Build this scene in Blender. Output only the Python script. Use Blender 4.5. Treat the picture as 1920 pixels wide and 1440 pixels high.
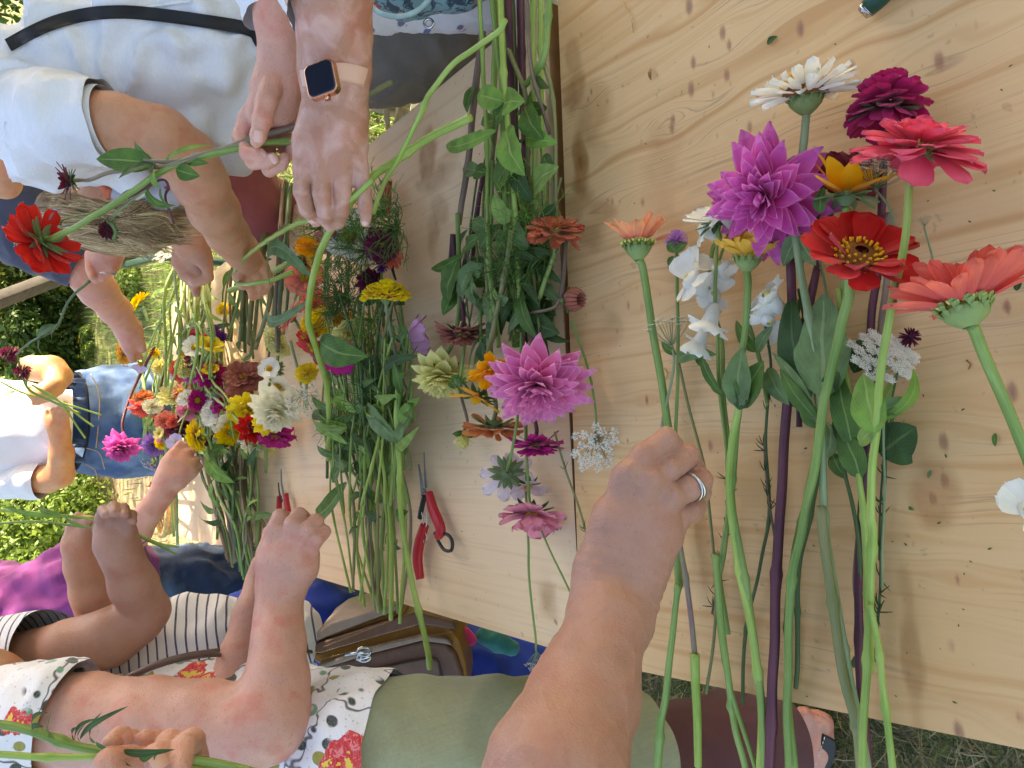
import bpy, bmesh, math, random
import numpy as np
from mathutils import Vector, Matrix
from mathutils.bvhtree import BVHTree
R_ = math.radians
scene = bpy.context.scene
for o in list(bpy.data.objects): bpy.data.objects.remove(o)

# ---------------------------------------------------------------- camera, light
TZ = 0.74                      # table top height
FPX = 1340.0                   # focal length in photo pixels
PITCH, YAW = R_(38.0), R_(5.5)
CAM = Vector((0, 0, TZ + 0.62))
F = Vector((math.sin(YAW)*math.cos(PITCH), math.cos(YAW)*math.cos(PITCH), -math.sin(PITCH)))
RT = Vector((math.cos(YAW), -math.sin(YAW), 0))
UP = RT.cross(F)
cd = bpy.data.cameras.new('camera'); cam = bpy.data.objects.new('camera', cd)
scene.collection.objects.link(cam); scene.camera = cam
cd.sensor_fit = 'HORIZONTAL'; cd.sensor_width = 36; cd.lens = 36*FPX/1920
cd.clip_start = 0.02; cd.clip_end = 400
m = Matrix.Identity(4)
X, Y, Z = -UP, RT, -F          # phone held upright, picture stored on its side
for i in range(3): m[i][0], m[i][1], m[i][2], m[i][3] = X[i], Y[i], Z[i], CAM[i]
cam.matrix_world = m

w = bpy.data.worlds.new('World'); scene.world = w; w.use_nodes = True
nt = w.node_tree; nt.nodes.clear()
sky = nt.nodes.new('ShaderNodeTexSky'); sky.sky_type = 'NISHITA'; sky.sun_disc = False
SUN_EL, SUN_AZ = R_(31), R_(80)   # azimuth from +Y towards +X
sky.sun_elevation = SUN_EL; sky.sun_rotation = SUN_AZ
sky.dust_density = 2.5; sky.ozone_density = 1.0; sky.air_density = 0.8
bg = nt.nodes.new('ShaderNodeBackground'); bg.inputs[1].default_value = 0.15
wo = nt.nodes.new('ShaderNodeOutputWorld')
nt.links.new(sky.outputs[0], bg.inputs[0]); nt.links.new(bg.outputs[0], wo.inputs[0])
sl = bpy.data.lights.new('sun', 'SUN'); sl.energy = 5.0; sl.angle = R_(0.6); sl.color = (1, .93, .82)
so = bpy.data.objects.new('sun', sl); scene.collection.objects.link(so)
sd = Vector((math.sin(SUN_AZ)*math.cos(SUN_EL), math.cos(SUN_AZ)*math.cos(SUN_EL), math.sin(SUN_EL)))
so.rotation_euler = sd.to_track_quat('Z', 'Y').to_euler(); so.location = (6, 2, 9)
vs = scene.view_settings
vs.view_transform = 'Standard'; vs.look = 'None'; vs.gamma = 1; vs.use_curve_mapping = False
vs.exposure = 2.12
try:
    vs.use_white_balance = True; vs.white_balance_temperature = 7700; vs.white_balance_tint = 6
except Exception: pass
scene.render.engine = 'CYCLES'

# ---------------------------------------------------------------- picture <-> place
def ray(px, py): return F*FPX + RT*(720-py) - UP*(px-960)
def D(px, py, d): return CAM + ray(px, py)*(d/FPX)
def T(px, py, h=0.0):
    r = ray(px, py); return CAM + r*((TZ+h-CAM.z)/r.z)
def G(px, py, h=0.0):
    r = ray(px, py); return CAM + r*((h-CAM.z)/r.z)
def depth(p): return (p-CAM).dot(F)
def proj(p):
    q = p-CAM; z = q.dot(F); return (960 - q.dot(UP)*FPX/z, 720 - q.dot(RT)*FPX/z, z)

# ---------------------------------------------------------------- objects
COL = scene.collection
def lin(c):
    return tuple(((x/255)/12.92 if x/255 <= .04045 else ((x/255+.055)/1.055)**2.4) for x in c)
def link(o, parent=None):
    COL.objects.link(o)
    if parent is not None: o.parent = parent
    return o
def tag(o, label=None, cat=None, group=None, kind=None):
    if label: o['label'] = label
    if cat: o['category'] = cat
    if group: o['group'] = group
    if kind: o['kind'] = kind
    return o
def thing(name, label, cat, loc=(0,0,0), group=None):
    o = bpy.data.objects.new(name, None); o.empty_display_size = .02
    link(o); o.location = loc; return tag(o, label, cat, group)
def mesh(name, V, Fc, mat=None, uv=None, smooth=True):
    me = bpy.data.meshes.new(name)
    V = np.asarray(V, dtype=np.float32).reshape(-1, 3)
    if isinstance(Fc, np.ndarray):
        nf, k = Fc.shape
        me.vertices.add(len(V)); me.vertices.foreach_set('co', V.ravel())
        me.loops.add(nf*k); me.loops.foreach_set('vertex_index', Fc.ravel().astype(np.int32))
        me.polygons.add(nf); me.polygons.foreach_set('loop_start', (np.arange(nf)*k).astype(np.int32))
        me.polygons.foreach_set('loop_total', np.full(nf, k, dtype=np.int32))
        me.update(calc_edges=True)
    else:
        me.from_pydata([tuple(map(float, v)) for v in V], [], [tuple(map(int, f)) for f in Fc]); me.update()
    if uv is not None:
        uv = np.asarray(uv, dtype=np.float32)
        l = me.uv_layers.new(name='UVMap'); idx = np.empty(len(me.loops), dtype=np.int32)
        me.loops.foreach_get('vertex_index', idx); l.data.foreach_set('uv', uv[idx].ravel())
    if smooth: me.polygons.foreach_set('use_smooth', np.ones(len(me.polygons), dtype=bool))
    if mat: me.materials.append(mat)
    return me
def obj(name, me, parent=None, loc=None):
    o = bpy.data.objects.new(name, me); link(o, parent)
    if loc is not None: o.location = loc
    return o
class MB:
    """collects pieces (verts, faces, uv) for one mesh; triangles are stored as quads with a repeated corner only where needed"""
    def __init__(s): s.V=[]; s.F=[]; s.U=[]; s.n=0
    def add(s, V, Fc, U=None):
        V = np.asarray(V, float).reshape(-1,3); Fc = np.asarray(Fc, int)
        s.V.append(V); s.F.append(Fc + s.n); s.n += len(V)
        s.U.append(np.zeros((len(V),2)) if U is None else np.asarray(U, float))
    def build(s, name, mat, parent=None, origin=None, smooth=True):
        V = np.concatenate(s.V); U = np.concatenate(s.U)
        if origin is not None: V = V - np.array(origin)
        ks = set(f.shape[1] for f in s.F)
        if len(ks) == 1: Fc = np.concatenate(s.F)
        else: Fc = [tuple(r) for f in s.F for r in f]
        return obj(name, mesh(name, V, Fc, mat, U, smooth), parent)

def grid_faces(nu, nv):
    i = np.arange(nu-1); j = np.arange(nv-1); I, J = np.meshgrid(i, j, indexing='ij')
    a = (I*nv+J).ravel(); return np.stack([a, a+nv, a+nv+1, a+1], 1)
def smoothpath(P, n=None):
    P = [np.array(p, float) for p in P]
    if len(P) == 2: n = n or 4; return np.array([P[0]+(P[1]-P[0])*t for t in np.linspace(0,1,n)])
    n = n or 5*(len(P)-1)+1
    Q = [2*P[0]-P[1]] + P + [2*P[-1]-P[-2]]
    out = []
    for s_ in np.linspace(0, len(P)-1-1e-9, n):
        i = int(s_); t = s_-i; a,b,c,d = Q[i:i+4]
        out.append(.5*((2*b)+(-a+c)*t+(2*a-5*b+4*c-d)*t*t+(-a+3*b-3*c+d)*t**3))
    return np.array(out)
def tube(P, rad, seg=7, cap=True, flat=1.0):
    P = np.asarray(P, float); n = len(P)
    rad = np.full(n, rad) if np.isscalar(rad) else np.asarray(rad, float)
    Tn = np.gradient(P, axis=0); Tn /= np.linalg.norm(Tn, axis=1)[:,None]+1e-12
    u = np.cross(Tn[0], [0,0,1.]);
    if np.linalg.norm(u) < 1e-3: u = np.cross(Tn[0], [0,1.,0])
    u /= np.linalg.norm(u); V = []; U = []
    a = np.linspace(0, 2*np.pi, seg, endpoint=False)
    for i in range(n):
        u = u - Tn[i]*u.dot(Tn[i]); u /= np.linalg.norm(u)+1e-12; v = np.cross(Tn[i], u)
        V.append(P[i] + rad[i]*(np.cos(a)[:,None]*u + flat*np.sin(a)[:,None]*v))
        U.append(np.stack([a/(2*np.pi), np.full(seg, i/(n-1))], 1))
    V = np.concatenate(V); U = np.concatenate(U)
    i = np.arange(n-1)[:,None]; j = np.arange(seg)[None,:]
    Fc = np.stack([i*seg+j, i*seg+(j+1)%seg, (i+1)*seg+(j+1)%seg, (i+1)*seg+j], -1).reshape(-1,4)
    if cap:
        V = np.concatenate([V, P[:1], P[-1:]]); U = np.concatenate([U, [[0,0]], [[0,1]]])
        c0, c1 = n*seg, n*seg+1; j = np.arange(seg); b = (n-1)*seg
        f0 = np.stack([np.full(seg,c0), (j+1)%seg, j, np.full(seg,c0)], 1)[:, :4]
        # caps as quads over pairs of corners
        q = []
        for k in range(0, seg-1, 2): q.append([c0, (k+2)%seg, k+1, k]); q.append([c1, b+k, b+k+1, b+(k+2)%seg])
        if seg % 2: q.append([0, seg-1, c0, 0][:3]+[c0]); q = [x for x in q if len(set(x)) == 4]
        Fc = np.concatenate([Fc, np.array(q)])
    return V, Fc, U

def fieldn(P, seed, scale, n=10, aniso=(1,1,1)):
    """smooth random field made of sines"""
    r = np.random.RandomState(seed); out = np.zeros(len(P))
    Q = P*np.array(aniso)/scale
    for _ in range(n):
        d = r.normal(size=3); d /= np.linalg.norm(d); f = r.uniform(.6, 1.8)
        out += np.sin(Q@d*f*2*np.pi + r.uniform(0, 6.28))
    return out/math.sqrt(n)

# ---------------------------------------------------------------- materials
def N(nt, t, **kw):
    n = nt.nodes.new(t)
    for k, v in kw.items():
        if k == 'ins':
            for a, b in v.items():
                if hasattr(b, 'is_linked') or b.__class__.__name__.startswith('NodeSocket'): nt.links.new(b, n.inputs[a])
                else: n.inputs[a].default_value = b
        else: setattr(n, k, v)
    return n
def newmat(name):
    mt = bpy.data.materials.new(name); mt.use_nodes = True; nt = mt.node_tree; nt.nodes.clear()
    out = nt.nodes.new('ShaderNodeOutputMaterial'); b = nt.nodes.new('ShaderNodeBsdfPrincipled')
    nt.links.new(b.outputs[0], out.inputs[0]); return mt, nt, b, out
def rgba(c): return tuple(c)+(1,)
def ramp(nt, fac, stops, interp='LINEAR'):
    r = nt.nodes.new('ShaderNodeValToRGB'); r.color_ramp.interpolation = interp; e = r.color_ramp.elements
    while len(e) < len(stops): e.new(.5)
    for k, (p, c) in enumerate(stops): e[k].position = p; e[k].color = rgba(c) if len(c) == 3 else c
    nt.links.new(fac, r.inputs[0]); return r
def mixc(nt, fac, a, b, mode='MIX'):
    n = nt.nodes.new('ShaderNodeMix'); n.data_type = 'RGBA'; n.blend_type = mode
    for s_, v in ((0, fac), (6, a), (7, b)):
        if hasattr(v, 'default_value') or v.__class__.__name__.startswith('NodeSocket'): nt.links.new(v, n.inputs[s_])
        else: n.inputs[s_].default_value = v if not isinstance(v, tuple) or len(v) == 4 else rgba(v)
    return n.outputs[2]
def mth(nt, op, a, b=None, c=None):
    n = nt.nodes.new('ShaderNodeMath'); n.operation = op
    for i, v in enumerate((a, b, c)):
        if v is None: continue
        if isinstance(v, (int, float)): n.inputs[i].default_value = v
        else: nt.links.new(v, n.inputs[i])
    return n.outputs[0]
def noise(nt, vec, scale, detail=3, rough=.5, dist=0):
    n = nt.nodes.new('ShaderNodeTexNoise'); n.inputs['Scale'].default_value = scale
    n.inputs['Detail'].default_value = detail; n.inputs['Roughness'].default_value = rough; n.inputs['Distortion'].default_value = dist
    if vec is not None: nt.links.new(vec, n.inputs['Vector'])
    return n.outputs[0]
def pos(nt): return nt.nodes.new('ShaderNodeNewGeometry').outputs['Position']
def mapv(nt, vec, scale=(1,1,1), rot=(0,0,0), loc=(0,0,0)):
    n = nt.nodes.new('ShaderNodeMapping'); nt.links.new(vec, n.inputs[0])
    n.inputs['Scale'].default_value = scale; n.inputs['Rotation'].default_value = rot; n.inputs['Location'].default_value = loc
    return n.outputs[0]
def bump(nt, b, h, strength=.3, dist=.002):
    n = nt.nodes.new('ShaderNodeBump'); n.inputs['Strength'].default_value = strength; n.inputs['Distance'].default_value = dist
    nt.links.new(h, n.inputs['Height']); nt.links.new(n.outputs[0], b.inputs['Normal']); return n
MC = {}
def plain(name, c, rough=.5, metal=0, var=.12, nscale=60, bmp=.0, spec=.5):
    if name in MC: return MC[name]
    mt, nt, b, o = newmat(name); p = pos(nt); c = lin(c)
    n = noise(nt, p, nscale, 3)
    r = ramp(nt, n, [(.3, tuple(x*(1-var) for x in c)), (.7, tuple(min(1,x*(1+var)) for x in c))])
    nt.links.new(r.outputs[0], b.inputs['Base Color']); b.inputs['Roughness'].default_value = rough
    b.inputs['Metallic'].default_value = metal; b.inputs['Specular IOR Level'].default_value = spec
    if bmp: bump(nt, b, noise(nt, p, nscale*4, 3), bmp, .001)
    MC[name] = mt; return mt
def translucent(nt, b, out, col, f):
    t = nt.nodes.new('ShaderNodeBsdfTranslucent'); nt.links.new(col, t.inputs[0])
    mx = nt.nodes.new('ShaderNodeMixShader'); mx.inputs[0].default_value = f
    nt.links.new(b.outputs[0], mx.inputs[1]); nt.links.new(t.outputs[0], mx.inputs[2]); nt.links.new(mx.outputs[0], out.inputs[0])
def petal_mat(name, base, tip, streak=.25, back=None, trans=.28, edge=None):
    key = 'petal_'+name
    if key in MC: return MC[key]
    mt, nt, b, out = newmat(key); uv = nt.nodes.new('ShaderNodeUVMap').outputs[0]
    sp = nt.nodes.new('ShaderNodeSeparateXYZ'); nt.links.new(uv, sp.inputs[0])
    oi = nt.nodes.new('ShaderNodeObjectInfo').outputs['Random']
    r = ramp(nt, sp.outputs[1], [(.0, lin(base)), (.75, lin(tip))])
    st = noise(nt, mapv(nt, uv, (14, .9, 1)), 1.0, 2)
    c = mixc(nt, mth(nt, 'MULTIPLY', mth(nt, 'SUBTRACT', st, .42), streak*3.2), r.outputs[0], tuple(x*.55 for x in lin(base)))
    if edge:
        e = mth(nt, 'ABSOLUTE', mth(nt, 'SUBTRACT', sp.outputs[0], .5)); e = mth(nt, 'MAXIMUM', mth(nt, 'MULTIPLY', e, 2), sp.outputs[1])
        c = mixc(nt, mth(nt, 'MULTIPLY', mth(nt, 'GREATER_THAN', e, .86), .45), c, lin(edge))
    hs = nt.nodes.new('ShaderNodeHueSaturation'); nt.links.new(c, hs.inputs['Color'])
    nt.links.new(mth(nt, 'MULTIPLY_ADD', noise(nt, pos(nt), 45, 2), .5, .76), hs.inputs['Value'])
    c = hs.outputs[0]
    if back:
        g = nt.nodes.new('ShaderNodeNewGeometry'); c = mixc(nt, g.outputs['Backfacing'], c, lin(back))
    nt.links.new(c, b.inputs['Base Color']); b.inputs['Roughness'].default_value = .55
    b.inputs['Specular IOR Level'].default_value = .3
    b.inputs['Sheen Weight'].default_value = .15
    bump(nt, b, noise(nt, mapv(nt, uv, (22, 1.5, 1)), 1.0, 2), .35, .0008)
    translucent(nt, b, out, c, trans)
    MC[key] = mt; return mt
def leaf_mat(name, c, vein, rough=.58, trans=.3):
    key = 'leaf_'+name
    if key in MC: return MC[key]
    mt, nt, b, out = newmat(key); uv = nt.nodes.new('ShaderNodeUVMap').outputs[0]
    sp = nt.nodes.new('ShaderNodeSeparateXYZ'); nt.links.new(uv, sp.inputs[0])
    a = mth(nt, 'ABSOLUTE', mth(nt, 'SUBTRACT', sp.outputs[0], .5))
    mid = mth(nt, 'LESS_THAN', a, .035)
    # side veins sweep forward from the midrib
    ph = mth(nt, 'SUBTRACT', mth(nt, 'MULTIPLY', sp.outputs[1], 9), mth(nt, 'MULTIPLY', a, 9))
    sv = mth(nt, 'LESS_THAN', mth(nt, 'ABSOLUTE', mth(nt, 'SUBTRACT', mth(nt, 'FRACT', ph), .5)), .05)
    vm = mth(nt, 'MAXIMUM', mid, mth(nt, 'MULTIPLY', sv, .45))
    n = noise(nt, pos(nt), 55, 4); cl = lin(c)
    r = ramp(nt, n, [(.3, tuple(x*.78 for x in cl)), (.7, tuple(x*1.5 for x in cl))])
    cc = mixc(nt, mth(nt, 'MULTIPLY', vm, .75), r.outputs[0], lin(vein))
    g = nt.nodes.new('ShaderNodeNewGeometry'); cc = mixc(nt, mth(nt, 'MULTIPLY', g.outputs['Backfacing'], .45), cc, lin((150,170,125)))
    nt.links.new(cc, b.inputs['Base Color']); b.inputs['Roughness'].default_value = rough
    bump(nt, b, mth(nt, 'ADD', mth(nt, 'MULTIPLY', vm, -1), noise(nt, pos(nt), 300, 2)), .35, .0012)
    translucent(nt, b, out, cc, trans)
    MC[key] = mt; return mt
def stem_mat(name, c0, c1, node=None, rough=.42):
    key = 'stem_'+name
    if key in MC: return MC[key]
    mt, nt, b, out = newmat(key); uv = nt.nodes.new('ShaderNodeUVMap').outputs[0]
    n = noise(nt, mapv(nt, uv, (5, 3, 1)), 1.5, 3)
    n2 = noise(nt, pos(nt), 18, 3)
    r = ramp(nt, mth(nt, 'ADD', mth(nt, 'MULTIPLY', n, .5), mth(nt, 'MULTIPLY', n2, .5)), [(.36, lin(c0)), (.64, lin(c1))])
    nt.links.new(r.outputs[0], b.inputs['Base Color']); b.inputs['Roughness'].default_value = rough
    b.inputs['Subsurface Weight'].default_value = .0
    bump(nt, b, noise(nt, mapv(nt, uv, (26, 2, 1)), 1.0, 2), .8, .0008)
    MC[key] = mt; return mt
def skin_mat(name, c, red=(190,110,95), freck=.3, rough=.48, white=0.0):
    key = 'skin_'+name
    if key in MC: return MC[key]
    mt, nt, b, out = newmat(key); p = pos(nt); cl = lin(c)
    n1 = noise(nt, p, 28, 4, .6); n2 = noise(nt, p, 330, 3); n3 = noise(nt, p, 420, 2)
    r = ramp(nt, n1, [(.32, tuple(x*.86 for x in cl)), (.5, cl), (.68, lin(red))])
    col = mixc(nt, .8, cl, r.outputs[0])
    fr = ramp(nt, n2, [(.61, (0,0,0)), (.68, (1,1,1))]).outputs[0]
    col = mixc(nt, mth(nt, 'MULTIPLY', fr, freck), col, tuple(x*.5 for x in cl))
    if white:
        wn = ramp(nt, noise(nt, p, 38, 3, .5, .6), [(.44, (0,0,0)), (.66, (1,1,1))]).outputs[0]
        col = mixc(nt, mth(nt, 'MULTIPLY', wn, white), col, lin((225,180,172)))
    nt.links.new(col, b.inputs['Base Color']); b.inputs['Roughness'].default_value = rough
    b.inputs['Specular IOR Level'].default_value = .4
    b.inputs['Subsurface Weight'].default_value = .25; b.inputs['Subsurface Radius'].default_value = (1, .35, .2)
    b.inputs['Subsurface Scale'].default_value = .004
    v = nt.nodes.new('ShaderNodeTexVoronoi'); v.inputs['Scale'].default_value = 650; nt.links.new(mapv(nt, p, (1, .5, 1)), v.inputs['Vector'])
    h = mth(nt, 'ADD', mth(nt, 'MULTIPLY', v.outputs['Distance'], .5), mth(nt, 'ADD', mth(nt, 'MULTIPLY', n1, .5), mth(nt, 'MULTIPLY', n3, .6)))
    bump(nt, b, h, .6, .0010)
    MC[key] = mt; return mt
def cloth_mat(name, c, weave=900, rough=.85, var=.06, sheen=.2, extra=None, bs=.35):
    key = 'cloth_'+name
    if key in MC: return MC[key]
    mt, nt, b, out = newmat(key); p = pos(nt); cl = lin(c)
    r = ramp(nt, noise(nt, p, 25, 4), [(.3, tuple(x*(1-var) for x in cl)), (.7, tuple(min(1, x*(1+var)) for x in cl))])
    col = r.outputs[0]
    th = noise(nt, mapv(nt, p, (1, 1, .12)), weave, 2); th2 = noise(nt, mapv(nt, p, (.12, .12, 1)), weave, 2)
    wv = mth(nt, 'ADD', th, th2)
    if extra: col = extra(nt, p, col)
    col = mixc(nt, mth(nt, 'MULTIPLY', mth(nt, 'SUBTRACT', wv, .8), .5), col, tuple(x*.7 for x in cl))
    nt.links.new(col, b.inputs['Base Color']); b.inputs['Roughness'].default_value = rough
    b.inputs['Sheen Weight'].default_value = sheen; b.inputs['Specular IOR Level'].default_value = .2
    bump(nt, b, mth(nt, 'ADD', mth(nt, 'MULTIPLY', wv, .25), noise(nt, p, 30, 3)), bs, .004)
    MC[key] = mt; return mt

# ---------------------------------------------------------------- organic bodies
def capsule(a, b, ra, rb, seg=12):
    a = np.array(a, float); b = np.array(b, float); L = np.linalg.norm(b-a)
    d = (b-a)/L if L > 1e-9 else np.array([0, 0, 1.])
    P = []; rr = []
    for t in (-80, -50, -20, 0): P.append(a + d*ra*math.sin(R_(t))); rr.append(ra*math.cos(R_(t)))
    for t in (0, 20, 50, 80): P.append(b + d*rb*math.sin(R_(t)) + d*1e-6); rr.append(rb*math.cos(R_(t)))
    return tube(np.array(P), np.array(rr), seg)[:2]
def organic(name, cones, voxel, k, mat, parent, origin=None, disp=None, cuts=(), iters=4, subtract=()):
    """one continuous skin round a set of tapered bones: (a, b, ra, rb) in world space"""
    mb = MB()
    for a, b, ra, rb, g_ in cones: mb.add(*capsule(a, b, ra+(k*.2 if not g_ else 0), rb+(k*.2 if not g_ else 0)))
    tmp = mb.build('tmp', None)
    md = tmp.modifiers.new('r', 'REMESH'); md.mode = 'VOXEL'; md.voxel_size = voxel; md.use_smooth_shade = True
    dg = bpy.context.evaluated_depsgraph_get(); ev = tmp.evaluated_get(dg)
    me = bpy.data.meshes.new_from_object(ev, depsgraph=dg)
    bpy.data.objects.remove(tmp)
    n = len(me.vertices); V = np.empty(n*3); me.vertices.foreach_get('co', V); V = V.reshape(-1,3)
    A = np.array([c[0] for c in cones], float); B = np.array([c[1] for c in cones], float)
    ra = np.array([c[2] for c in cones]); rb = np.array([c[3] for c in cones]); AB = B-A; L2 = (AB**2).sum(1)+1e-12
    gid = np.array([c[4] for c in cones]); groups = [(g_, k if g_ == 0 else .0009, np.where(gid == g_)[0]) for g_ in sorted(set(gid))]
    def evalf(P):
        t = np.clip(np.einsum('nmk,mk->nm', P[:,None,:]-A[None], AB)/L2, 0, 1)
        C = A[None]+t[...,None]*AB[None]; d = P[:,None,:]-C; l = np.linalg.norm(d, axis=2)+1e-9
        s = l-(ra+(rb-ra)*t); fs = []; gs = []
        for gg, kk, ii in groups:
            q = s[:,ii]; mn = q.min(1, keepdims=True); e = np.exp(-(q-mn)/kk); se = e.sum(1, keepdims=True)
            fs.append(mn[:,0]-kk*np.log(se[:,0])); gs.append(((e/se)[...,None]*d[:,ii]/l[:,ii,None]).sum(1))
        if len(fs) == 1: return fs[0], gs[0]
        fs = np.stack(fs, 1); gs = np.stack(gs, 1); k2 = .0011; mn = fs.min(1, keepdims=True); e = np.exp(-(fs-mn)/k2); se = e.sum(1, keepdims=True)
        return mn[:,0]-k2*np.log(se[:,0]), ((e/se)[...,None]*gs).sum(1)
    for s0 in range(0, n, 20000):
        P = V[s0:s0+20000].copy()
        for _ in range(iters):
            f, g = evalf(P); gl = (g**2).sum(1)+.05; P -= (np.clip(f, -k*2, k*2)/gl)[:,None]*g*.9
        f, g = evalf(P)
        if disp is not None:
            nn = g/(np.linalg.norm(g, axis=1)[:,None]+1e-9); P += nn*disp(P, nn)[:,None]
        V[s0:s0+20000] = P
    # light relax
    ed = np.empty(len(me.edges)*2, dtype=np.int32); me.edges.foreach_get('vertices', ed); ed = ed.reshape(-1,2)
    for _ in range(1):
        S = np.zeros_like(V); c = np.zeros(n); np.add.at(S, ed[:,0], V[ed[:,1]]); np.add.at(S, ed[:,1], V[ed[:,0]])
        np.add.at(c, ed[:,0], 1); np.add.at(c, ed[:,1], 1); V = V*.5+.5*S/np.maximum(c,1)[:,None]
    me.vertices.foreach_set('co', V.astype(np.float32).ravel()); me.update()
    if cuts:
        bm = bmesh.new(); bm.from_mesh(me)
        for cp, cn in cuts:
            bmesh.ops.bisect_plane(bm, geom=bm.verts[:]+bm.edges[:]+bm.faces[:], plane_co=cp, plane_no=cn, clear_outer=True)
        bm.to_mesh(me); bm.free()
    bvh = None
    me.name = name; me.materials.clear(); me.materials.append(mat)
    me.polygons.foreach_set('use_smooth', np.ones(len(me.polygons), dtype=bool))
    nv = len(me.vertices); V = np.empty(nv*3); me.vertices.foreach_get('co', V); V = V.reshape(-1,3)
    fc = [tuple(p.vertices) for p in me.polygons]
    bvh = BVHTree.FromPolygons([tuple(v) for v in V], fc)
    if origin is not None:
        me.vertices.foreach_set('co', (V-np.array(origin)).astype(np.float32).ravel()); me.update()
    o = obj(name, me, parent); o_bvh[o.name] = bvh
    return o, bvh
o_bvh = {}
CHN = [0]
def ch(*pts):
    """chain of (px, py, depth, radius_px) -> bones"""
    W = [(D(x, y, d), r*d/FPX) for x, y, d, r in pts]; CHN[0] += 1
    out = []
    for i in range(len(W)-1):
        g = CHN[0] if max(W[i][1], W[i+1][1]) < .0152 and len(W) > 2 else 0; f_ = .92 if g else 1
        out.append((W[i][0], W[i+1][0], W[i][1]*f_, W[i+1][1]*f_, g))
    return out
def hit(bvh, px, py):
    r = ray(px, py).normalized(); h = bvh.ray_cast(CAM, r)
    return h[0], h[1]
def ribbon_on(bvh, pts, width_px, mat, name, parent, origin, thick=.002, lift=.001, n=24):
    """a band lying on a body, following picture points"""
    P = smoothpath([(x, y, 0) for x, y in pts], n); mb = []; U = []
    ctr = []; 
    for i, p in enumerate(P):
        t = P[min(i+1, n-1)]-P[max(i-1, 0)]; t /= np.linalg.norm(t)+1e-9; s = np.array([-t[1], t[0]])*width_px/2
        row = []
        for q in np.linspace(-1, 1, 5):
            h, nn = hit(bvh, p[0]+s[0]*q, p[1]+s[1]*q)
            row.append((h, nn))
        ctr.append(row)
    # fill misses from neighbours
    last = None; V = []
    dd = [depth(h) for row in ctr for h, nn in row if h is not None]
    md = sum(dd)/len(dd) if dd else 1
    for i, row in enumerate(ctr):
        p = P[i]; t = P[min(i+1, n-1)]-P[max(i-1, 0)]; t /= np.linalg.norm(t)+1e-9; s = np.array([-t[1], t[0]])*width_px/2
        good = [depth(h) for h, nn in row if h is not None]; g = sum(good)/len(good) if good else (last or md); last = g
        for q, (h, nn) in zip(np.linspace(-1, 1, 5), row):
            pt = h if h is not None else D(p[0]+s[0]*q, p[1]+s[1]*q, g)
            V.append(pt - F*(lift+thick))
    V = np.array(V); V2 = V + np.array(F)*thick*1.0
    nv = len(V); f = grid_faces(n, 5); f2 = f[:, ::-1]+nv
    e = []
    for i in range(n-1):
        for c in (0, 4):
            a, b = i*5+c, (i+1)*5+c; e.append([a, b, b+nv, a+nv] if c == 0 else [b, a, a+nv, b+nv])
    m_ = MB(); m_.add(np.concatenate([V, V2]), np.concatenate([f, f2, np.array(e)]))
    return m_.build(name, mat, parent, origin)

def box(c, sx, sy, sz, ax=None):
    """box verts/faces; ax = 3 axis vectors"""
    c = np.array(c, float); ax = np.eye(3) if ax is None else np.array([tuple(a) for a in ax], float)
    V = [c + ax[0]*sx*i/2 + ax[1]*sy*j/2 + ax[2]*sz*k/2 for i in (-1,1) for j in (-1,1) for k in (-1,1)]
    Fc = [[0,1,3,2],[4,6,7,5],[0,4,5,1],[2,3,7,6],[0,2,6,4],[1,5,7,3]]
    return np.array(V), np.array(Fc)
def bevel_obj(o, wd, seg=2):
    bm = bmesh.new(); bm.from_mesh(o.data); bmesh.ops.recalc_face_normals(bm, faces=bm.faces[:])
    bmesh.ops.bevel(bm, geom=[e for e in bm.edges if e.is_manifold and e.calc_face_angle(0) > .5], offset=wd, segments=seg, affect='EDGES', profile=.5)
    bm.to_mesh(o.data); bm.free()
def prism(name, P, ext, mat, parent=None, origin=(0,0,0), bev=.002, seg=2):
    """closed outline of world points, extruded by a vector"""
    n = len(P); V = [tuple(Vector(p)-Vector(origin)) for p in P]+[tuple(Vector(p)+Vector(ext)-Vector(origin)) for p in P]
    me = bpy.data.meshes.new(name); bm = bmesh.new(); vs_ = [bm.verts.new(v) for v in V]
    bm.faces.new(vs_[:n]); bm.faces.new(vs_[n:][::-1])
    for i in range(n): bm.faces.new([vs_[i], vs_[i+n], vs_[(i+1)%n+n], vs_[(i+1)%n]][::-1])
    bmesh.ops.recalc_face_normals(bm, faces=bm.faces[:])
    if bev: bmesh.ops.bevel(bm, geom=[e for e in bm.edges if e.calc_face_angle(0) > .3], offset=bev, segments=seg, affect='EDGES', profile=.5)
    bmesh.ops.triangulate(bm, faces=[f for f in bm.faces if len(f.verts) > 4])
    bm.to_mesh(me); bm.free(); me.materials.append(mat)
    for p in me.polygons: p.use_smooth = False
    return obj(name, me, parent)
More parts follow.
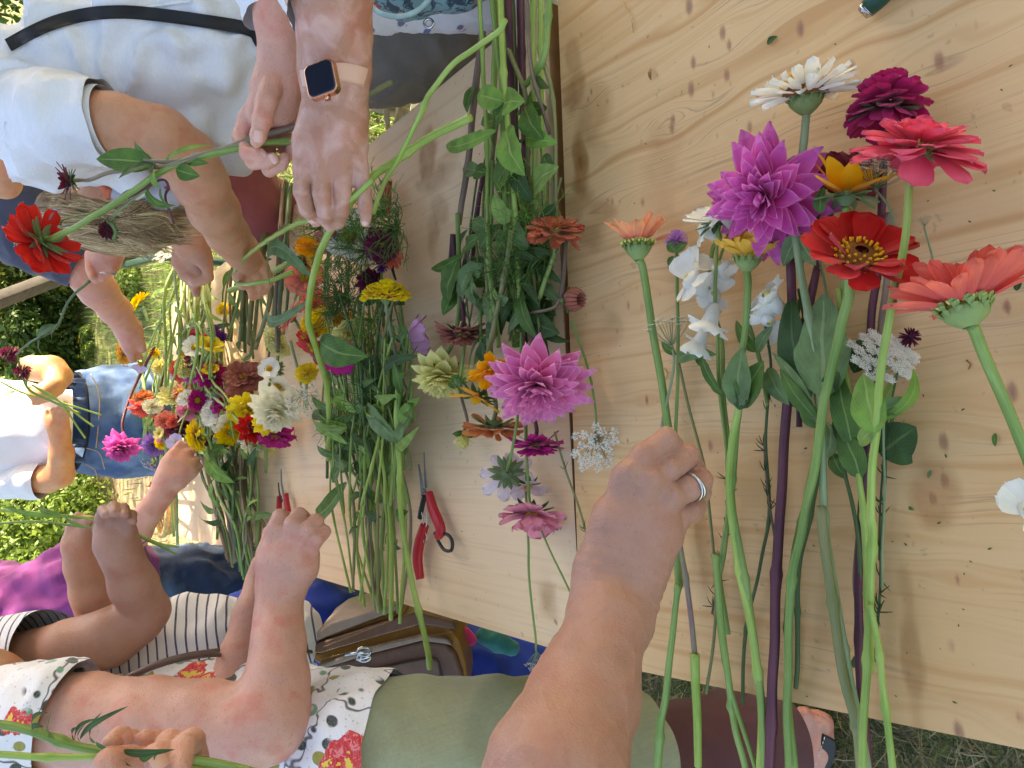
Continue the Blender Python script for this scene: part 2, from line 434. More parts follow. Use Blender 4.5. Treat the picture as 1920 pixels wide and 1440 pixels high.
# ================================================================ SETTING
rs = np.random.RandomState(7)
def wood_mat(name, c_lo, c_hi, dark, spread):
    mt, nt, b, out = newmat(name); p = pos(nt)
    at = nt.nodes.new('ShaderNodeAttribute'); at.attribute_name = 'knot'
    aw = nt.nodes.new('ShaderNodeAttribute'); aw.attribute_name = 'warp'
    sp = nt.nodes.new('ShaderNodeSeparateXYZ'); nt.links.new(p, sp.inputs[0])
    wob = mth(nt, 'MULTIPLY', mth(nt, 'SUBTRACT', noise(nt, mapv(nt, p, (1, .35, 1)), 5, 3), .5), .04*spread)
    wob2 = mth(nt, 'MULTIPLY', mth(nt, 'SUBTRACT', noise(nt, mapv(nt, p, (5, 1.5, 1)), 6, 4), .5), .004*spread)
    xx = mth(nt, 'ADD', mth(nt, 'ADD', sp.outputs[0], wob2), mth(nt, 'ADD', wob, mth(nt, 'MULTIPLY', aw.outputs['Fac'], 1.0)))
    cb = nt.nodes.new('ShaderNodeCombineXYZ'); nt.links.new(xx, cb.inputs[0]); nt.links.new(mth(nt, 'MULTIPLY', sp.outputs[1], .02), cb.inputs[1])
    g1 = noise(nt, cb.outputs[0], 60, 2, .5)          # year rings
    g2 = noise(nt, cb.outputs[0], 240, 2)             # fine fibre
    g3 = noise(nt, mapv(nt, p, (1, .12, 1)), 700, 2)
    big = noise(nt, mapv(nt, p, (1, .5, 1)), 4.5, 3, .5, .4)
    r = ramp(nt, g1, [(.30, lin(c_lo)), (.44, lin(c_hi)), (.56, lin(c_hi)), (.72, lin(c_lo))])
    col = mixc(nt, mth(nt, 'MULTIPLY', g2, .35), r.outputs[0], lin(c_lo))
    ln = ramp(nt, g1, [(.485, (0,0,0)), (.5, (1,1,1)), (.515, (0,0,0))]).outputs[0]
    brk = ramp(nt, noise(nt, mapv(nt, p, (3, .6, 1)), 9, 2), [(.42, (0,0,0)), (.6, (1,1,1))]).outputs[0]
    col = mixc(nt, mth(nt, 'MULTIPLY', mth(nt, 'MULTIPLY', ln, brk), .4*(.35+.65*spread)), col, lin(dark))
    col = mixc(nt, mth(nt, 'MULTIPLY', ramp(nt, big, [(.5, (0,0,0)), (.66, (1,1,1))]).outputs[0], .45), col, lin((210,150,86)))
    kr = ramp(nt, at.outputs['Fac'], [(.18, (0,0,0)), (.36, (.4,)*3), (.5, (.95,)*3), (.85, (1,1,1))]).outputs[0]
    kn = mixc(nt, ramp(nt, at.outputs['Fac'], [(.5, (0,0,0)), (.8, (1,1,1))]).outputs[0], lin((170,112,84)), lin((112,78,70)))
    col = mixc(nt, mth(nt, 'MULTIPLY', kr, .72), col, kn)
    ast = nt.nodes.new('ShaderNodeAttribute'); ast.attribute_name = 'stain'
    stn = mth(nt, 'MULTIPLY', ast.outputs['Fac'], mth(nt, 'ADD', .35, noise(nt, p, 45, 4)))
    col = mixc(nt, stn, col, lin((160,104,52)), 'MIX')
    col = mixc(nt, mth(nt, 'MULTIPLY', ramp(nt, noise(nt, p, 90, 3), [(.68, (0,0,0)), (.73, (1,1,1))]).outputs[0], .25), col, lin((120,86,66)))
    nt.links.new(col, b.inputs['Base Color'])
    nt.links.new(mth(nt, 'MULTIPLY_ADD', big, .25, .36), b.inputs['Roughness'])
    b.inputs['Specular IOR Level'].default_value = .42
    h = mth(nt, 'ADD', mth(nt, 'MULTIPLY', g3, .5), mth(nt, 'ADD', g2, mth(nt, 'MULTIPLY', kr, -1.2)))
    bump(nt, b, h, .22, .0012)
    return mt
M_near = wood_mat('pine_near', (206,154,100), (230,190,138), (118,80,70), 1.0)
M_far = wood_mat('pine_far', (228,190,148), (240,208,168), (160,122,98), .45)
M_edge = plain('pine_edge', (150,104,62), .6, nscale=30, var=.2, bmp=.2)

def tabletop(name, quad, th, res, mat, knots, stains, label_root, drop=0.0):
    """quad: near-left, near-right, far-right, far-left corners on the table plane"""
    a, b, c, d = [np.array(q) for q in quad]
    nu = int(np.linalg.norm(b-a)/res); nv = int(np.linalg.norm(d-a)/res)
    U, W = np.meshgrid(np.linspace(0,1,nu), np.linspace(0,1,nv), indexing='ij'); U = U.ravel()[:,None]; W = W.ravel()[:,None]
    P = (a*(1-U)+b*U)*(1-W)+(d*(1-U)+c*U)*W; P[:,2] = TZ-drop
    P[:,2] += fieldn(P, 3, .5)*.0004
    kn = np.zeros(len(P)); wp = np.zeros(len(P)); stn = np.zeros(len(P))
    for (kx, ky, r, s) in knots:
        r *= .82; s *= .92
        k = np.array(T(kx, ky)); dx = (P[:,0]-k[0]); dy = (P[:,1]-k[1])
        e = np.sqrt((dx/(r*1.15))**2+(dy/(r*.5))**2); kn = np.maximum(kn, s*np.exp(-(e**2)*.9))
        wp += -np.sign(dx+1e-9)*r*1.6*np.exp(-(dx/(r*4))**2-(dy/(r*6))**2)*(1-np.exp(-(dx/r)**2))
    for (kx, ky, rx, ry, s) in stains:
        k = np.array(T(kx, ky)); e = ((P[:,0]-k[0])/rx)**2+((P[:,1]-k[1])/ry)**2
        stn = np.maximum(stn, s*np.clip(1.3-e+.35*fieldn(P, int(kx), .05), 0, 1))
    rim = []
    f = grid_faces(nu, nv)
    o = obj(name, mesh(name, P, f, mat), label_root)
    for nm, arr in (('knot', kn), ('warp', wp), ('stain', stn)):
        at = o.data.attributes.new(nm, 'FLOAT', 'POINT'); at.data.foreach_set('value', arr.astype(np.float32))
    # body below the planed face
    q = [Vector((*x[:2], TZ-drop-.0006)) for x in (a, b, c, d)]
    bdy = prism('edge_frame', q, (0,0,-th), M_edge, label_root, bev=.0012, seg=1)
    return o
KN = [(1292,12,.011,1),(1355,62,.009,.9),(1367,85,.007,.9),(1300,118,.008,.95),(1296,168,.010,.9),(1363,142,.008,.9),(1338,178,.006,.6),
 (1262,225,.007,.9),(1260,240,.009,.8),(1195,238,.006,.5),(1109,172,.005,.9),(1103,187,.005,.8),(1139,190,.005,.8),(1087,310,.010,.7),
 (1148,378,.007,.6),(1205,380,.007,.7),(1420,178,.006,.8),(1406,240,.008,.8),(1501,55,.009,.95),(1598,127,.008,.8),(1761,115,.009,.9),(1709,25,.005,.5),
 (1887,575,.006,1),(1213,750,.006,.95),(1177,827,.004,.8),(1333,835,.007,.9),(1769,828,.009,.85),(1771,900,.007,.95),(1749,935,.006,1),(1898,735,.009,.95),
 (1795,1086,.005,.7),(1783,1210,.008,.5),(1797,1371,.009,.95),(1714,1020,.004,.7),(1215,545,.006,.5),(1178,572,.008,.6),(1204,576,.008,.5),(1163,533,.004,.7),
 (1131,575,.003,.7),(1510,1385,.005,.8),(1425,870,.006,.5),(1345,255,.005,.5),(1830,45,.006,.4),(1912,1345,.006,.7),(1600,1010,.006,.5),(1515,1030,.005,.5)]
STN = [(1075,175,.03,.02,.7),(1110,225,.05,.035,.45),(1088,310,.05,.015,.95),(1120,420,.03,.03,.5),(1075,110,.03,.015,.4),(1240,330,.06,.03,.25),(1085,380,.02,.03,.5),
 (1748,925,.03,.02,.6),(1320,1010,.05,.01,.5),(1345,1060,.04,.01,.5),(1710,1230,.07,.008,.55),(1145,620,.02,.02,.3)]
tr = thing('table', 'pale knotty pine table nearest the camera, with the long flowers laid across it', 'table', (0,0,0), 'two pine tables end to end')
cA = T(1990,1440); cB = T(1085,1238); cC = T(1046,-60); cD = T(1990,-300)
def onseam(py):  # seam line of the two tables
    return T(1047+38*py/1060.0, py)
yl = onseam(1237); yr_ = onseam(0)
dirn = (yr_-yl).normalized()
width = .84
sL = T(1090, 1237); 
ax_x = Vector((1,0,0)); 
sL = T(1090,1236); sR = sL + Vector((.92, (yr_-yl).normalized().y/ (yr_-yl).normalized().x*.92, 0))
ed = (T(1900,1416)-T(1200,1268)).normalized()
nL = sL + ed*.86; nR = sR + ed*.86
tabletop('tabletop', [nL, nR, sR, sL], .028, .0032, M_near, KN, STN, tr)
e2 = (T(620,1092)-T(1010,1208)).normalized(); gap = e2*.002
f0 = sL+gap; f1 = sR+gap; f2 = T(690,268)
er = (T(690,268)-T(860,128)).normalized()
# far table: left edge passes (1010,1208)-(390,1022), right edge passes (860,128)-(690,268)
fL = T(1088,1235); far = T(329,1004)
rx = T(880,112)
f1 = rx + er*((fL-rx).dot(er)); f1 = rx - er*((rx-fL).dot(er) if False else 0)
t_ = (fL.y-rx.y)/er.y; f1 = rx + er*t_
t2 = (far.y-rx.y)/er.y; fR = rx + er*t2
tf = thing('table', 'smooth cream pine table further off, covered by bunches of cut flowers and pruners', 'table', (0,0,0), 'two pine tables end to end')
KF = [(760,190,.004,.8),(850,250,.004,.6),(870,380,.003,.8),(1000,1010,.005,.7),(900,1060,.004,.6),(1038,1168,.004,1),(727,1105,.004,.9),(604,855,.004,.5)]
SF = [(800,300,.05,.03,.75),(815,330,.02,.07,.6),(808,430,.05,.02,.5),(820,390,.03,.03,.45),(1020,1125,.03,.02,.5),(840,285,.02,.03,.4),(1040,230,.05,.02,.9),(1045,330,.08,.015,.9)]
tabletop('tabletop', [fL, f1-er*.012, fR, far], .026, .006, M_far, KF, SF, tf, .004)
M_dkgreen = plain('green_steel', (38,66,50), .4, var=.1)
def trestle(root, p, q):
    for k, (s, t) in enumerate(((.12,.12),(.88,.12),(.88,.88),(.12,.88))):
        c = p*(1-s)+q*s
    return
for root, quad in ((tr, (nL,nR,sR,sL)), (tf, (fL,f1,fR,far))):
    for u in (.1, .9):
        for v_ in (.15, .85):
            a,b,c,d = quad; c_ = (a*(1-u)+b*u)*(1-v_)+(d*(1-u)+c*u)*v_
            m_ = MB(); m_.add(*box((c_.x, c_.y, (TZ-.034)/2), .05, .05, TZ-.036)); lg = m_.build('leg', M_edge, root, smooth=False)

# ---------------------------------------------------------------- ground
def ground_mat():
    mt, nt, b, out = newmat('garden_ground'); p = pos(nt)
    n1 = noise(nt, p, 1.3, 5, .6); n2 = noise(nt, p, 14, 4); n3 = noise(nt, p, 120, 3)
    gr = ramp(nt, mth(nt, 'ADD', mth(nt, 'MULTIPLY', n1, .6), mth(nt, 'MULTIPLY', n2, .4)), [(.36, lin((70,86,40))), (.5, lin((128,132,70))), (.64, lin((170,160,100)))]).outputs[0]
    dirt = ramp(nt, n2, [(.3, lin((150,124,92))), (.7, lin((196,172,132)))]).outputs[0]
    at = nt.nodes.new('ShaderNodeAttribute'); at.attribute_name = 'path'
    col = mixc(nt, mth(nt, 'MINIMUM', mth(nt, 'MULTIPLY', at.outputs['Fac'], mth(nt, 'ADD', .5, n2)), 1.0), gr, dirt)
    col = mixc(nt, mth(nt, 'MULTIPLY', n3, .3), col, lin((70,60,40)))
    nt.links.new(col, b.inputs['Base Color']); b.inputs['Roughness'].default_value = .95
    bump(nt, b, mth(nt, 'ADD', n3, n2), .7, .02); return mt
M_ground = ground_mat()
gx = np.concatenate([np.linspace(-60,-6,28), np.linspace(-5.8,6,90), np.linspace(7,60,28)])
gy = np.concatenate([np.linspace(-20,-1.5,12), np.linspace(-1.4,18,140), np.linspace(19,140,40)])
GX, GY = np.meshgrid(gx, gy, indexing='ij'); P = np.stack([GX.ravel(), GY.ravel(), np.zeros(GX.size)], 1)
dd = np.sqrt(P[:,0]**2+P[:,1]**2); P[:,2] = fieldn(P, 5, 3)*.03*np.clip((dd-2)/4, 0, 1)
pth = np.exp(-((P[:,0]-(-.25+.02*P[:,1]+.12*np.sin(P[:,1]*.7)))/.75)**4)*np.clip((P[:,1]-2.0)/1.5, 0, 1)
go = obj('ground', mesh('ground', P, grid_faces(len(gx), len(gy)), M_ground)); tag(go, 'dry trodden grass and garden soil', kind='structure')
at = go.data.attributes.new('path', 'FLOAT', 'POINT'); at.data.foreach_set('value', pth.astype(np.float32))
def path_x(y): return -.25+.02*y+.12*math.sin(y*.7)

# grass blades
def blades(name, n, sampler, hmin, hmax, wd, mats, lay=0.3, seed=1, label=''):
    r = np.random.RandomState(seed); pts = sampler(r, n); n = len(pts)
    az = r.uniform(0, 2*np.pi, n); ln = r.uniform(hmin, hmax, n); tilt = np.clip(r.normal(.5, .35, n)+lay, .05, 1.45)
    d = np.stack([np.cos(az)*np.sin(tilt), np.sin(az)*np.sin(tilt), np.cos(tilt)], 1)
    s = np.stack([-np.sin(az), np.cos(az), np.zeros(n)], 1)*(wd*r.uniform(.6, 1.4, n))[:,None]
    md = pts + d*(ln*.55)[:,None]; tp = pts + d*ln[:,None]; tp[:,2] -= ln*.25*np.sin(tilt); tp[:,2] = np.maximum(tp[:,2], .004)
    V = np.stack([pts-s, pts+s, md+s*.8, md-s*.8, tp+s*.15, tp-s*.15], 1).reshape(-1,3)
    b = (np.arange(n)*6)[:,None]; Fc = np.concatenate([b+np.array([[0,1,2,3]]), b+np.array([[3,2,4,5]])], 0)
    me = mesh(name, V, Fc, None, smooth=True)
    for mm in mats: me.materials.append(mm)
    mi = r.randint(0, len(mats), n); me.polygons.foreach_set('material_index', np.concatenate([mi, mi]).astype(np.int32))
    o = obj(name, me); tag(o, label, kind='stuff'); return o
def bl_mat(name, c, tr_=.3):
    mt, nt, b, out = newmat('blade_'+name); 
    r = ramp(nt, noise(nt, pos(nt), 6, 3), [(.3, tuple(x*.65 for x in lin(c))), (.7, tuple(x*1.3 for x in lin(c)))])
    nt.links.new(r.outputs[0], b.inputs['Base Color']); b.inputs['Roughness'].default_value = .6; translucent(nt, b, out, r.outputs[0], tr_); return mt
B_straw = bl_mat('straw', (168,150,112)); B_dry = bl_mat('dry', (126,112,82)); B_green = bl_mat('green', (92,118,52)); B_dk = bl_mat('darkgreen', (56,78,38)); B_lime = bl_mat('lime', (136,160,70))
def near_s(r, n):
    P = np.stack([r.uniform(-1.6, .3, n), r.uniform(-.4, 1.6, n), np.zeros(n)], 1); return P
blades('dry_grass', 60000, near_s, .03, .09, .0011, [B_straw, B_dry, B_straw, B_dk, B_green], .75, 1, 'flattened dry straw-coloured grass beneath the table')
def mid_s(r, n):
    y = 2.0+16*r.uniform(0, 1, n)**1.6; x = r.uniform(-1, 1, n)*(1.2+y*.55)
    P = np.stack([x, y, np.zeros(n)], 1); px_ = -.25+.02*y+.12*np.sin(y*.7)
    keep = (np.abs(x-px_) > .55+.2*r.normal(size=n)) | (r.uniform(size=n) < .12); return P[keep]
blades('meadow_grass', 90000, mid_s, .05, .17, .004, [B_green, B_lime, B_lime, B_straw, B_green], .1, 2, 'sunlit green grass either side of the garden path')

# ---------------------------------------------------------------- shrubs and trees
def leaf_cloud(centers, radii, n, size, seed, flat=.7):
    """leaf-sized folded quads through several lumps"""
    r = np.random.RandomState(seed); k = r.choice(len(centers), n, p=np.array(radii)**2/np.sum(np.array(radii)**2))
    C = np.array(centers)[k]; Rr = np.array(radii)[k]
    d = r.normal(size=(n,3)); d /= np.linalg.norm(d, axis=1)[:,None]
    P = C + d*(Rr*r.uniform(.45, 1.08, n)**.6)[:,None]*np.array([1,1,flat]); P[:,2] = np.maximum(P[:,2], .02)
    nrm = d*.6 + r.normal(size=(n,3))*.6; nrm[:,2] += .5; nrm /= np.linalg.norm(nrm, axis=1)[:,None]
    t = np.cross(nrm, r.normal(size=(n,3))); t /= np.linalg.norm(t, axis=1)[:,None]; s = np.cross(nrm, t)
    L = size*r.uniform(.6, 1.5, n)[:,None]; W = L*.27
    V = np.stack([P-t*L*.5, P+s*W+nrm*W*.3, P+t*L*.5, P-s*W+nrm*W*.3], 1).reshape(-1,3)
    return V, (np.arange(n)*4)[:,None]+np.array([[0,1,2,3]])
def fol_mat(name, c, c2):
    mt, nt, b, out = newmat('foliage_'+name); g = nt.nodes.new('ShaderNodeNewGeometry')
    r = ramp(nt, g.outputs['Random Per Island'], [(0, lin(c)), (1, lin(c2))])
    nt.links.new(r.outputs[0], b.inputs['Base Color']); b.inputs['Roughness'].default_value = .5; b.inputs['Specular IOR Level'].default_value = .3
    translucent(nt, b, out, r.outputs[0], .3); return mt
FO = {'dark': fol_mat('dark', (50,72,30), (98,124,56)), 'mid': fol_mat('mid', (74,100,38), (140,160,70)), 'olive': fol_mat('olive', (84,96,40), (150,156,74)), 'pale': fol_mat('pale', (104,132,60), (170,186,100))}
M_bark = plain('bark', (86,70,54), .9, var=.3, nscale=20, bmp=.6)
def shrub(name, label, cat, base, w, h, n, leaf, mat, seed, group=None, flowers=None, trunk=None):
    r = np.random.RandomState(seed); base = Vector(base); root = thing(name, label, cat, base, group)
    nb = max(5, int(9*w)); cs = []; rd = []
    for i in range(nb):
        rr = r.uniform(.22, .42)*min(w, h); z0 = trunk if trunk else rr*.5
        cs.append((r.normal()*w*.27, r.normal()*w*.27, z0+r.uniform(0, 1)**.8*(h-z0-rr*.7))); rd.append(rr)
    V, Fc = leaf_cloud(cs, rd, n, leaf, seed)
    o = obj('crown' if trunk else 'foliage', mesh('foliage', V, Fc, FO[mat], smooth=False), root); o['kind'] = 'stuff'
    m_ = MB()
    if trunk:
        m_.add(*tube(smoothpath([(0,0,-.05),(.04*w,0,trunk*.5),(0,.03*w,trunk),(0,0,h*.7)]), np.linspace(.045*w+.04, .02*w, 16), 9))
        for i in range(min(nb, 9)): m_.add(*tube(smoothpath([(0,0,trunk*.8), (cs[i][0]*.5, cs[i][1]*.5, (trunk+cs[i][2])/2), cs[i]]), np.linspace(.02*w+.01, .008, 11), 6))
        m_.build('trunk', M_bark, root)
    else:
        for i in range(min(nb, 10)): m_.add(*tube(smoothpath([(cs[i][0]*.2, cs[i][1]*.2, -.02), (cs[i][0]*.6, cs[i][1]*.6, cs[i][2]*.6), cs[i]]), np.linspace(.012, .004, 11), 5))
        m_.build('stem', M_bark, root)
    if flowers:
        fm, cnt, sz = flowers; m_ = MB()
        for i in range(cnt):
            k = r.randint(nb); d = r.normal(size=3); d /= np.linalg.norm(d); d[2] = abs(d[2]); p = np.array(cs[k])+d*rd[k]*1.0
            for q in range(8):
                a = q*.785; m_.add([p, p+sz*np.array([math.cos(a-.3), math.sin(a-.3), .3]), p+sz*1.3*np.array([math.cos(a), math.sin(a), .2]), p+sz*np.array([math.cos(a+.3), math.sin(a+.3), .3])], [[0,1,2,3]])
        fo = m_.build('blossoms', fm, root, smooth=False); fo['kind'] = 'stuff'
    return root
P_yel = petal_mat('bgyellow', (235,190,20), (250,215,40)); P_wht = petal_mat('bgwhite', (235,235,225), (245,245,240)); P_org = petal_mat('bgorange', (240,150,40), (250,180,70))
def gp(px, py, dist):    # ground point under a picture direction, at a given distance ahead
    r = ray(px, py); t = dist/math.hypot(r.x, r.y); p = CAM+r*t; return (p.x, p.y, 0)
def trees_far():
    k = 0
    # upright right-hand side (top of the stored picture)
    spec = [ # px,py,dist,w,h,n,leaf,mat,label
     (40,30,10,3.0,3.6,9000,.09,'dark','broad leafy shrub glimpsed past the strap of the white shirt'),
     (60,130,14,3.0,3.4,9000,.09,'dark','dark shrub behind the leaning woman'),
     (55,470,11.5,2.4,1.7,9000,.08,'olive','yellowish green shrub right behind the held red zinnia'),
     (60,560,13,3.2,2.2,9000,.09,'mid','sunny olive shrub beyond the weathered rail'),
     (75,640,11,2.0,1.2,9000,.07,'dark','low loose shrub between the rail and the woman in jeans'),
     (60,900,11,2.4,1.7,9000,.08,'dark','dark low shrub beside the elbow of the woman in jeans'),
     (70,985,9.5,2.0,1.5,9000,.07,'mid','bushy green plant behind the two raised hands'),
     (30,1010,12,3.0,2.8,9000,.08,'dark','tall dark shrub above the magenta shirt'),
     (80,1060,9.0,1.8,1.2,7000,.06,'mid','small green shrub just behind the magenta sleeve'),
     (20,750,13,3.5,3.4,9000,.1,'mid','wide green shrub behind the woman in the white t-shirt')]
    for px,py,d,w_,h_,n,lf,mt,lb in spec:
        k += 1; shrub('shrub', lb, 'shrub', gp(px,py,d), w_, h_, n, lf, mt, 100+k, 'shrubs round the garden',
            (P_yel, 14, .03) if k in (3, 5) else None)
    r = np.random.RandomState(9)
    for i in range(16):
        u = -13+26*i/15+r.normal()*.4; y = 17+r.uniform(-1.5, 2)
        shrub('tree', '%s leafy tree in the belt closing the garden, %s' % (('dark','mid green','yellowish')[i%3], 'towards the %s side' % ('left' if u < -3 else 'right') if abs(u) > 3 else 'in the middle'), 'tree', (u, y, 0), 3.2, r.uniform(5,7.5), 5000, .16, ('dark','mid','olive')[i%3], 300+i, 'trees closing the garden', trunk=1.2)
trees_far()
# unseen trees added on the sunny side to put the tables in shade
for i, (x, y, w_, h_) in enumerate([(3.4,-.95,3.2,6.2),(3.7,.3,2.7,6.0),(4.2,1.9,2.4,4.6),(6.0,-.9,3.6,7.0)]):
    shrub('shade_tree', ('tall leafy tree, number %s along the sunny side' % ('one two three four five six'.split()[i])) if False else ['tall leafy tree on the sunny side, near row, closest to the lens','tall leafy tree on the sunny side, near row, middle','slimmer leafy tree on the sunny side, level with the far table','big leafy tree of the back row behind the lens','big leafy tree in the middle of the back row','leafy tree at the far end of the back row'][i], 'tree', (x, y, 0), w_, h_, (17000,12000,1700,12000)[i], .17, 'mid', 500+i, 'trees shading the tables', trunk=1.9)
# little bedding flowers beside the path
def bed(name, label, px, py, n, wd, hgt, mat, pm_, seed, cnt, sz):
    b = G(px, py); return shrub(name, label, 'plant', (b.x, b.y, 0), wd, hgt, n, .035, mat, seed, 'garden plants beyond the table', (pm_, cnt, sz))
bed('garden_plant', 'low green plant dotted with white blossom beside the garden path', 178, 950, 2500, .8, .35, 'pale', P_wht, 31, 26, .022)
bed('garden_plant', 'scrubby plant with yellow blossoms at the hip of the woman in jeans', 150, 905, 2500, .8, .4, 'olive', P_yel, 32, 16, .03)
bed('garden_plant', 'low grassy plant in front of the basket', 215, 1005, 2500, .6, .22, 'pale', P_wht, 33, 6, .015)
bed('garden_plant', 'bright green plant near the leaning woman\'s hair', 262, 470, 2500, .5, .3, 'mid', P_wht, 34, 12, .015)
bed('garden_plant', 'lush plant with a big yellow bloom behind the reaching forearm', 268, 545, 2500, .45, .38, 'pale', P_yel, 35, 10, .05)
bed('garden_plant', 'sparse dark plant on the lawn beside the brown hand', 178, 640, 2000, .5, .25, 'mid', P_yel, 36, 14, .02)

# weathered rail and dark green bars
M_grey = plain('weathered_wood', (74,66,60), .85, var=.25, nscale=40, bmp=.5)
rt = thing('fence_rail', 'weathered grey wooden beam slanting across the shrubs behind the red zinnia', 'fence', D(60,540,3.2))
m_ = MB(); a = D(-90,596,3.0); b = D(150,505,3.5); b = a+(b-a)*(a.z/max(.2, a.z-b.z)); dv = (b-a).normalized(); nn = dv.cross(Vector((0,0,1))).normalized(); uu = nn.cross(dv)
m_.add(*box((a+b)/2, (b-a).length, .06, .055, (dv, nn, uu))); o = m_.build('rail', M_grey, rt, rt.location, smooth=False); bevel_obj(o, .005)
def bar(p, q, sz, name, label, cat, mat, grp=None):
    r_ = thing(name, label, cat, p, grp); m_ = MB(); dv = (q-p).normalized(); nn = dv.cross(Vector((0,0,1))).normalized(); uu = nn.cross(dv)
    m_.add(*box((p+q)/2, (q-p).length, sz, sz, (dv, nn, uu))); o = m_.build('bar', mat, r_, p, smooth=False); bevel_obj(o, .003)
    m_ = MB(); m_.add(*box((p.x, p.y, p.z/2-.01), sz, sz, p.z)); m_.build('post', mat, r_, p, smooth=False)
bar(D(292,1046,3.2), D(392,1019,2.95), .026, 'bench_frame', 'dark green metal bar low beside the far corner of the table, by the basket', 'bench', M_dkgreen, 'dark green bench bars')
bar(D(300,481,3.3), D(235,497,3.7), .03, 'bench_frame', 'dark green metal bar below the leaning woman\'s hair', 'bench', M_dkgreen, 'dark green bench bars')

# wicker basket on the far end
M_wick = plain('wicker', (196,162,104), .7, var=.25, nscale=80, bmp=.4)
bc = D(316,950,2.62); bk = thing('basket', 'round wicker basket at the far end of the table', 'basket', bc)
m_ = MB(); m2 = MB()
for i in range(9):
    a = np.linspace(0, 2*np.pi, 33); z = -.10+i*.014; r_ = .05+.006*i
    m_.add(*tube(np.stack([np.cos(a)*r_, np.sin(a)*r_, z+.003*np.sin(a*12+i*3.14)], 1), .0075, 6, cap=False))
for i in range(12):
    a = i*math.pi/6; m2.add(*tube([(math.cos(a)*.05, math.sin(a)*.05, -.10), (math.cos(a)*.1, math.sin(a)*.1, .02)], .004, 5))
a = np.linspace(0, 2*np.pi, 33); m3 = MB(); m3.add(*tube(np.stack([np.cos(a)*.103, np.sin(a)*.103, .025+0*a], 1), .01, 7, cap=False))
for nm, q in (('weave', m_), ('stakes', m2), ('rim', m3)): q.build(nm, M_wick, bk)
# ================================================================ PEOPLE
SK_brown = skin_mat('tan', (176,130,112), (170,116,98), .2)
SK_wv = skin_mat('mottled', (186,134,112), (190,120,102), .15, white=.6)
SK_pink = skin_mat('pink', (218,160,140), (214,134,116), .3)
SK_rosy = skin_mat('rosy', (204,152,136), (200,126,112), .4)
SK_warm = skin_mat('warm', (204,148,118), (200,126,98), .2)
SK_gold = skin_mat('gold', (214,152,108), (206,130,88), .1)
M_nail = plain('fingernail', (226,176,162), .25, var=.05)
M_silver = plain('silver', (200,200,202), .18, metal=1, var=.03)
def person(label, at): return thing('person', label, 'person', at)
def folds(seed, amp, scale, aniso=(1,1,1), fine=.25):
    def f(P, n):
        a = fieldn(P, seed, scale, 10, aniso); b = fieldn(P, seed+1, scale*.45, 10, aniso)
        return amp*((1-np.minimum(np.abs(a)*1.3, 1.2)) + fine*b)
    return f
def bumps(amp, scale, seed=3):
    return lambda P, n: amp*.45*fieldn(P, seed, scale*1.6)
def nail(bvh, px, py, ang, L, W, parent, origin):
    """small curved plate lying on the finger"""
    h, n = hit(bvh, px, py)
    if h is None: return
    ca, sa = math.cos(ang), math.sin(ang); t = (X*ca - Y*sa); t = (t-n*t.dot(n)).normalized(); s = n.cross(t)
    V = []
    for i, u in enumerate(np.linspace(-1, 1, 5)):
        for j, v in enumerate(np.linspace(-1, 1, 5)):
            k = math.sqrt(max(0, 1-abs(v)**4*.35)); V.append(h + s*(W*u*k*.5) + t*(L*v*.5) + n*(.0012-.0022*u*u-.0006*v*v))
    m_ = MB(); m_.add(V, grid_faces(5,5)); m_.build('fingernail', M_nail, parent, origin)

# --- A: forearm and fist with a silver ring, nearest the camera
d = .55
A = (ch((985,1640,.46,150),(1044,1440,.46,126),(1098,1300,.50,97),(1140,1160,.53,70))
   + ch((1120,1170,.54,58),(1130,1070,.55,50),(1152,980,.55,44))
   + ch((1165,1170,.54,58),(1196,1070,.55,52),(1225,990,.55,46))
   + ch((1150,1040,.55,40),(1156,965,.548,37),(1172,895,.545,30)) + ch((1175,1020,.548,40),(1194,960,.545,37),(1216,905,.543,30)) + ch((1200,1020,.548,42),(1226,980,.547,37),(1253,935,.546,30)) + ch((1215,1030,.55,42),(1243,1003,.554,34),(1272,968,.556,27))
   + ch((1166,905,.542,25),(1206,856,.543,25),(1250,824,.55,24),(1270,846,.575,21),(1262,884,.605,19),(1246,900,.62,17))
   + ch((1212,912,.541,25),(1255,878,.545,24),(1291,854,.556,22),(1303,880,.582,20),(1292,915,.605,18))
   + ch((1250,940,.545,25),(1290,916,.549,24),(1316,898,.560,21),(1314,925,.585,19),(1300,945,.6,17))
   + ch((1270,972,.555,24),(1295,958,.56,21),(1309,950,.572,18),(1300,965,.59,17))
   + ch((1150,1030,.57,34),(1180,940,.595,30),(1225,880,.612,22),(1258,866,.618,19))
   + ch((1178,888,.539,24),(1180,887,.539,24)) + ch((1221,899,.538,24),(1222,898,.538,24)) + ch((1260,933,.542,23),(1261,932,.542,23)))
og = D(1140,1160,.53)
pA = person('tanned left forearm reaching in from below, its fist wearing a silver ring', og)
def dA(P, n):
    o = bumps(.0009, .02, 11)(P, n)
    t = (P-np.array(D(1160,1075,.55)))@np.array((D(1140,1160,.53)-D(1172,1060,.55)).normalized())
    o += -.0013*np.maximum(0, np.sin(t*800+1.2*fieldn(P, 31, .06)))**2*np.exp(-((t-.0)/.020)**2)
    o += .0009*np.maximum(0, 1-np.abs(fieldn(P, 33, .05, 6))*4)
    return o
bA, hA = organic('body', A, .0022, .004, SK_brown, pA, og, dA)
rg = MB(); c = D(1296,912,.551); ax = (D(1316,898,.560)-D(1272,928,.547)).normalized()
u = ax.cross(F).normalized(); v = ax.cross(u)
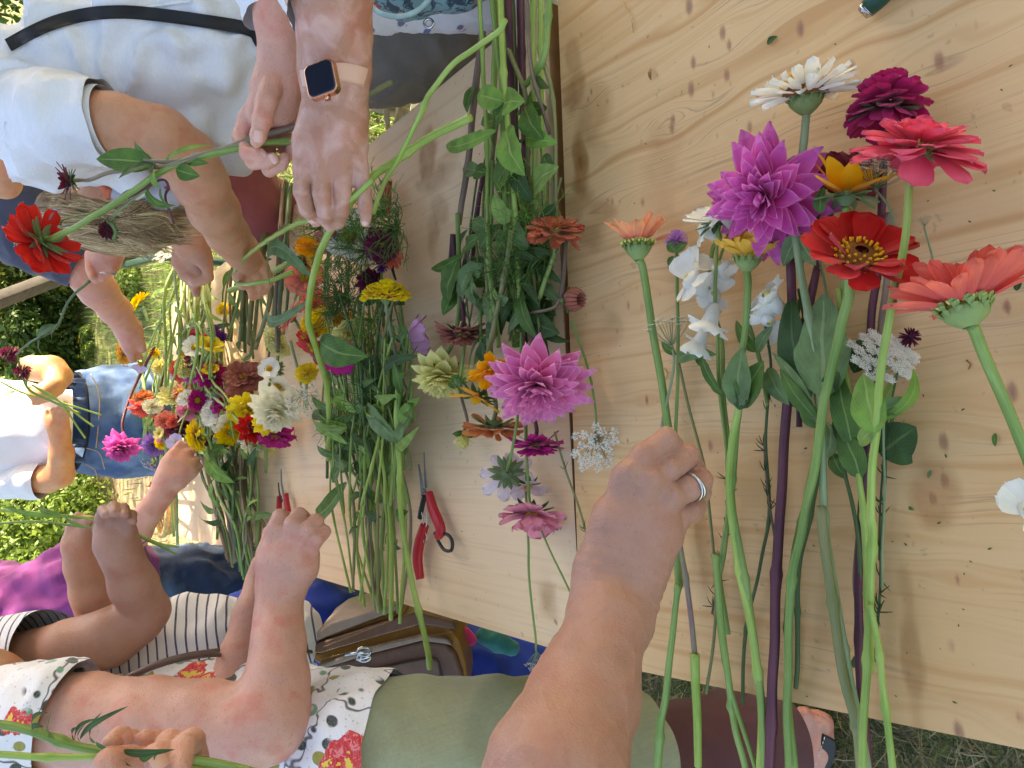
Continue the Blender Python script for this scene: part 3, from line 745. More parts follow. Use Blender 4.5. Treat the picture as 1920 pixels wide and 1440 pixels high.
for off, tl in ((0, .12), (.0016, -.16)):
    a = np.linspace(0, 2*np.pi, 41); rr = .0112
    Pn = np.array([tuple(c + ax*(off+tl*rr*math.cos(t)) + u*math.cos(t)*rr + v*math.sin(t)*rr) for t in a]); rg.add(*tube(Pn, .0012, 8, cap=False))
rg.build('ring', M_silver, pA, og)

# --- P1: hands of the woman in the leaf print blouse
p1o = T(760,-60,.2); p1 = person('woman at the right in a leaf-print blouse and grey trousers, wearing a pink smartwatch', p1o)
B1 = (ch((610,-120,.70,92),(622,-20,.72,74),(628,60,.74,64))
   + ch((600,60,.745,42),(598,130,.76,36),(604,200,.78,34)) + ch((655,60,.745,40),(656,130,.76,36),(654,205,.78,34))
   + ch((628,60,.745,52),(628,130,.76,44),(628,215,.785,40))
   + ch((598,220,.785,34),(580,265,.79,28),(569,315,.795,21),(566,358,.80,17.5),(576,392,.815,16),(592,414,.83,13))
   + ch((615,220,.783,34),(606,270,.785,29),(604,322,.79,21),(603,366,.795,18),(610,400,.81,17),(619,422,.83,14))
   + ch((640,220,.783,34),(640,270,.785,29),(641,320,.79,20),(643,362,.795,17.5),(640,396,.81,16),(635,418,.83,13))
   + ch((655,220,.787,32),(665,270,.79,25),(675,315,.795,18),(681,352,.80,15.5),(685,388,.81,14),(685,416,.825,11))
   + ch((590,230,.80,30),(575,290,.825,24),(590,350,.86,20),(610,385,.88,16))
   + ch((630,215,.779,10),(632,260,.777,8),(640,318,.785,10)) + ch((612,225,.779,9),(604,318,.784,10)) + ch((655,225,.782,8),(673,312,.789,9)))
b1, h1 = organic('body', B1, .0024, .004, SK_wv, p1, p1o, bumps(.0009, .018, 5))
B1b = (ch((505,-60,.80,46),(518,40,.82,38),(524,110,.84,36)) + ch((540,40,.825,30),(545,110,.84,28))
   + ch((520,110,.84,34),(505,165,.845,32),(490,215,.85,28)) + ch((540,110,.84,30),(535,170,.85,30),(530,215,.86,26))
   + ch((515,150,.835,24),(500,190,.82,22),(492,225,.815,20),(484,255,.815,16),(480,266,.82,12))
   + ch((480,200,.855,22),(462,225,.86,18),(452,258,.86,17),(466,290,.85,16),(486,290,.84,14))
   + ch((500,225,.87,22),(470,268,.875,17),(476,302,.86,17),(500,303,.845,15),(512,298,.84,13))
   + ch((515,225,.88,20),(500,280,.88,16),(505,318,.87,15),(528,308,.855,13),(534,298,.85,12))
   + ch((530,225,.88,18),(535,280,.88,14),(548,290,.865,12),(545,268,.86,11)))
b1b, h1b = organic('right_arm', B1b, .0024, .003, SK_pink, p1, p1o, bumps(.0008, .018, 6))
nail(h1b, 484, 256, R_(95), .013, .010, p1, p1o); nail(h1b, 496, 287, R_(35), .011, .009, p1, p1o); nail(h1b, 514, 297, R_(50), .011, .009, p1, p1o)
nail(h1, 586, 417, R_(110), .007, .010, p1, p1o); nail(h1, 684, 419, R_(95), .006, .008, p1, p1o)
def leafprint(nt, p, col):
    v = nt.nodes.new('ShaderNodeTexVoronoi'); v.inputs['Scale'].default_value = 75; nt.links.new(mapv(nt, p, (1.0, .35, .5), (0, .5, .9)), v.inputs['Vector'])
    m1 = ramp(nt, v.outputs['Distance'], [(.24, (1,1,1)), (.30, (0,0,0))]).outputs[0]
    big = ramp(nt, noise(nt, p, 14, 2), [(.46, (0,0,0)), (.52, (1,1,1))]).outputs[0]
    sp = nt.nodes.new('ShaderNodeSeparateColor'); nt.links.new(v.outputs['Color'], sp.inputs[0])
    cc = ramp(nt, sp.outputs[0], [(0, lin((60,56,150))), (.3, lin((190,60,80))), (.55, lin((70,60,120))), (.8, lin((210,150,120)))], 'CONSTANT').outputs[0]
    return mixc(nt, mth(nt, 'MULTIPLY', mth(nt, 'MULTIPLY', m1, big), .85), col, cc)
C_leaf = cloth_mat('leafprint', (228,226,232), extra=leafprint)
sl1 = ch((600,-140,.69,105),(612,-30,.715,84),(622,34,.735,74))
organic('blouse', sl1, .006, .006, C_leaf, p1, p1o, folds(21, .005, .05), cuts=[(D(628,22,.735), (D(638,62,.735)-D(606,-40,.735)))])
organic('sleeve', ch((480,-150,.78,70),(500,-50,.81,58),(512,20,.83,50),(518,45,.83,46)), .006, .006, C_leaf, p1, p1o, folds(22, .004, .05), cuts=[(D(516,32,.83), (D(524,60,.83)-D(500,-40,.83)))])
organic('blouse_front', ch((330,-190,1.10,150),(600,-130,1.16,150),(930,-135,1.2,175)), .010, .01, C_leaf, p1, p1o, folds(23, .008, .1))
organic('blouse_hem', ch((560,-30,1.02,60),(700,-25,1.06,72),(930,-40,1.08,92)), .007, .008, C_leaf, p1, p1o, folds(24, .005, .06))
C_grey = cloth_mat('greytrousers', (134,126,120), var=.1)
organic('trousers', ch((560,70,1.32,105),(700,70,1.33,112),(860,60,1.36,112),(980,60,1.40,112),(1200,40,1.5,105)), .008, .01, C_grey, p1, p1o, folds(25, .010, .10, (.35,1,1)))
# watch
M_band = plain('watch_band', (226,178,156), .45, var=.03, nscale=10); M_rose = plain('rose_gold', (224,164,138), .25, metal=1, var=.02)
mt, nt, b, out = newmat('watch_glass'); b.inputs['Base Color'].default_value = (.012,.014,.03,1); b.inputs['Roughness'].default_value = .08; M_glass = mt
wq = [hit(h1, x, y)[0] for x, y in ((588,140),(622,132),(588,170),(625,165))]
wc = D(600,147,.712); n_ = (-F + (-RT)*-.0).normalized()
t1 = (D(629,141,.712)-D(571,153,.712)).normalized(); n_ = (-F*.96 + X*-.28).normalized(); t1 = (t1-n_*t1.dot(n_)).normalized(); s1 = n_.cross(t1)
def rrect(c, t, s, a, b_, r, n=5):
    P = []
    for (sx, sy, a0) in ((1,1,0),(-1,1,90),(-1,-1,180),(1,-1,270)):
        for k in range(n+1):
            an = R_(a0+90*k/n); P.append(c + t*(sx*(a-r)+math.cos(an)*r) + s*(sy*(b_-r)+math.sin(an)*r))
    return P
k_ = .712/FPX
prism('watch_case', rrect(wc, t1, s1, 32*k_, 33*k_, 12*k_), -n_*.009, M_rose, p1, p1o, .0015, 2)
prism('watch_face', rrect(wc+n_*.0012, t1, s1, 28.5*k_, 29.5*k_, 11*k_), -n_*.002, M_glass, p1, p1o, .0006, 2)
m_ = MB(); cc = wc - s1*36*k_ - n_*.005 + t1*3*k_; m_.add(*tube([cc-s1*.0015, cc+s1*.002], .0032, 10)); m_.build('watch_crown', M_rose, p1, p1o)
ribbon_on(h1, [(618,141),(640,137),(665,141),(686,147)], 35, M_band, 'watch_band', p1, p1o, .0022, .0005)
ribbon_on(h1, [(566,150),(576,148),(588,146)], 33, M_band, 'watch_band', p1, p1o, .0022, .0005, 10)

# floral sling bag of P1
def bagprint(nt, p, col):
    v = nt.nodes.new('ShaderNodeTexVoronoi'); v.inputs['Scale'].default_value = 34; nt.links.new(p, v.inputs['Vector'])
    m1 = ramp(nt, v.outputs['Distance'], [(.26, (1,1,1)), (.32, (0,0,0))]).outputs[0]
    sp = nt.nodes.new('ShaderNodeSeparateColor'); nt.links.new(v.outputs['Color'], sp.inputs[0])
    cc = ramp(nt, sp.outputs[1], [(0, lin((196,44,52))), (.45, lin((206,128,108))), (.7, lin((50,66,78)))], 'CONSTANT').outputs[0]
    c2 = mixc(nt, ramp(nt, noise(nt, p, 60, 3, .6, 1), [(.5, (0,0,0)), (.56, (1,1,1))]).outputs[0], col, lin((44,58,74)))
    return mixc(nt, m1, c2, cc)
C_bag = cloth_mat('floral_bag', (116,150,160), extra=bagprint)
fb = thing('shoulder_bag', 'teal shoulder bag with red flower print hanging by the grey trousers', 'bag', D(770,-10,.99))
P_ = [D(x, y, .985) for x, y in ((690,-60),(700,0),(716,22),(738,33),(765,32),(785,22),(805,4),(905,-4),(960,-20),(970,-70))]
organic('pouch', ch((700,-60,.99,60),(760,-38,.98,62),(860,-48,.99,56),(930,-70,1.0,50)), .005, .006, C_bag, fb, fb.location, folds(31,.003,.08))
m_ = MB(); m_.add(*tube(smoothpath([D(686,-2,.945),D(708,22,.94),D(742,31,.935),D(775,24,.935),D(800,4,.935),D(820,-30,.935)]), .0035, 7)); m_.build('piping', plain('piping_bag', (150,180,186), .6), fb, fb.location)
m_ = MB(); c = D(804,44,1.0)
a = np.linspace(0, 2*np.pi, 21); m_.add(*tube([c+X*math.cos(t)*.0062+Y*math.sin(t)*.0062 for t in a], .0022, 6, cap=False)); m_.build('eyelet', M_silver, fb, fb.location)

# --- P2: woman leaning over, pale shirt
p2o = D(250,200,1.15); p2 = person('woman bent over the table in a pale shirt with a black shoulder strap', p2o)
C_shirt = cloth_mat('paleshirt', (228,226,232), var=.03, bs=.5)
T2 = (ch((85,200,1.12,112),(180,150,1.12,125),(300,120,1.14,160),(430,90,1.16,150)) + ch((50,190,1.10,112),(60,215,1.07,90),(110,235,1.03,72))
   + ch((225,45,1.2,138),(300,40,1.22,160),(440,40,1.22,150)) + ch((330,190,1.16,95),(430,190,1.20,95),(470,120,1.2,110)) + ch((95,282,1.10,40),(160,300,1.12,36),(225,330,1.15,28)))
def d2(P, n):
    c0 = np.array(D(190,175,1.0)); q = P-c0; r = np.linalg.norm(q, axis=1)
    ang = np.arctan2(q@np.array(RT), q@np.array(X)); w_ = np.exp(-((r-.12)/.12)**2)
    w_ = np.exp(-((r-.17)/.16)**2); o = .030*w_*(1-np.minimum(1, np.abs(np.sin(ang*4.0+5*r+.6*fieldn(P, 12, .1)))*1.3)) - .006*w_
    return o + .004*fieldn(P, 8, .12) + .012*(1-np.minimum(np.abs(fieldn(P, 91, .16, 8, (1,.5,1)))*1.5, 1))
b2s, h2s = organic('shirt', T2, .008, .012, C_shirt, p2, p2o, d2, cuts=[(D(193,290,.99), (D(290,300,1.05)-D(180,290,.99)))] if False else ())
# sleeve as its own piece with a clean hem
hemn = (D(240,262,.985)-D(180,268,.985)).normalized()
organic('sleeve', ch((60,215,1.03,84),(130,226,.99,74),(200,230,.975,65),(260,236,.975,63)), .006, .01, C_shirt, p2, p2o, folds(41, .005, .09), cuts=[(D(201,230,.975), hemn)])
organic('sleeve_hem', ch((170,229,.977,68),(230,233,.975,66)), .005, .006, C_shirt, p2, p2o, None, cuts=[(D(206,230,.975), hemn), (D(190,230,.975), -hemn)])
B2 = (ch((150,228,.985,60),(220,236,.98,56),(300,258,1.0,55),(350,298,1.04,53),(378,345,1.07,47))
   + ch((378,345,1.07,47),(402,395,1.14,44),(428,440,1.22,37),(452,470,1.30,32))
   + ch((450,462,1.30,24),(472,484,1.33,20)) + ch((445,470,1.30,24),(462,496,1.33,20))
   + ch((475,482,1.33,13.5),(494,502,1.35,12.5),(504,524,1.37,11),(496,544,1.40,10)) + ch((468,490,1.33,13.5),(480,514,1.35,12.5),(488,536,1.38,11),(484,552,1.41,10))
   + ch((459,496,1.33,13.5),(466,520,1.35,12),(472,542,1.38,10.5),(474,556,1.41,9)) + ch((450,490,1.32,13),(448,515,1.33,12),(456,536,1.36,10)))
b2, h2 = organic('body', B2, .0036, .005, SK_warm, p2, p2o, bumps(.0012, .03, 8))
B2b = (ch((330,300,1.25,50),(342,360,1.30,46),(352,420,1.38,38),(360,460,1.42,30))
   + ch((350,455,1.43,24),(345,490,1.46,20),(350,515,1.46,13),(368,528,1.44,11),(385,524,1.43,10)) + ch((365,455,1.42,22),(378,480,1.42,17),(388,500,1.42,12),(392,520,1.43,10))
   + ch((355,470,1.45,22),(372,505,1.45,14),(382,518,1.44,11)) + ch((350,500,1.46,14),(366,538,1.46,11),(368,550,1.45,9)))
organic('left_arm', B2b, .0045, .004, SK_warm, p2, p2o, bumps(.001, .03, 9))
C_rose = cloth_mat('rosetrousers', (150,84,86)); organic('trousers', ch((430,250,1.62,70),(440,340,1.64,62),(470,390,1.66,55),(560,400,1.75,50)), .012, .012, C_rose, p2, p2o, folds(44,.006,.1))
C_print = cloth_mat('smallprint', (206,206,224), extra=leafprint)
organic('shirt_front', ch((420,215,1.24,46),(395,255,1.24,40),(330,330,1.26,34),(300,370,1.24,30),(225,368,1.22,22)), .008, .008, C_print, p2, p2o, folds(45,.004,.06))
M_black = plain('black_strap', (26,26,32), .7, var=.1, nscale=300)
ribbon_on(h2s, [(20,88),(60,66),(110,44),(170,30),(230,26),(290,30),(380,42),(470,58),(492,84)], 24, M_black, 'shoulder_strap', p2, p2o, .002, .004, 30)
# collar strip and seam
ribbon_on(h2s, [(120,50),(170,34),(230,22),(300,12),(360,4)], 5, plain('seam_pale',(226,226,234),.8), 'seam', p2, p2o, .001, .003, 20)
# head with hair
HD = ch((165,395,1.30,72),(235,400,1.30,70)) + ch((200,372,1.24,46),(255,372,1.25,32)) + ch((265,395,1.30,42),(285,400,1.31,36)) + ch((290,392,1.31,16),(302,396,1.31,10)) + ch((215,340,1.24,40),(230,300,1.2,40))
hd, hh = organic('head', HD, .006, .008, SK_warm, p2, p2o)
ER = ch((184,352,1.205,7),(194,350,1.20,8),(202,358,1.20,8),(200,368,1.20,7),(190,374,1.205,6)) + ch((190,362,1.21,8),(196,362,1.21,7))
organic('ear', ER, .002, .002, skin_mat('ear', (226,128,96), (224,110,84), .05), p2, p2o)
def hair_mat(name, c1, c2):
    mt, nt, b, out = newmat('hair_'+name); g = nt.nodes.new('ShaderNodeNewGeometry')
    uvn = nt.nodes.new('ShaderNodeSeparateXYZ'); nt.links.new(nt.nodes.new('ShaderNodeUVMap').outputs[0], uvn.inputs[0]); r = ramp(nt, uvn.outputs[0], [(0, lin(c1)), (.45, lin(((c1[0]+c2[0])//2, (c1[1]+c2[1])//2, (c1[2]+c2[2])//2))), (1, lin(c2))]); nt.links.new(r.outputs[0], b.inputs['Base Color'])
    b.inputs['Roughness'].default_value = .38; b.inputs['Specular IOR Level'].default_value = .5; return mt
r = np.random.RandomState(4); m_ = MB()
def lock(x0, y0, x1, y1, dm, n, spread, wave, bulge=.05):
    cl = r.uniform(); ph = r.uniform(0, 6); f_ = r.uniform(4, 8)
    for _ in range(n):
        a = r.normal(size=2)*spread*.5; b = r.normal(size=2)*spread; L = r.uniform(.7, 1.06); lf = r.uniform(0, .012); pts = []
        for t in np.linspace(0, L, 8):
            w_ = wave*math.sin(ph+f_*t)*t; dx, dy = x1-x0, y1-y0; q = math.hypot(dx, dy)
            x = x0+a[0]+(dx+b[0]-a[0])*t-w_*dy/q; y = y0+a[1]*1.0+(dy+b[1]-a[1])*t+w_*dx/q
            rim = min(1, max(0, 1-((y-410)/72)**2)); endt = max(0, 1-((x-185)/150)**2)
            pts.append(D(x, y, dm-bulge*math.sqrt(max(0, rim*endt))-lf+r.uniform(0,.002)))
        V, Fc, U = tube(smoothpath(pts, 15), np.linspace(.0009, .00045, 15), 3, cap=False); U[:,0] = min(.999, max(.001, cl*.75+.25*r.uniform())); m_.add(V, Fc, U)
for k in range(84):
    u = r.uniform(); y0 = 362+86*u; x0 = 86+34*abs(u-.5)+r.normal()*9; x1 = 262+62*math.sin(math.pi*min(1, u*.8+.18))+r.normal()*22; y1 = 360+112*u**.85+r.normal()*9
    lock(x0, y0, x1, min(y1, 474), 1.262, 54, 5.0, r.uniform(6, 15))
for k in range(30):
    u = r.uniform(); lock(110+80*u, 362+80*r.uniform(), 285+r.normal()*22, 385+75*r.uniform(), 1.252, 34, 4.5, r.uniform(10, 20))
for k in range(20): lock(225+r.normal()*22, 385+r.normal()*18, 296+r.normal()*18, 440+r.normal()*22, 1.262, 24, 4, r.uniform(10, 22), .03)
ho = m_.build('hair', hair_mat('ashblond', (104,68,40), (250,224,172)), p2, p2o); ho['kind'] = 'stuff'
HB = ch((130,404,1.30,54),(200,408,1.30,60),(255,420,1.30,46)) + ch((270,430,1.30,26),(300,446,1.30,14))
organic('hair_mass', HB, .006, .01, plain('hair_under', (110,82,56), .6, var=.35, nscale=70, bmp=.4), p2, p2o, folds(46,.004,.03,(1,1,1)))
organic('scarf', ch((262,392,1.33,30),(300,390,1.34,28),(330,402,1.35,22)), .006, .006, cloth_mat('navy', (58,62,92)), p2, p2o, folds(47,.003,.05))

# --- P3: person behind in slate blue
p3o = D(40,400,1.7); p3 = person('person in slate-blue clothes behind the leaning woman, arm stretched to the far flowers', p3o)
C_slate = cloth_mat('slate', (74,78,96), var=.1)
organic('shirt', ch((-60,330,1.7,95),(30,370,1.7,80),(60,420,1.72,72)) + ch((20,440,1.7,50),(110,485,1.72,38),(140,492,1.72,40)), .010, .012, C_slate, p3, p3o, folds(51,.008,.12), cuts=[(D(150,498,1.72), (D(180,520,1.75)-D(110,485,1.72)))])
B3 = (ch((100,478,1.73,34),(150,500,1.74,36),(185,545,1.80,32),(215,580,1.88,27),(240,618,1.95,22))
   + ch((240,618,1.95,18),(246,645,1.98,15),(252,665,2.0,8),(262,670,2.0,7)) + ch((250,620,1.95,14),(262,640,1.97,9),(268,655,1.98,8)) + ch((238,630,1.95,14),(243,660,1.97,8),(248,675,1.98,7)))
organic('body', B3, .006, .006, SK_pink, p3, p3o, bumps(.001,.03,12))
B3b = (ch((212,400,1.5,26),(205,470,1.5,25),(200,490,1.5,24)) + ch((208,486,1.5,15),(213,500,1.49,9),(211,508,1.48,8)) + ch((200,486,1.5,18),(204,505,1.49,9),(202,514,1.48,8))
   + ch((190,485,1.5,18),(190,508,1.49,9),(193,522,1.48,8)) + ch((180,480,1.5,17),(176,510,1.49,9),(180,526,1.48,8)) + ch((172,478,1.5,12),(168,505,1.48,8),(172,520,1.47,7)))
organic('left_arm', B3b, .004, .004, SK_pink, p3, p3o, bumps(.001,.03,13))
m_ = MB(); c = D(203,514,1.474); a = np.linspace(0,2*np.pi,25); m_.add(*tube([c+X*math.sin(t)*.004+F*math.sin(t)*.006+Y*math.cos(t)*.0-(-Y)*0+RT.cross(X)*0+ (Y*.2+X*.9).normalized()*0 + (X*.35-F*.9)*0 + Y*0 + (-F)*0+ (X*math.cos(t)*.010+F*math.sin(t)*.010) for t in a], .0015, 6, cap=False)); m_.build('ring', M_silver, p3, p3o)
organic('upper_arm', ch((-60,240,1.35,60),(-10,290,1.36,42),(0,325,1.38,34),(8,345,1.4,28)), .007, .006, SK_warm, p3, p3o)

# --- P4: young woman in white t-shirt and jeans
p4o = G(120,800) if False else Vector((*D(140,800,2.85)[:2], 0)); p4 = person('young woman standing beyond the table in white t-shirt and blue jeans', p4o)
C_white = cloth_mat('whitetee', (232,230,234), var=.02)
T4 = ch((-190,830,2.75,70),(-60,828,2.75,95),(40,822,2.75,88),(110,808,2.75,70),(150,806,2.76,72)) + ch((-60,760,2.75,50),(30,762,2.75,48))
organic('t_shirt', T4, .016, .02, C_white, p4, p4o, folds(61,.009,.2,(1,1,.5)), cuts=[(D(131,800,2.75), (D(150,800,2.77)-D(100,800,2.72)))])
organic('sleeve', ch((-140,860,2.72,60),(-40,895,2.66,40),(60,900,2.64,32),(100,900,2.64,30)), .012, .01, C_white, p4, p4o, folds(62,.005,.15), cuts=[(D(80,900,2.64), (D(110,900,2.64)-D(50,900,2.64)))])
B4 = (ch((20,900,2.64,24),(90,898,2.64,25),(112,890,2.62,24),(116,850,2.58,20),(112,815,2.56,15))
   + ch((112,815,2.56,14),(104,795,2.55,12),(108,770,2.53,7),(122,757,2.52,6)) + ch((118,812,2.56,12),(122,785,2.54,7),(126,768,2.53,6)) + ch((106,812,2.56,12),(96,785,2.54,7),(100,768,2.53,6)) + ch((100,800,2.55,9),(90,778,2.54,6),(90,768,2.53,5)))
organic('body', B4, .006, .006, SK_gold, p4, p4o)
B4b = (ch((60,690,2.62,24),(96,694,2.60,26),(110,706,2.58,22),(102,724,2.52,17),(88,738,2.50,14)) + ch((84,736,2.5,14),(68,742,2.49,10),(56,738,2.48,6)) + ch((84,740,2.5,12),(72,754,2.49,6),(62,756,2.48,5)) + ch((86,730,2.5,12),(66,728,2.49,6),(54,726,2.48,5)))
organic('left_arm', B4b, .006, .006, SK_gold, p4, p4o)
def denim(nt, p, col):
    return mixc(nt, ramp(nt, noise(nt, p, 7, 4), [(.45, (0,0,0)), (.7, (.5,.5,.5))]).outputs[0], col, lin((150,178,210)))
C_jean = cloth_mat('denim', (58,86,132), var=.18, extra=denim, bs=.6)
organic('jeans', ch((135,790,2.84,86),(190,790,2.86,92),(260,790,2.9,96)) + ch((230,745,2.9,60),(420,740,3.1,45),(620,745,3.5,34)) + ch((230,835,2.9,58),(420,835,3.1,45),(620,830,3.5,34)), .016, .018, C_jean, p4, p4o, folds(63,.008,.16), cuts=[(D(132,790,2.84), (D(100,790,2.8)-D(160,790,2.88)))])
organic('belt', ch((136,790,2.83,90),(152,790,2.83,92)), .012, .008, plain('belt_black', (30,28,30), .5), p4, p4o, None, cuts=[(D(131,790,2.84), (D(100,790,2.8)-D(160,790,2.88))), (D(158,790,2.84), (D(160,790,2.88)-D(100,790,2.8)))])
M_thread = plain('tan_thread', (186,160,120), .8)
for yy in (712, 748, 826, 862):
    m_ = MB(); a = D(132,yy,2.70); b = D(160,yy+2,2.70); m_.add(*tube([a, b], .010, 5, flat=.4)); m_.build('belt_loop', C_jean, p4, p4o)
for pts in (((160,870),(178,882),(182,900)), ((162,840),(186,850),(196,880)), ((170,700),(186,740),(184,800),(180,840))):
    m_ = MB(); m_.add(*tube(smoothpath([D(x,y,2.67) for x,y in pts]), .002, 4)); m_.build('stitching', M_thread, p4, p4o)

# --- P5: magenta top
p5o = D(120,1150,1.75); p5 = person('woman in a magenta top and dark jeans, one hand reaching among the far flowers', p5o)
C_mag = cloth_mat('magenta', (142,64,132), var=.15)
organic('blouse', ch((-120,1160,1.8,120),(0,1165,1.75,95),(80,1140,1.75,72),(150,1110,1.78,80),(215,1090,1.8,70)) + ch((180,1030,1.80,28),(228,1010,1.76,28),(256,1000,1.75,24)) + ch((150,1060,1.8,50),(240,1060,1.82,42)), .010, .012, C_mag, p5, p5o, folds(71,.013,.14), cuts=[(D(264,992,1.75), (D(300,955,1.75)-D(250,1010,1.75)))])
B5 = (ch((205,1035,1.78,27),(255,1000,1.75,26),(280,960,1.75,22),(305,925,1.76,21),(318,895,1.77,22))
   + ch((312,900,1.77,20),(322,868,1.78,16),(335,845,1.79,9),(350,835,1.8,8)) + ch((325,898,1.77,20),(338,870,1.78,14),(350,850,1.79,9),(362,845,1.8,7)) + ch((332,900,1.77,18),(350,880,1.78,12),(362,866,1.79,8),(370,862,1.8,7)) + ch((340,898,1.77,14),(360,886,1.78,10),(373,875,1.8,8)) + ch((315,885,1.77,14),(326,850,1.78,9),(338,832,1.79,7)))
organic('body', B5, .005, .005, SK_pink, p5, p5o, bumps(.001,.03,14))
def denim2(nt, p, col): return mixc(nt, ramp(nt, noise(nt, p, 9, 4), [(.5, (0,0,0)), (.66, (.6,.6,.6))]).outputs[0], col, lin((110,142,168)))
C_dk = cloth_mat('darkdenim', (38,54,84), var=.2, extra=denim2, bs=.7)
organic('jeans', ch((275,1110,1.95,80),(350,1115,2.0,82),(450,1110,2.08,78),(640,1120,2.3,60)), .012, .014, C_dk, p5, p5o, folds(72,.012,.12,(1,1,1)))

# --- P6: striped shirt, both fists raised with a stem
p6o = D(250,1200,1.25); p6 = person('woman in a navy-striped white t-shirt, both hands raised over a green stem', p6o)
def stripes(nt, p, col):
    q = mapv(nt, p, (1,1,1), (0,0,0)); s_ = nt.nodes.new('ShaderNodeVectorMath'); s_.operation = 'DOT_PRODUCT'
    nt.links.new(p, s_.inputs[0]); ax = (X*.97+Y*.18-F*-.25).normalized(); s_.inputs[1].default_value = ax
    f = mth(nt, 'FRACT', mth(nt, 'MULTIPLY', s_.outputs['Value'], 1/.0155)); return mixc(nt, mth(nt, 'GREATER_THAN', f, .80), col, lin((40,44,80)))
C_str = cloth_mat('striped', (226,222,228), var=.02, extra=stripes)
organic('t_shirt', ch((120,1300,1.30,110),(250,1250,1.30,100),(340,1215,1.30,86),(400,1210,1.32,78),(520,1200,1.38,80)), .008, .012, C_str, p6, p6o, folds(81,.007,.12))
organic('sleeve', ch((-60,1280,1.20,100),(30,1245,1.14,84),(80,1232,1.12,78),(140,1215,1.11,74)), .007, .008, C_str, p6, p6o, folds(82,.003,.1), cuts=[(D(98,1228,1.12), (D(150,1205,1.11)-D(60,1240,1.13)))])
B6 = (ch((40,1242,1.14,56),(130,1220,1.12,54),(205,1195,1.13,52),(258,1162,1.15,44),(282,1146,1.16,32))
   + ch((276,1142,1.15,38),(250,1095,1.12,40),(228,1045,1.10,33),(217,1010,1.10,30))
   + ch((206,1020,1.10,27),(198,990,1.10,19)) + ch((216,1015,1.10,27),(213,986,1.10,20)) + ch((226,1018,1.10,26),(227,990,1.10,18)) + ch((232,1022,1.10,22),(239,996,1.10,15))
   + ch((196,992,1.09,13.5),(190,970,1.085,12.5),(194,956,1.07,11),(200,966,1.05,10)) + ch((213,988,1.09,13),(210,964,1.08,12),(213,950,1.07,11),(217,962,1.05,10)) + ch((228,990,1.09,13),(229,966,1.085,12),(232,953,1.07,10.5),(235,966,1.05,9.5)) + ch((240,996,1.09,11.5),(245,976,1.085,10.5),(248,965,1.075,9.5),(249,978,1.06,9))
   + ch((196,1010,1.11,18),(186,990,1.13,14),(190,966,1.13,11)))
organic('body', B6, .003, .005, SK_brown, p6, p6o, bumps(.0012,.03,15))
B6b = (ch((200,1170,1.24,45),(178,1110,1.22,40),(160,1060,1.20,33),(150,1020,1.18,30)) + ch((148,1020,1.18,22),(140,990,1.17,15),(150,972,1.15,10),(166,974,1.13,9)) + ch((155,1010,1.17,22),(162,985,1.15,14),(172,975,1.13,10)) + ch((140,1010,1.18,16),(136,985,1.16,10),(146,966,1.14,8)))
organic('left_arm', B6b, .0045, .005, SK_warm, p6, p6o, bumps(.001,.03,16))
C_blue = cloth_mat('royalblue', (30,58,150), var=.2)
organic('trousers', ch((470,1180,1.55,70),(600,1180,1.6,80),(760,1220,1.62,85),(900,1262,1.60,72),(1040,1270,1.62,64)), .010, .012, C_blue, p6, p6o, folds(83,.010,.12))

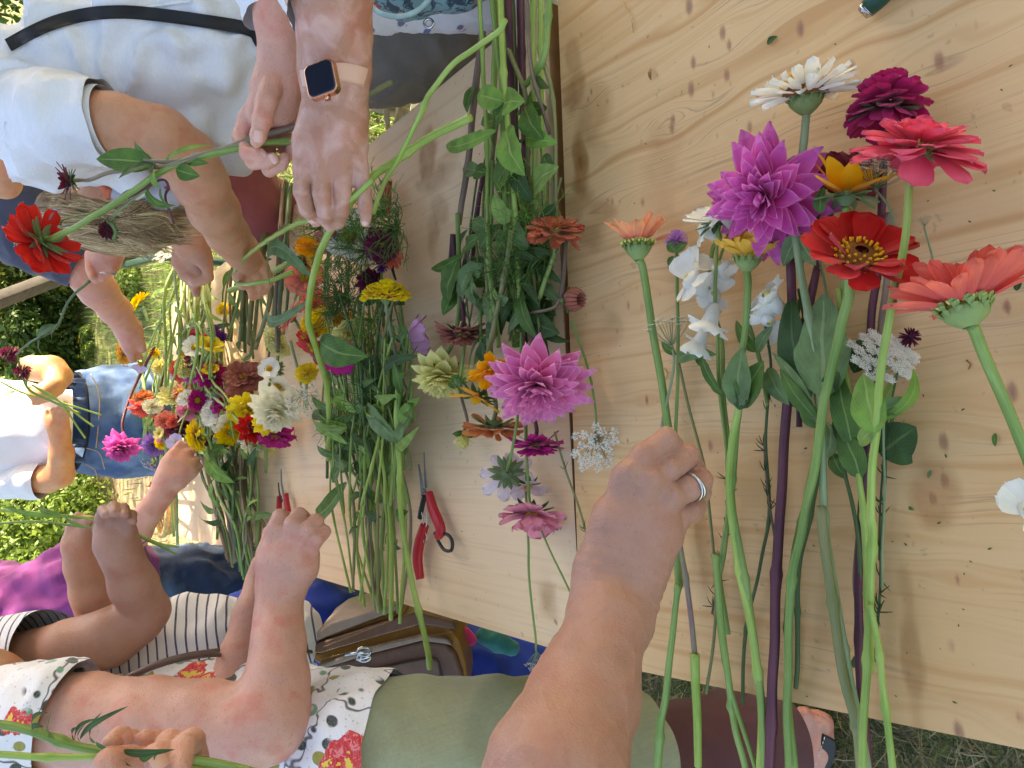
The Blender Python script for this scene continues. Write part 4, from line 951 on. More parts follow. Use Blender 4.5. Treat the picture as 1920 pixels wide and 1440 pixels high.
# --- P7: floral top, sage skirt
p7o = Vector((*D(900,1370,1.0)[:2], 0)); p7 = person('woman in a rose-print blouse and sage green skirt, freckled forearm over the table', p7o)
ROSES = [(104,1346,.026),(656,1425,.030),(360,1262,.020),(382,1275,.018),(372,1288,.016),(545,1380,.011),(705,1335,.012),(622,1432,.016),(30,1350,.016)]
C_rp_spots = []
def roseprint(nt, p, col):
    # twigs and leaves
    nz = noise(nt, p, 9, 3, .5, .3); tw = ramp(nt, mth(nt, 'ABSOLUTE', mth(nt, 'SUBTRACT', nz, .5)), [(.0, (1,1,1)), (.006, (1,1,1)), (.009, (0,0,0))]).outputs[0]
    c = mixc(nt, mth(nt, 'MULTIPLY', tw, .9), col, lin((60,30,40)))
    v = nt.nodes.new('ShaderNodeTexVoronoi'); v.inputs['Scale'].default_value = 62; nt.links.new(mapv(nt, p, (.8, .45, .8), (.6,.4,.2)), v.inputs['Vector'])
    near = ramp(nt, mth(nt, 'ABSOLUTE', mth(nt, 'SUBTRACT', nz, .5)), [(.10, (1,1,1)), (.13, (0,0,0))]).outputs[0]
    lf = mth(nt, 'MULTIPLY', ramp(nt, v.outputs['Distance'], [(.36, (1,1,1)), (.41, (0,0,0))]).outputs[0], near)
    sp = nt.nodes.new('ShaderNodeSeparateColor'); nt.links.new(v.outputs['Color'], sp.inputs[0])
    cc = ramp(nt, sp.outputs[0], [(0, lin((38,52,48))), (.45, lin((96,150,124))), (.62, lin((44,60,50))), (.85, lin((150,140,40)))], 'CONSTANT').outputs[0]
    c = mixc(nt, lf, c, cc)
    # eyelets
    v2 = nt.nodes.new('ShaderNodeTexVoronoi'); v2.inputs['Scale'].default_value = 130; nt.links.new(p, v2.inputs['Vector'])
    c = mixc(nt, mth(nt, 'MULTIPLY', mth(nt, 'LESS_THAN', v2.outputs['Distance'], .16), .45), c, lin((120,110,120)))
    wobble = mth(nt, 'MULTIPLY', mth(nt, 'SUBTRACT', noise(nt, p, 55, 3), .5), .030)
    for q, rr in C_rp_spots:
        dn = nt.nodes.new('ShaderNodeVectorMath'); dn.operation = 'DISTANCE'; nt.links.new(p, dn.inputs[0]); dn.inputs[1].default_value = q
        dst = mth(nt, 'ADD', dn.outputs['Value'], wobble)
        red = ramp(nt, noise(nt, p, 110, 3, .6, 1.5), [(.48, lin((206,28,36))), (.56, lin((232,120,120)))], 'CONSTANT').outputs[0]
        c = mixc(nt, mth(nt, 'LESS_THAN', dst, rr), c, red)
        c = mixc(nt, mth(nt, 'LESS_THAN', mth(nt, 'ADD', dst, mth(nt,'MULTIPLY', wobble, 1.5)), rr*.28), c, lin((228,196,60)))
    return c
TR7 = (ch((-40,1420,1.05,150),(150,1430,1.08,140),(330,1400,1.12,125),(470,1390,1.10,130),(600,1400,1.0,128),(690,1405,.955,128),(800,1408,.955,132)) + ch((330,1300,1.12,50),(400,1300,1.12,52),(560,1330,1.05,60)))
C_rp_spots += []
# first build plain, then look up where the roses sit
C_rose_p = plain('placeholder', (232,228,234))
b7s, h7s = organic('blouse', TR7, .007, .010, C_rose_p, p7, p7o, folds(91,.006,.11), cuts=[(D(752,1400,.97), (D(760,1400,.96)-D(650,1400,.98)))])
sl7, hs7 = organic('sleeve', ch((-120,1400,.98,130),(20,1370,.95,108),(110,1345,.94,95),(180,1345,.94,88)), .006, .008, C_rose_p, p7, p7o, folds(92,.004,.08), cuts=[(D(128,1345,.94), (D(190,1352,.94)-D(80,1335,.94)))])
for x, y, rr in ROSES:
    hs_ = [q for q in (hit(h7s, x, y)[0], hit(hs7, x, y)[0]) if q is not None]
    if hs_: C_rp_spots.append((min(hs_, key=depth), rr))
C_rose_p = cloth_mat('roseprint', (232,228,234), var=.02, extra=roseprint)
for o_ in (b7s, sl7): o_.data.materials[0] = C_rose_p
B7 = (ch((60,1350,.95,84),(160,1352,.94,82),(280,1362,.93,84),(380,1362,.92,80),(470,1362,.91,74),(510,1350,.91,72))
   + ch((505,1345,.91,68),(518,1280,.93,57),(522,1210,.96,48),(522,1150,.99,41),(526,1105,1.0,36))
   + ch((512,1105,1.0,28),(514,1050,1.0,30),(520,1015,1.0,22)) + ch((525,1100,1.0,34),(535,1050,.995,30),(543,1010,.995,22)) + ch((543,1100,1.0,28),(554,1060,.995,28),(563,1022,.995,21)) + ch((550,1095,1.0,22),(570,1065,.995,22),(580,1038,1.0,18))
   + ch((516,1022,.995,18.5),(516,990,.99,17.5),(524,970,1.0,16),(540,972,1.03,14),(548,990,1.05,12)) + ch((542,1012,.99,18),(549,982,.985,17),(560,965,1.0,15.5),(572,972,1.03,13)) + ch((563,1022,.99,18),(576,992,.985,17),(592,978,1.0,15.5),(598,988,1.03,13)) + ch((580,1038,.995,16.5),(593,1012,.99,15.5),(609,996,1.005,13),(606,1004,1.03,11))
   + ch((520,1080,1.01,26),(505,1040,1.03,20),(508,1000,1.05,16),(530,985,1.07,14)))
b7, h7 = organic('body', B7, .0028, .005, SK_rosy, p7, p7o, bumps(.0014,.03,17))
organic('left_arm', ch((430,1330,1.08,44),(440,1280,1.10,42),(450,1230,1.12,36),(470,1150,1.16,30),(490,1090,1.2,26),(495,1060,1.2,24)), .005, .005, SK_rosy, p7, p7o)
organic('chin', ch((-90,1300,1.0,90),(-30,1292,.99,66),(8,1290,.98,42),(24,1290,.98,34)) + ch((-20,1345,1.0,34),(0,1380,1.0,28)) + ch((20,1320,.985,20),(35,1300,.98,16)), .005, .008, skin_mat('face', (166,116,88), (170,106,84), .1), p7, p7o)
def linen(nt, p, col): return mixc(nt, mth(nt, 'MULTIPLY', noise(nt, mapv(nt, p, (1,1,.08)), 300, 2), .35), col, lin((196,198,160)))
C_sage = cloth_mat('sage', (152,154,128), var=.07, extra=linen, weave=700)
organic('skirt', ch((600,1400,.97,96),(690,1402,.965,108),(760,1410,.98,120),(900,1420,1.04,132),(1060,1428,1.12,138),(1240,1430,1.22,135)), .008, .010, C_sage, p7, p7o, folds(93,.008,.16,(1,1,.4)), cuts=[(D(1180,1425,1.17), (D(1240,1430,1.2)-D(1100,1425,1.12))), (D(640,1405,.97), (D(690,1400,.96)-D(800,1405,.99)))])
# maroon trouser leg and foot with sandal
C_mar = cloth_mat('maroon', (98,62,64), var=.1)
organic('trousers', ch((1100,1470,1.24,110),(1260,1455,1.26,120),(1380,1420,1.28,112),(1470,1400,1.32,88),(1545,1400,1.36,60)), .008, .008, C_mar, p7, p7o, folds(94,.003,.15), cuts=[(D(1436,1400,1.34), (D(1600,1398,1.38)-D(1480,1400,1.33)))])
FT = ch((1500,1440,1.39,48),(1520,1400,1.385,40),(1535,1360,1.38,26)) + ch((1505,1385,1.385,22),(1508,1352,1.38,17),(1506,1340,1.375,15)) + ch((1525,1375,1.385,16),(1530,1345,1.38,11)) + ch((1545,1380,1.39,14),(1548,1350,1.385,10))
organic('foot', FT, .005, .004, SK_pink, p7, p7o, bumps(.001,.02,18))
M_leath = plain('dark_leather', (38,36,38), .5, var=.2, bmp=.3); M_sole = plain('tan_sole', (150,112,88), .7, var=.15)
prism('sandal_sole', [D(x,y,1.415) for x,y in ((1488,1338),(1520,1330),(1560,1345),(1578,1380),(1572,1430),(1556,1500),(1490,1500),(1480,1420))], F*.018, M_sole, p7, p7o, .003)
prism('sandal_strap', [D(x,y,1.345) for x,y in ((1545,1378),(1568,1390),(1570,1410),(1552,1460),(1520,1460),(1535,1415))], F*.012, M_leath, p7, p7o, .003)
for k in range(9):
    m_ = MB(); a = D(1546-2.6*k, 1382+8*k, 1.342); b = D(1545-2.6*k, 1387+8*k, 1.342); m_.add(*tube([a,b], .0008, 4)); m_.build('stitch', plain('white_thread',(225,222,215),.8), p7, p7o)

# --- P9: hand at bottom left, holding stems
p9o = D(320,1440,.52); p9 = person('nearby hand at the lower left corner clutching leafy green stems', p9o)
B9 = (ch((330,1700,.50,95),(320,1560,.52,88),(310,1500,.53,70))
   + ch((250,1500,.53,40),(258,1440,.52,34),(240,1430,.50,32),(205,1432,.485,30),(196,1450,.49,28))
   + ch((270,1500,.55,36),(262,1420,.56,26),(245,1388,.55,21),(222,1382,.53,20),(208,1392,.52,18))
   + ch((300,1500,.55,36),(300,1420,.555,27),(292,1394,.55,24),(272,1388,.54,20))
   + ch((300,1440,.53,30),(290,1420,.51,26),(296,1400,.50,0.5))
   + ch((330,1510,.55,34),(325,1430,.55,28),(318,1394,.54,26),(305,1410,.51,22),(292,1432,.495,20))
   + ch((360,1515,.55,32),(368,1440,.55,28),(360,1392,.54,26),(345,1400,.515,24),(340,1440,.50,22)))
b9, h9 = organic('body', B9, .0024, .003, SK_rosy, p9, p9o, bumps(.0008,.018,19))
nail(h9, 240, 1381, R_(15), .013, .011, p9, p9o); nail(h9, 298, 1424, R_(70), .013, .012, p9, p9o)
# ================================================================ FLOWERS
fr = np.random.RandomState(77); prnd = random.Random(5)
def petal_tpl(kind, var, nu=5, nv=6):
    r = np.random.RandomState(var*13+len(kind)*7)
    if kind in ('cosmos', 'ruffle', 'wide'): nu = 7
    u = np.linspace(-1, 1, nu); v = 1-(1-np.linspace(0, 1, nv))**1.5; Vv, Uu = np.meshgrid(v, u, indexing='ij')
    P = dict(round=(.36,.10,.06), point=(.30,.26,.05), cosmos=(.60,.05,.10), strap=(.26,.14,-.05), ruffle=(.55,.22,.10), wide=(.52,.2,.12), dpoint=(.34,.22,.02), quill=(.20,.5,.1))[kind]
    W, cup, bend = P; 
    if kind in ('round',): w = (Vv**.5)*np.sqrt(np.clip(1-Vv**5, 0, 1))*(.75+.25*Vv)
    elif kind in ('point', 'dpoint'): w = np.sin(np.pi*np.clip(Vv, 0, 1)**.85)**.85*.96+.04*(1-Vv)+.10*(1-Vv)
    elif kind == 'strap': w = np.sin(np.pi*np.clip(Vv, .03, 1)**.72)**.7+.03
    elif kind == 'quill': w = np.sin(np.pi*np.clip(Vv, .05, .97))**.5
    elif kind == 'cosmos': w = (.16+.84*Vv**.9)*np.sqrt(np.clip(1.04-Vv**9, 0, 1))
    else: w = (.3+.7*Vv**.7)*np.sqrt(np.clip(1.03-Vv**8, 0, 1))
    x = Uu*w*W; y = Vv.copy(); 
    if kind == 'cosmos': y = Vv*(1-.07*np.abs(np.sin(Uu*np.pi*1.5+.5)))-.05*Vv*Uu**2
    if kind in ('ruffle', 'wide'): y = Vv*(1-.08*np.abs(np.sin(Uu*4+var)))
    z = cup*W*(Uu**2)*np.minimum(1, Vv*3) + bend*(Vv**2)*(1 if var % 2 else .2)
    if kind == 'cosmos': z += .025*np.cos(Uu*np.pi*3)*Vv
    if kind == 'ruffle': z += .10*np.sin(Uu*5+var*2)*Vv**2
    if kind == 'wide': z += .05*np.sin(Uu*4+var*2)*Vv**2
    if kind == 'round': z += .045*np.sin(Uu*3+var*1.7)*Vv - (.04+.05*(var%3))*Vv**3; x = x + .06*np.sin(var*2.1)*Vv**2
    x = x + r.normal()*.05*Vv**2; z = z + r.normal()*.07*Vv**2
    V = np.stack([x, y, z], -1).reshape(-1,3); U = np.stack([(Uu+1)/2, Vv], -1).reshape(-1,2)
    return V, grid_faces(nv, nu)[:, ::-1], U
PT = {}
def tpl(kind, var):
    if (kind, var) not in PT: PT[(kind, var)] = petal_tpl(kind, var)
    return PT[(kind, var)]
PM = {}
def petal_me(kind, var, mat):
    k = (kind, var, mat.name)
    if k not in PM: V, Fc, U = tpl(kind, var); PM[k] = mesh('petal', V, Fc, mat, U)
    return PM[k]
def head_layout(kind, r):
    """list of (azimuth, elevation, r0, z0, length, width scale, petal kind)"""
    L = []
    def lay(n, ln, el, r0, z0, pk, ws=1, ja=.5, je=5, off=0):
        for i in range(n): L.append(((i+off+r.normal()*.12*ja)*2*math.pi/n, el+r.normal()*je, r0, z0, ln*(1+r.normal()*.05), ws*(1+r.normal()*.07), pk))
    if kind == 'zinnia':
        lay(17,.80,-8,.16,.00,'round',.95,je=9); lay(15,.72,8,.16,.05,'round',.95,off=.5,je=7); lay(13,.60,22,.15,.09,'round',.95,je=6); lay(11,.46,36,.12,.13,'round',.95,off=.5); lay(8,.32,52,.09,.16,'round',1); lay(5,.2,70,.05,.18,'round',1)
    elif kind == 'zinnia_open':
        lay(13,.84,-4,.18,0,'round',1.0,je=8); lay(12,.74,10,.18,.05,'round',1.0,off=.5,je=7); lay(8,.55,24,.18,.09,'round',.9,je=7)
    elif kind == 'coral': lay(19,.84,-6,.16,0,'round',.52,je=7); lay(17,.78,6,.16,.04,'round',.52,off=.5,je=8); lay(13,.66,20,.15,.07,'round',.55,je=8); lay(9,.5,36,.12,.1,'round',.6)
    elif kind == 'daisy2': lay(21,.84,2,.2,0,'round',.5,je=8); lay(19,.78,14,.2,.03,'round',.52,off=.5,je=9); lay(10,.6,30,.2,.05,'ruffle',.35,je=9)
    elif kind == 'fan2': lay(13,.85,32,.14,0,'round',.55,je=10); lay(9,.8,20,.14,-.02,'round',.55,off=.5,je=12)
    elif kind == 'daisy': lay(13,.82,14,.18,0,'round',1.15,je=9); lay(6,.7,30,.18,.03,'round',1.0,off=.4,je=9)
    elif kind == 'dahlia':
        n = 80
        for i in range(n):
            t = i/n; L.append((i*2.39996+r.normal()*.13, -24+92*t**.9+r.normal()*6, .14*(1-t), .02+.16*t, .95*(1-.56*t**1.1)*(1+r.normal()*.05), .78*(1-.15*t), 'dpoint'))
    elif kind == 'dahlia_small':
        n = 60
        for i in range(n):
            t = i/n; L.append((i*2.39996, -35+115*t**.9+r.normal()*5, .12*(1-t), .02+.2*t, .9*(1-.5*t)*(1+r.normal()*.03), 1.0, 'point'))
    elif kind == 'ball':
        n = 95
        for i in range(n):
            t = i/n; L.append((i*2.39996, -50+135*t+r.normal()*5, .18*(1-t), .0+.38*t, .72*(1-.35*t), 1.0, 'round'))
    elif kind == 'cosmos': lay(8,.86,12,.12,0,'cosmos',.78,je=6)
    elif kind == 'cosmos_double': lay(9,.88,6,.12,0,'cosmos',.8,je=9); lay(8,.7,24,.1,.04,'ruffle',.7,off=.5,je=9); lay(7,.45,45,.08,.07,'ruffle',.7)
    elif kind == 'sun': lay(12,.84,16,.16,0,'strap',1.25,je=13)
    elif kind == 'star': lay(9,.9,20,.1,0,'strap',.9,je=12); lay(6,.7,45,.08,.03,'strap',.9,off=.4,je=12)
    elif kind == 'frill':
        n = 130
        for i in range(n):
            t = i/n; L.append((i*2.39996, -15+80*t+r.normal()*9, .10+.62*(1-t)**.8, .02+.30*t, .30*(1+r.normal()*.12), 1.15, 'ruffle'))
    elif kind == 'marigold': lay(12,.8,0,.15,0,'wide',.62,je=8); lay(11,.66,22,.13,.04,'wide',.62,off=.5,je=10); lay(9,.5,42,.1,.08,'wide',.65,je=10); lay(6,.35,62,.06,.12,'wide',.7)
    elif kind == 'globe':
        n = 75
        for i in range(n):
            t = i/n; L.append((i*2.39996, -80+165*t, .1*(1-t), .30, .95, .42, 'quill'))
    elif kind == 'fan': lay(9,.85,40,.12,0,'round',1.0,je=12); lay(5,.8,25,.12,.03,'round',1.0,je=10)
    return L
def frame(axis, roll):
    z = Vector(axis).normalized(); x = z.orthogonal().normalized(); x.rotate(Matrix.Rotation(roll, 3, z)); y = z.cross(x)
    return Matrix((x, y, z)).transposed()
def petal_matrix(az, el, r0, z0, ln, ws, R):
    return Matrix.Rotation(az, 4, 'Z') @ Matrix.Translation((0, r0*R, z0*R)) @ Matrix.Rotation(R_(el), 4, 'X') @ Matrix.Diagonal((ln*R*ws, ln*R, ln*R, 1))
def disc_mesh(m_, R, rr, hh, kind, r):
    """little florets on a dome: stubby rods"""
    n = {'ring': 70, 'dome': 90, 'tuft': 22, 'none': 0}[kind]
    a = np.linspace(0, 2*np.pi, 13); V = []
    for ph in (0, 25, 50, 75): V += [(rr*R*math.cos(R_(ph))*math.cos(t), rr*R*math.cos(R_(ph))*math.sin(t), hh*R*math.sin(R_(ph))) for t in a]
    m_.add(V, grid_faces(4, 13), np.full((len(V), 2), .1))
    for i in range(n):
        t = math.sqrt((i+.5)/n); 
        if kind == 'ring' and t < .45: continue
        an = i*2.39996; p = np.array([rr*R*t*math.cos(an), rr*R*t*math.sin(an), hh*R*math.sqrt(max(0, 1-t*t))])
        if kind == 'tuft': d = np.array([math.cos(an)*.4*t, math.sin(an)*.4*t, 1]); L = R*r.uniform(.12,.22); w = R*.018
        else: d = np.array([math.cos(an)*t, math.sin(an)*t, .9]); L = R*r.uniform(.06,.10); w = R*.026
        d /= np.linalg.norm(d); V, Fc, U = tube([p, p+d*L*.6, p+d*L], [w*.8, w, w*.7], 5); U[:,1] = np.repeat([.5,.8,1,.5,1], [5,5,5,1,1])[:len(U)]; m_.add(V, Fc, U)
def disc_mat(name, lo, hi):
    key = 'disc_'+name
    if key in MC: return MC[key]
    mt, nt, b, out = newmat(key); uv = nt.nodes.new('ShaderNodeUVMap').outputs[0]; sp = nt.nodes.new('ShaderNodeSeparateXYZ'); nt.links.new(uv, sp.inputs[0])
    c = ramp(nt, sp.outputs[1], [(.2, lin(lo)), (.75, lin(hi))]).outputs[0]; nt.links.new(c, b.inputs['Base Color']); b.inputs['Roughness'].default_value = .7; MC[key] = mt; return mt
M_calyx = leaf_mat('calyx', (128,154,60), (186,200,116)); M_calyx2 = leaf_mat('calyx2', (70,100,50), (110,136,80))
def calyx(root, c, Fm, R, rc, hc, mat, style, sr):
    """green cup under the head; style scales | bracts"""
    m_ = MB(); a = np.linspace(0, 2*np.pi, 15); V = []; prof = [(sr/R*1.0, -hc*1.05), (rc*.55, -hc*.85), (rc*.9, -hc*.5), (rc, -.02), (rc*.7, .05)]
    for rr, zz in prof: V += [(rr*R*math.cos(t), rr*R*math.sin(t), zz*R) for t in a]
    m_.add(V, grid_faces(len(prof), 15))
    if style == 'scales':
        for row, (zz, n, ra) in enumerate(((-hc*.75, 9, rc*.66), (-hc*.5, 11, rc*.86), (-hc*.25, 12, rc*.98), (-.02, 13, rc*1.02))):
            for i in range(n):
                PV, PF, PU = tpl('round', 2); mt = Matrix.Rotation((i+.5*(row%2))*2*math.pi/n, 4, 'Z') @ Matrix.Translation((0, ra*R, zz*R)) @ Matrix.Rotation(R_(58), 4, 'X') @ Matrix.Diagonal((rc*R*.62, rc*R*.46, rc*R*.46, 1))
                Q = np.array([tuple(mt @ Vector(v)) for v in PV]); m_.add(Q, PF, PU)
    else:
        for row, (el, n, ln) in enumerate(((-25, 8, .5), (5, 8, .42))):
            for i in range(n):
                PV, PF, PU = tpl('point', i % 3); mt = Matrix.Rotation((i+.5*row)*2*math.pi/n, 4, 'Z') @ Matrix.Translation((0, rc*R*.8, -.05*R)) @ Matrix.Rotation(R_(el+prnd.uniform(-12,12)), 4, 'X') @ Matrix.Diagonal((ln*R*.6, ln*R, ln*R, 1))
                m_.add(np.array([tuple(mt @ Vector(v)) for v in PV]), PF, PU)
    M4 = Matrix.Translation(c) @ Fm.to_4x4()
    V = np.concatenate(m_.V); 
    o = m_.build('calyx', mat, root); o.matrix_local = Matrix.Translation(Vector(c)-root.location) @ Fm.to_4x4(); return o
def head(root, kind, c, axis, R, pm, cen=('dome',.2,.12,None), cal=('scales',.30,.28), det='obj', seed=0, roll=0, sr=.003, part='flower_head', lim=None, squash=1.0, lift=0, wide=1.0):
    r = np.random.RandomState(seed+17); Fm = frame(axis, roll); c = Vector(c)
    Mh = Matrix.Translation(c-root.location) @ Fm.to_4x4() @ Matrix.Diagonal((1, 1, squash, 1))
    m_ = MB(); disc_mesh(m_, R, cen[1], cen[2], cen[0], r); hd = m_.build(part, cen[3], root); hd.matrix_local = Mh
    L = [(a, e+lift, r0, z0, ln, w_*wide, pk) for a, e, r0, z0, ln, w_, pk in head_layout(kind, r)]
    if lim: L = [l for l in L if lim(l[0] % (2*math.pi))]
    if det == 'obj':
        for k, (az, el, r0, z0, ln, ws, pk) in enumerate(L):
            po = bpy.data.objects.new('petal', petal_me(pk, k % 5, pm if not isinstance(pm, list) else pm[min(len(pm)-1, int(k*len(pm)/len(L)))])); COL.objects.link(po); po.parent = hd; po.matrix_local = petal_matrix(az, el, r0, z0, ln, ws, R) @ Matrix.Rotation(r.normal()*.16, 4, 'Y') @ Matrix.Rotation(r.normal()*.07, 4, 'Z')
    else:
        q = MB()
        for k, (az, el, r0, z0, ln, ws, pk) in enumerate(L):
            V, Fc, U = tpl(pk, k % 5); Mt = np.array(petal_matrix(az, el, r0, z0, ln, ws, R)); q.add(V@Mt[:3,:3].T+Mt[:3,3], Fc, U)
        po = q.build('petals', pm if not isinstance(pm, list) else pm[0], hd)
    if cal: calyx(root, c, Fm, R, cal[1], cal[2], M_calyx if cal[0] == 'scales' else M_calyx2, cal[0], sr)
    return hd
def wpt(p): return p if isinstance(p, Vector) else (T(*p) if len(p) == 3 else D(p[0], p[1], p[2]))
def mk_stem(root, P, r0, r1, mat, nodes=(), name='stem', seg=8):
    S = smoothpath(P, max(12, 13*(len(P)-1)+1)); n = len(S); t = np.linspace(0, 1, n)
    S = S + np.stack([fieldn(S, 61, .07, 5), fieldn(S, 62, .07, 5), 0*t], 1)*.0007
    rad = r0+(r1-r0)*t
    seg_ = np.concatenate([[0], np.cumsum(np.linalg.norm(np.diff(S, axis=0), axis=1))]); sl_ = seg_[-1]
    for nd in nodes: rad = rad*(1+.34*np.exp(-((seg_-nd*sl_)/.0035)**2)+.12*np.exp(-((seg_-nd*sl_)/.012)**2))
    m_ = MB(); m_.add(*tube(S, rad, seg)); return m_.build(name, mat, root, root.location), S
def mk_leaf(root, b, t, w, mat, bow=.12, fold=.18, twist=0.0, serr=0, side=0.0, name='leaf', bend=None):
    b = np.array(b); t = np.array(t); L = np.linalg.norm(t-b); d = (t-b)/L; z = np.array([0,0,1.]); z = z-d*z.dot(d)
    if np.linalg.norm(z) < .2: z = -np.array(F); z = z-d*z.dot(d)
    z /= np.linalg.norm(z); s = np.cross(d, z); ct, st = math.cos(twist), math.sin(twist); s, z = s*ct+z*st, z*ct-s*st
    nv, nu = 12, 7; V = []; U = []
    for i in range(nv):
        v = i/(nv-1); wd = w/2*(math.sin(math.pi*min(1, v**.8))**.8+.14*(1-v)**3); ctr = b+d*L*v+z*(bow*L*math.sin(math.pi*v)) + s*(side*L*math.sin(math.pi*v))
        if serr: wd *= 1+serr*(.5-((v*9) % 1))
        for j in range(nu):
            u = -1+2*j/(nu-1); V.append(ctr+s*wd*u+z*(abs(u)*wd*fold + .06*wd*math.sin(v*14+u*4)) ); U.append(((u+1)/2, v))
    return obj(name, mesh(name, np.array(V)-np.array(root.location), grid_faces(nv, nu)[:, ::-1].copy(), mat, U), root)

# palettes
PMt = dict(scar=petal_mat('scarletback', (196,18,18), (222,34,22), .15),
 coral=petal_mat('coral', (220,70,80), (238,114,92), .3), pink=petal_mat('hotpink', (214,50,92), (240,92,118), .15), white=petal_mat('white', (236,232,222), (244,240,228), .12),
 cream=petal_mat('cream', (238,232,190), (244,238,212), .12), magenta=petal_mat('magenta', (160,10,76), (190,34,106), .2), dmag=petal_mat('deepmagenta', (150,8,100), (196,20,128), .25),
 violet=petal_mat('violetpink', (230,50,140), (228,104,188), .1, edge=(238,160,214)), lilac=petal_mat('lilacpink', (222,70,144), (234,132,186), .12, edge=(244,190,220)),
 yellow=petal_mat('sunyellow', (240,158,0), (246,178,8), .1), lemon=petal_mat('lemon', (242,196,0), (250,222,20), .15), red=petal_mat('red', (176,14,18), (206,24,20), .15, back=(196,72,76)),
 peach=petal_mat('peach', (226,110,96), (240,166,116), .4), rust=petal_mat('rust', (214,160,90), (188,92,60), .35, edge=(196,86,66)), gold=petal_mat('gold', (226,160,30), (240,190,70), .25),
 salmon=petal_mat('salmon', (222,96,96), (236,150,124), .3), bpink=petal_mat('blushpink', (240,210,224), (248,234,242), .3), rose=petal_mat('rosepink', (222,120,160), (232,144,160), .35),
 brick=petal_mat('brick', (150,60,44), (176,104,84), .45), burgundy=petal_mat('burgundy', (60,8,22), (104,16,44), .2), butter=petal_mat('butter', (226,214,110), (240,232,160), .3),
 orange=petal_mat('orange', (214,110,60), (222,140,80), .4), amber=petal_mat('amber', (246,160,10), (248,176,10), .1), mauve=petal_mat('mauve', (160,110,190), (184,140,208), .25), lav=petal_mat('lavender', (196,180,226), (214,200,236), .2),
 cosm=petal_mat('cosmospink', (196,90,130), (214,140,170), .5, back=(226,166,206)), purple=petal_mat('purple', (96,20,120), (120,40,150), .2), globe=petal_mat('globepink', (170,100,180), (200,140,206), .2),
 ylw=petal_mat('yellow', (236,200,20), (246,224,50), .2), pinkd=petal_mat('pinkdahlia', (206,60,150), (230,110,190), .3), dred=petal_mat('darkred', (96,10,30), (130,16,50), .25), wine=petal_mat('wine', (86,14,52), (116,26,66), .25))
Dc = dict(yel=disc_mat('yel', (120,70,10), (232,176,10)), brown=disc_mat('brown', (60,24,10), (200,130,20)), green=disc_mat('green', (130,140,40), (210,206,110)), dark=disc_mat('dark', (40,16,20), (96,40,40)), pale=disc_mat('pale', (170,160,70), (226,214,130)))
SM = dict(green=stem_mat('green', (100,132,56), (140,162,86)), lime=stem_mat('lime', (124,152,58), (164,186,94)), grey=stem_mat('grey', (112,132,92), (146,160,116)), purple=stem_mat('purple', (66,28,44), (112,52,66)),
 brown=stem_mat('brown', (96,74,66), (140,116,96)), dark=stem_mat('dark', (58,84,44), (84,108,56)), olive=stem_mat('olive', (110,118,66), (136,130,84)), mauveg=stem_mat('mauveg', (126,92,96), (136,136,96)))
LM = dict(mid=leaf_mat('mid', (72,106,38), (136,160,88)), dark=leaf_mat('dark', (50,80,34), (92,120,66)), pale=leaf_mat('pale', (118,146,70), (164,184,110)), grey=leaf_mat('grey', (96,124,74), (146,164,112)), lime=leaf_mat('lime', (112,150,60), (164,190,104)))

def flower(name, label, kind, c, Rpx, ax, pm, stem, sr=4, smat='green', leaves=(), cen=None, cal=('scales',.30,.28), det='obj', nodes=(), group=None, cat='flower', roll=None, sr2=None, lim=None, squash=1, lift=0, wide=1.0):
    """c = (px, py, height above table) or (px, py, 'd', depth); stem points likewise; ax = (dx, dy, elevation)"""
    cw = P3(c); dz = depth(cw); R = Rpx*dz/FPX; axis = axis_of(ax)
    S = [P3(p) for p in stem]; base = S[-1] if S else cw
    root = thing(name, label, cat, base, group)
    srw = sr*dz/FPX; cen = cen or ('dome', .2, .12, Dc['yel']); seed = int(c[0]*7+c[1])
    head(root, kind, cw, axis, R, PMt[pm] if isinstance(pm, str) else pm, cen, cal, det, seed, roll if roll is not None else prnd.uniform(0, 6), srw, lim=lim, squash=squash, lift=lift, wide=wide)
    if S:
        hc = cal[2] if cal else .1
        p0 = cw-axis*R*hc; mk_stem(root, [p0, p0-axis*R*.35]+S if (S[0]-p0).length > R*.7 else [p0]+S, srw*.84, .84*(sr2 or sr*1.1)*depth(S[-1])/FPX, SM[smat], nodes)
    for lf in leaves: add_leaf(root, lf)
    return root
def axis_of(ax):
    a = (RT*(-ax[1])-UP*ax[0]).normalized()*math.cos(R_(ax[2])) - F*math.sin(R_(ax[2])); return a.normalized()
def P3(p):
    if isinstance(p, Vector): return p
    return D(p[0], p[1], p[3]) if len(p) == 4 else T(*p)
def hdir(c, dx, dy):
    if len(c) == 4: return None
    a = T(*c); b = T(c[0]+dx, c[1]+dy, c[2]); return (b-a).normalized()
def add_leaf(root, lf):
    b, t, wpx, mt = lf[:4]; kw = lf[4] if len(lf) > 4 else {}
    B = P3(b); Tt = P3(t); mk_leaf(root, B, Tt, wpx*depth(B)/FPX, LM[mt], **kw)
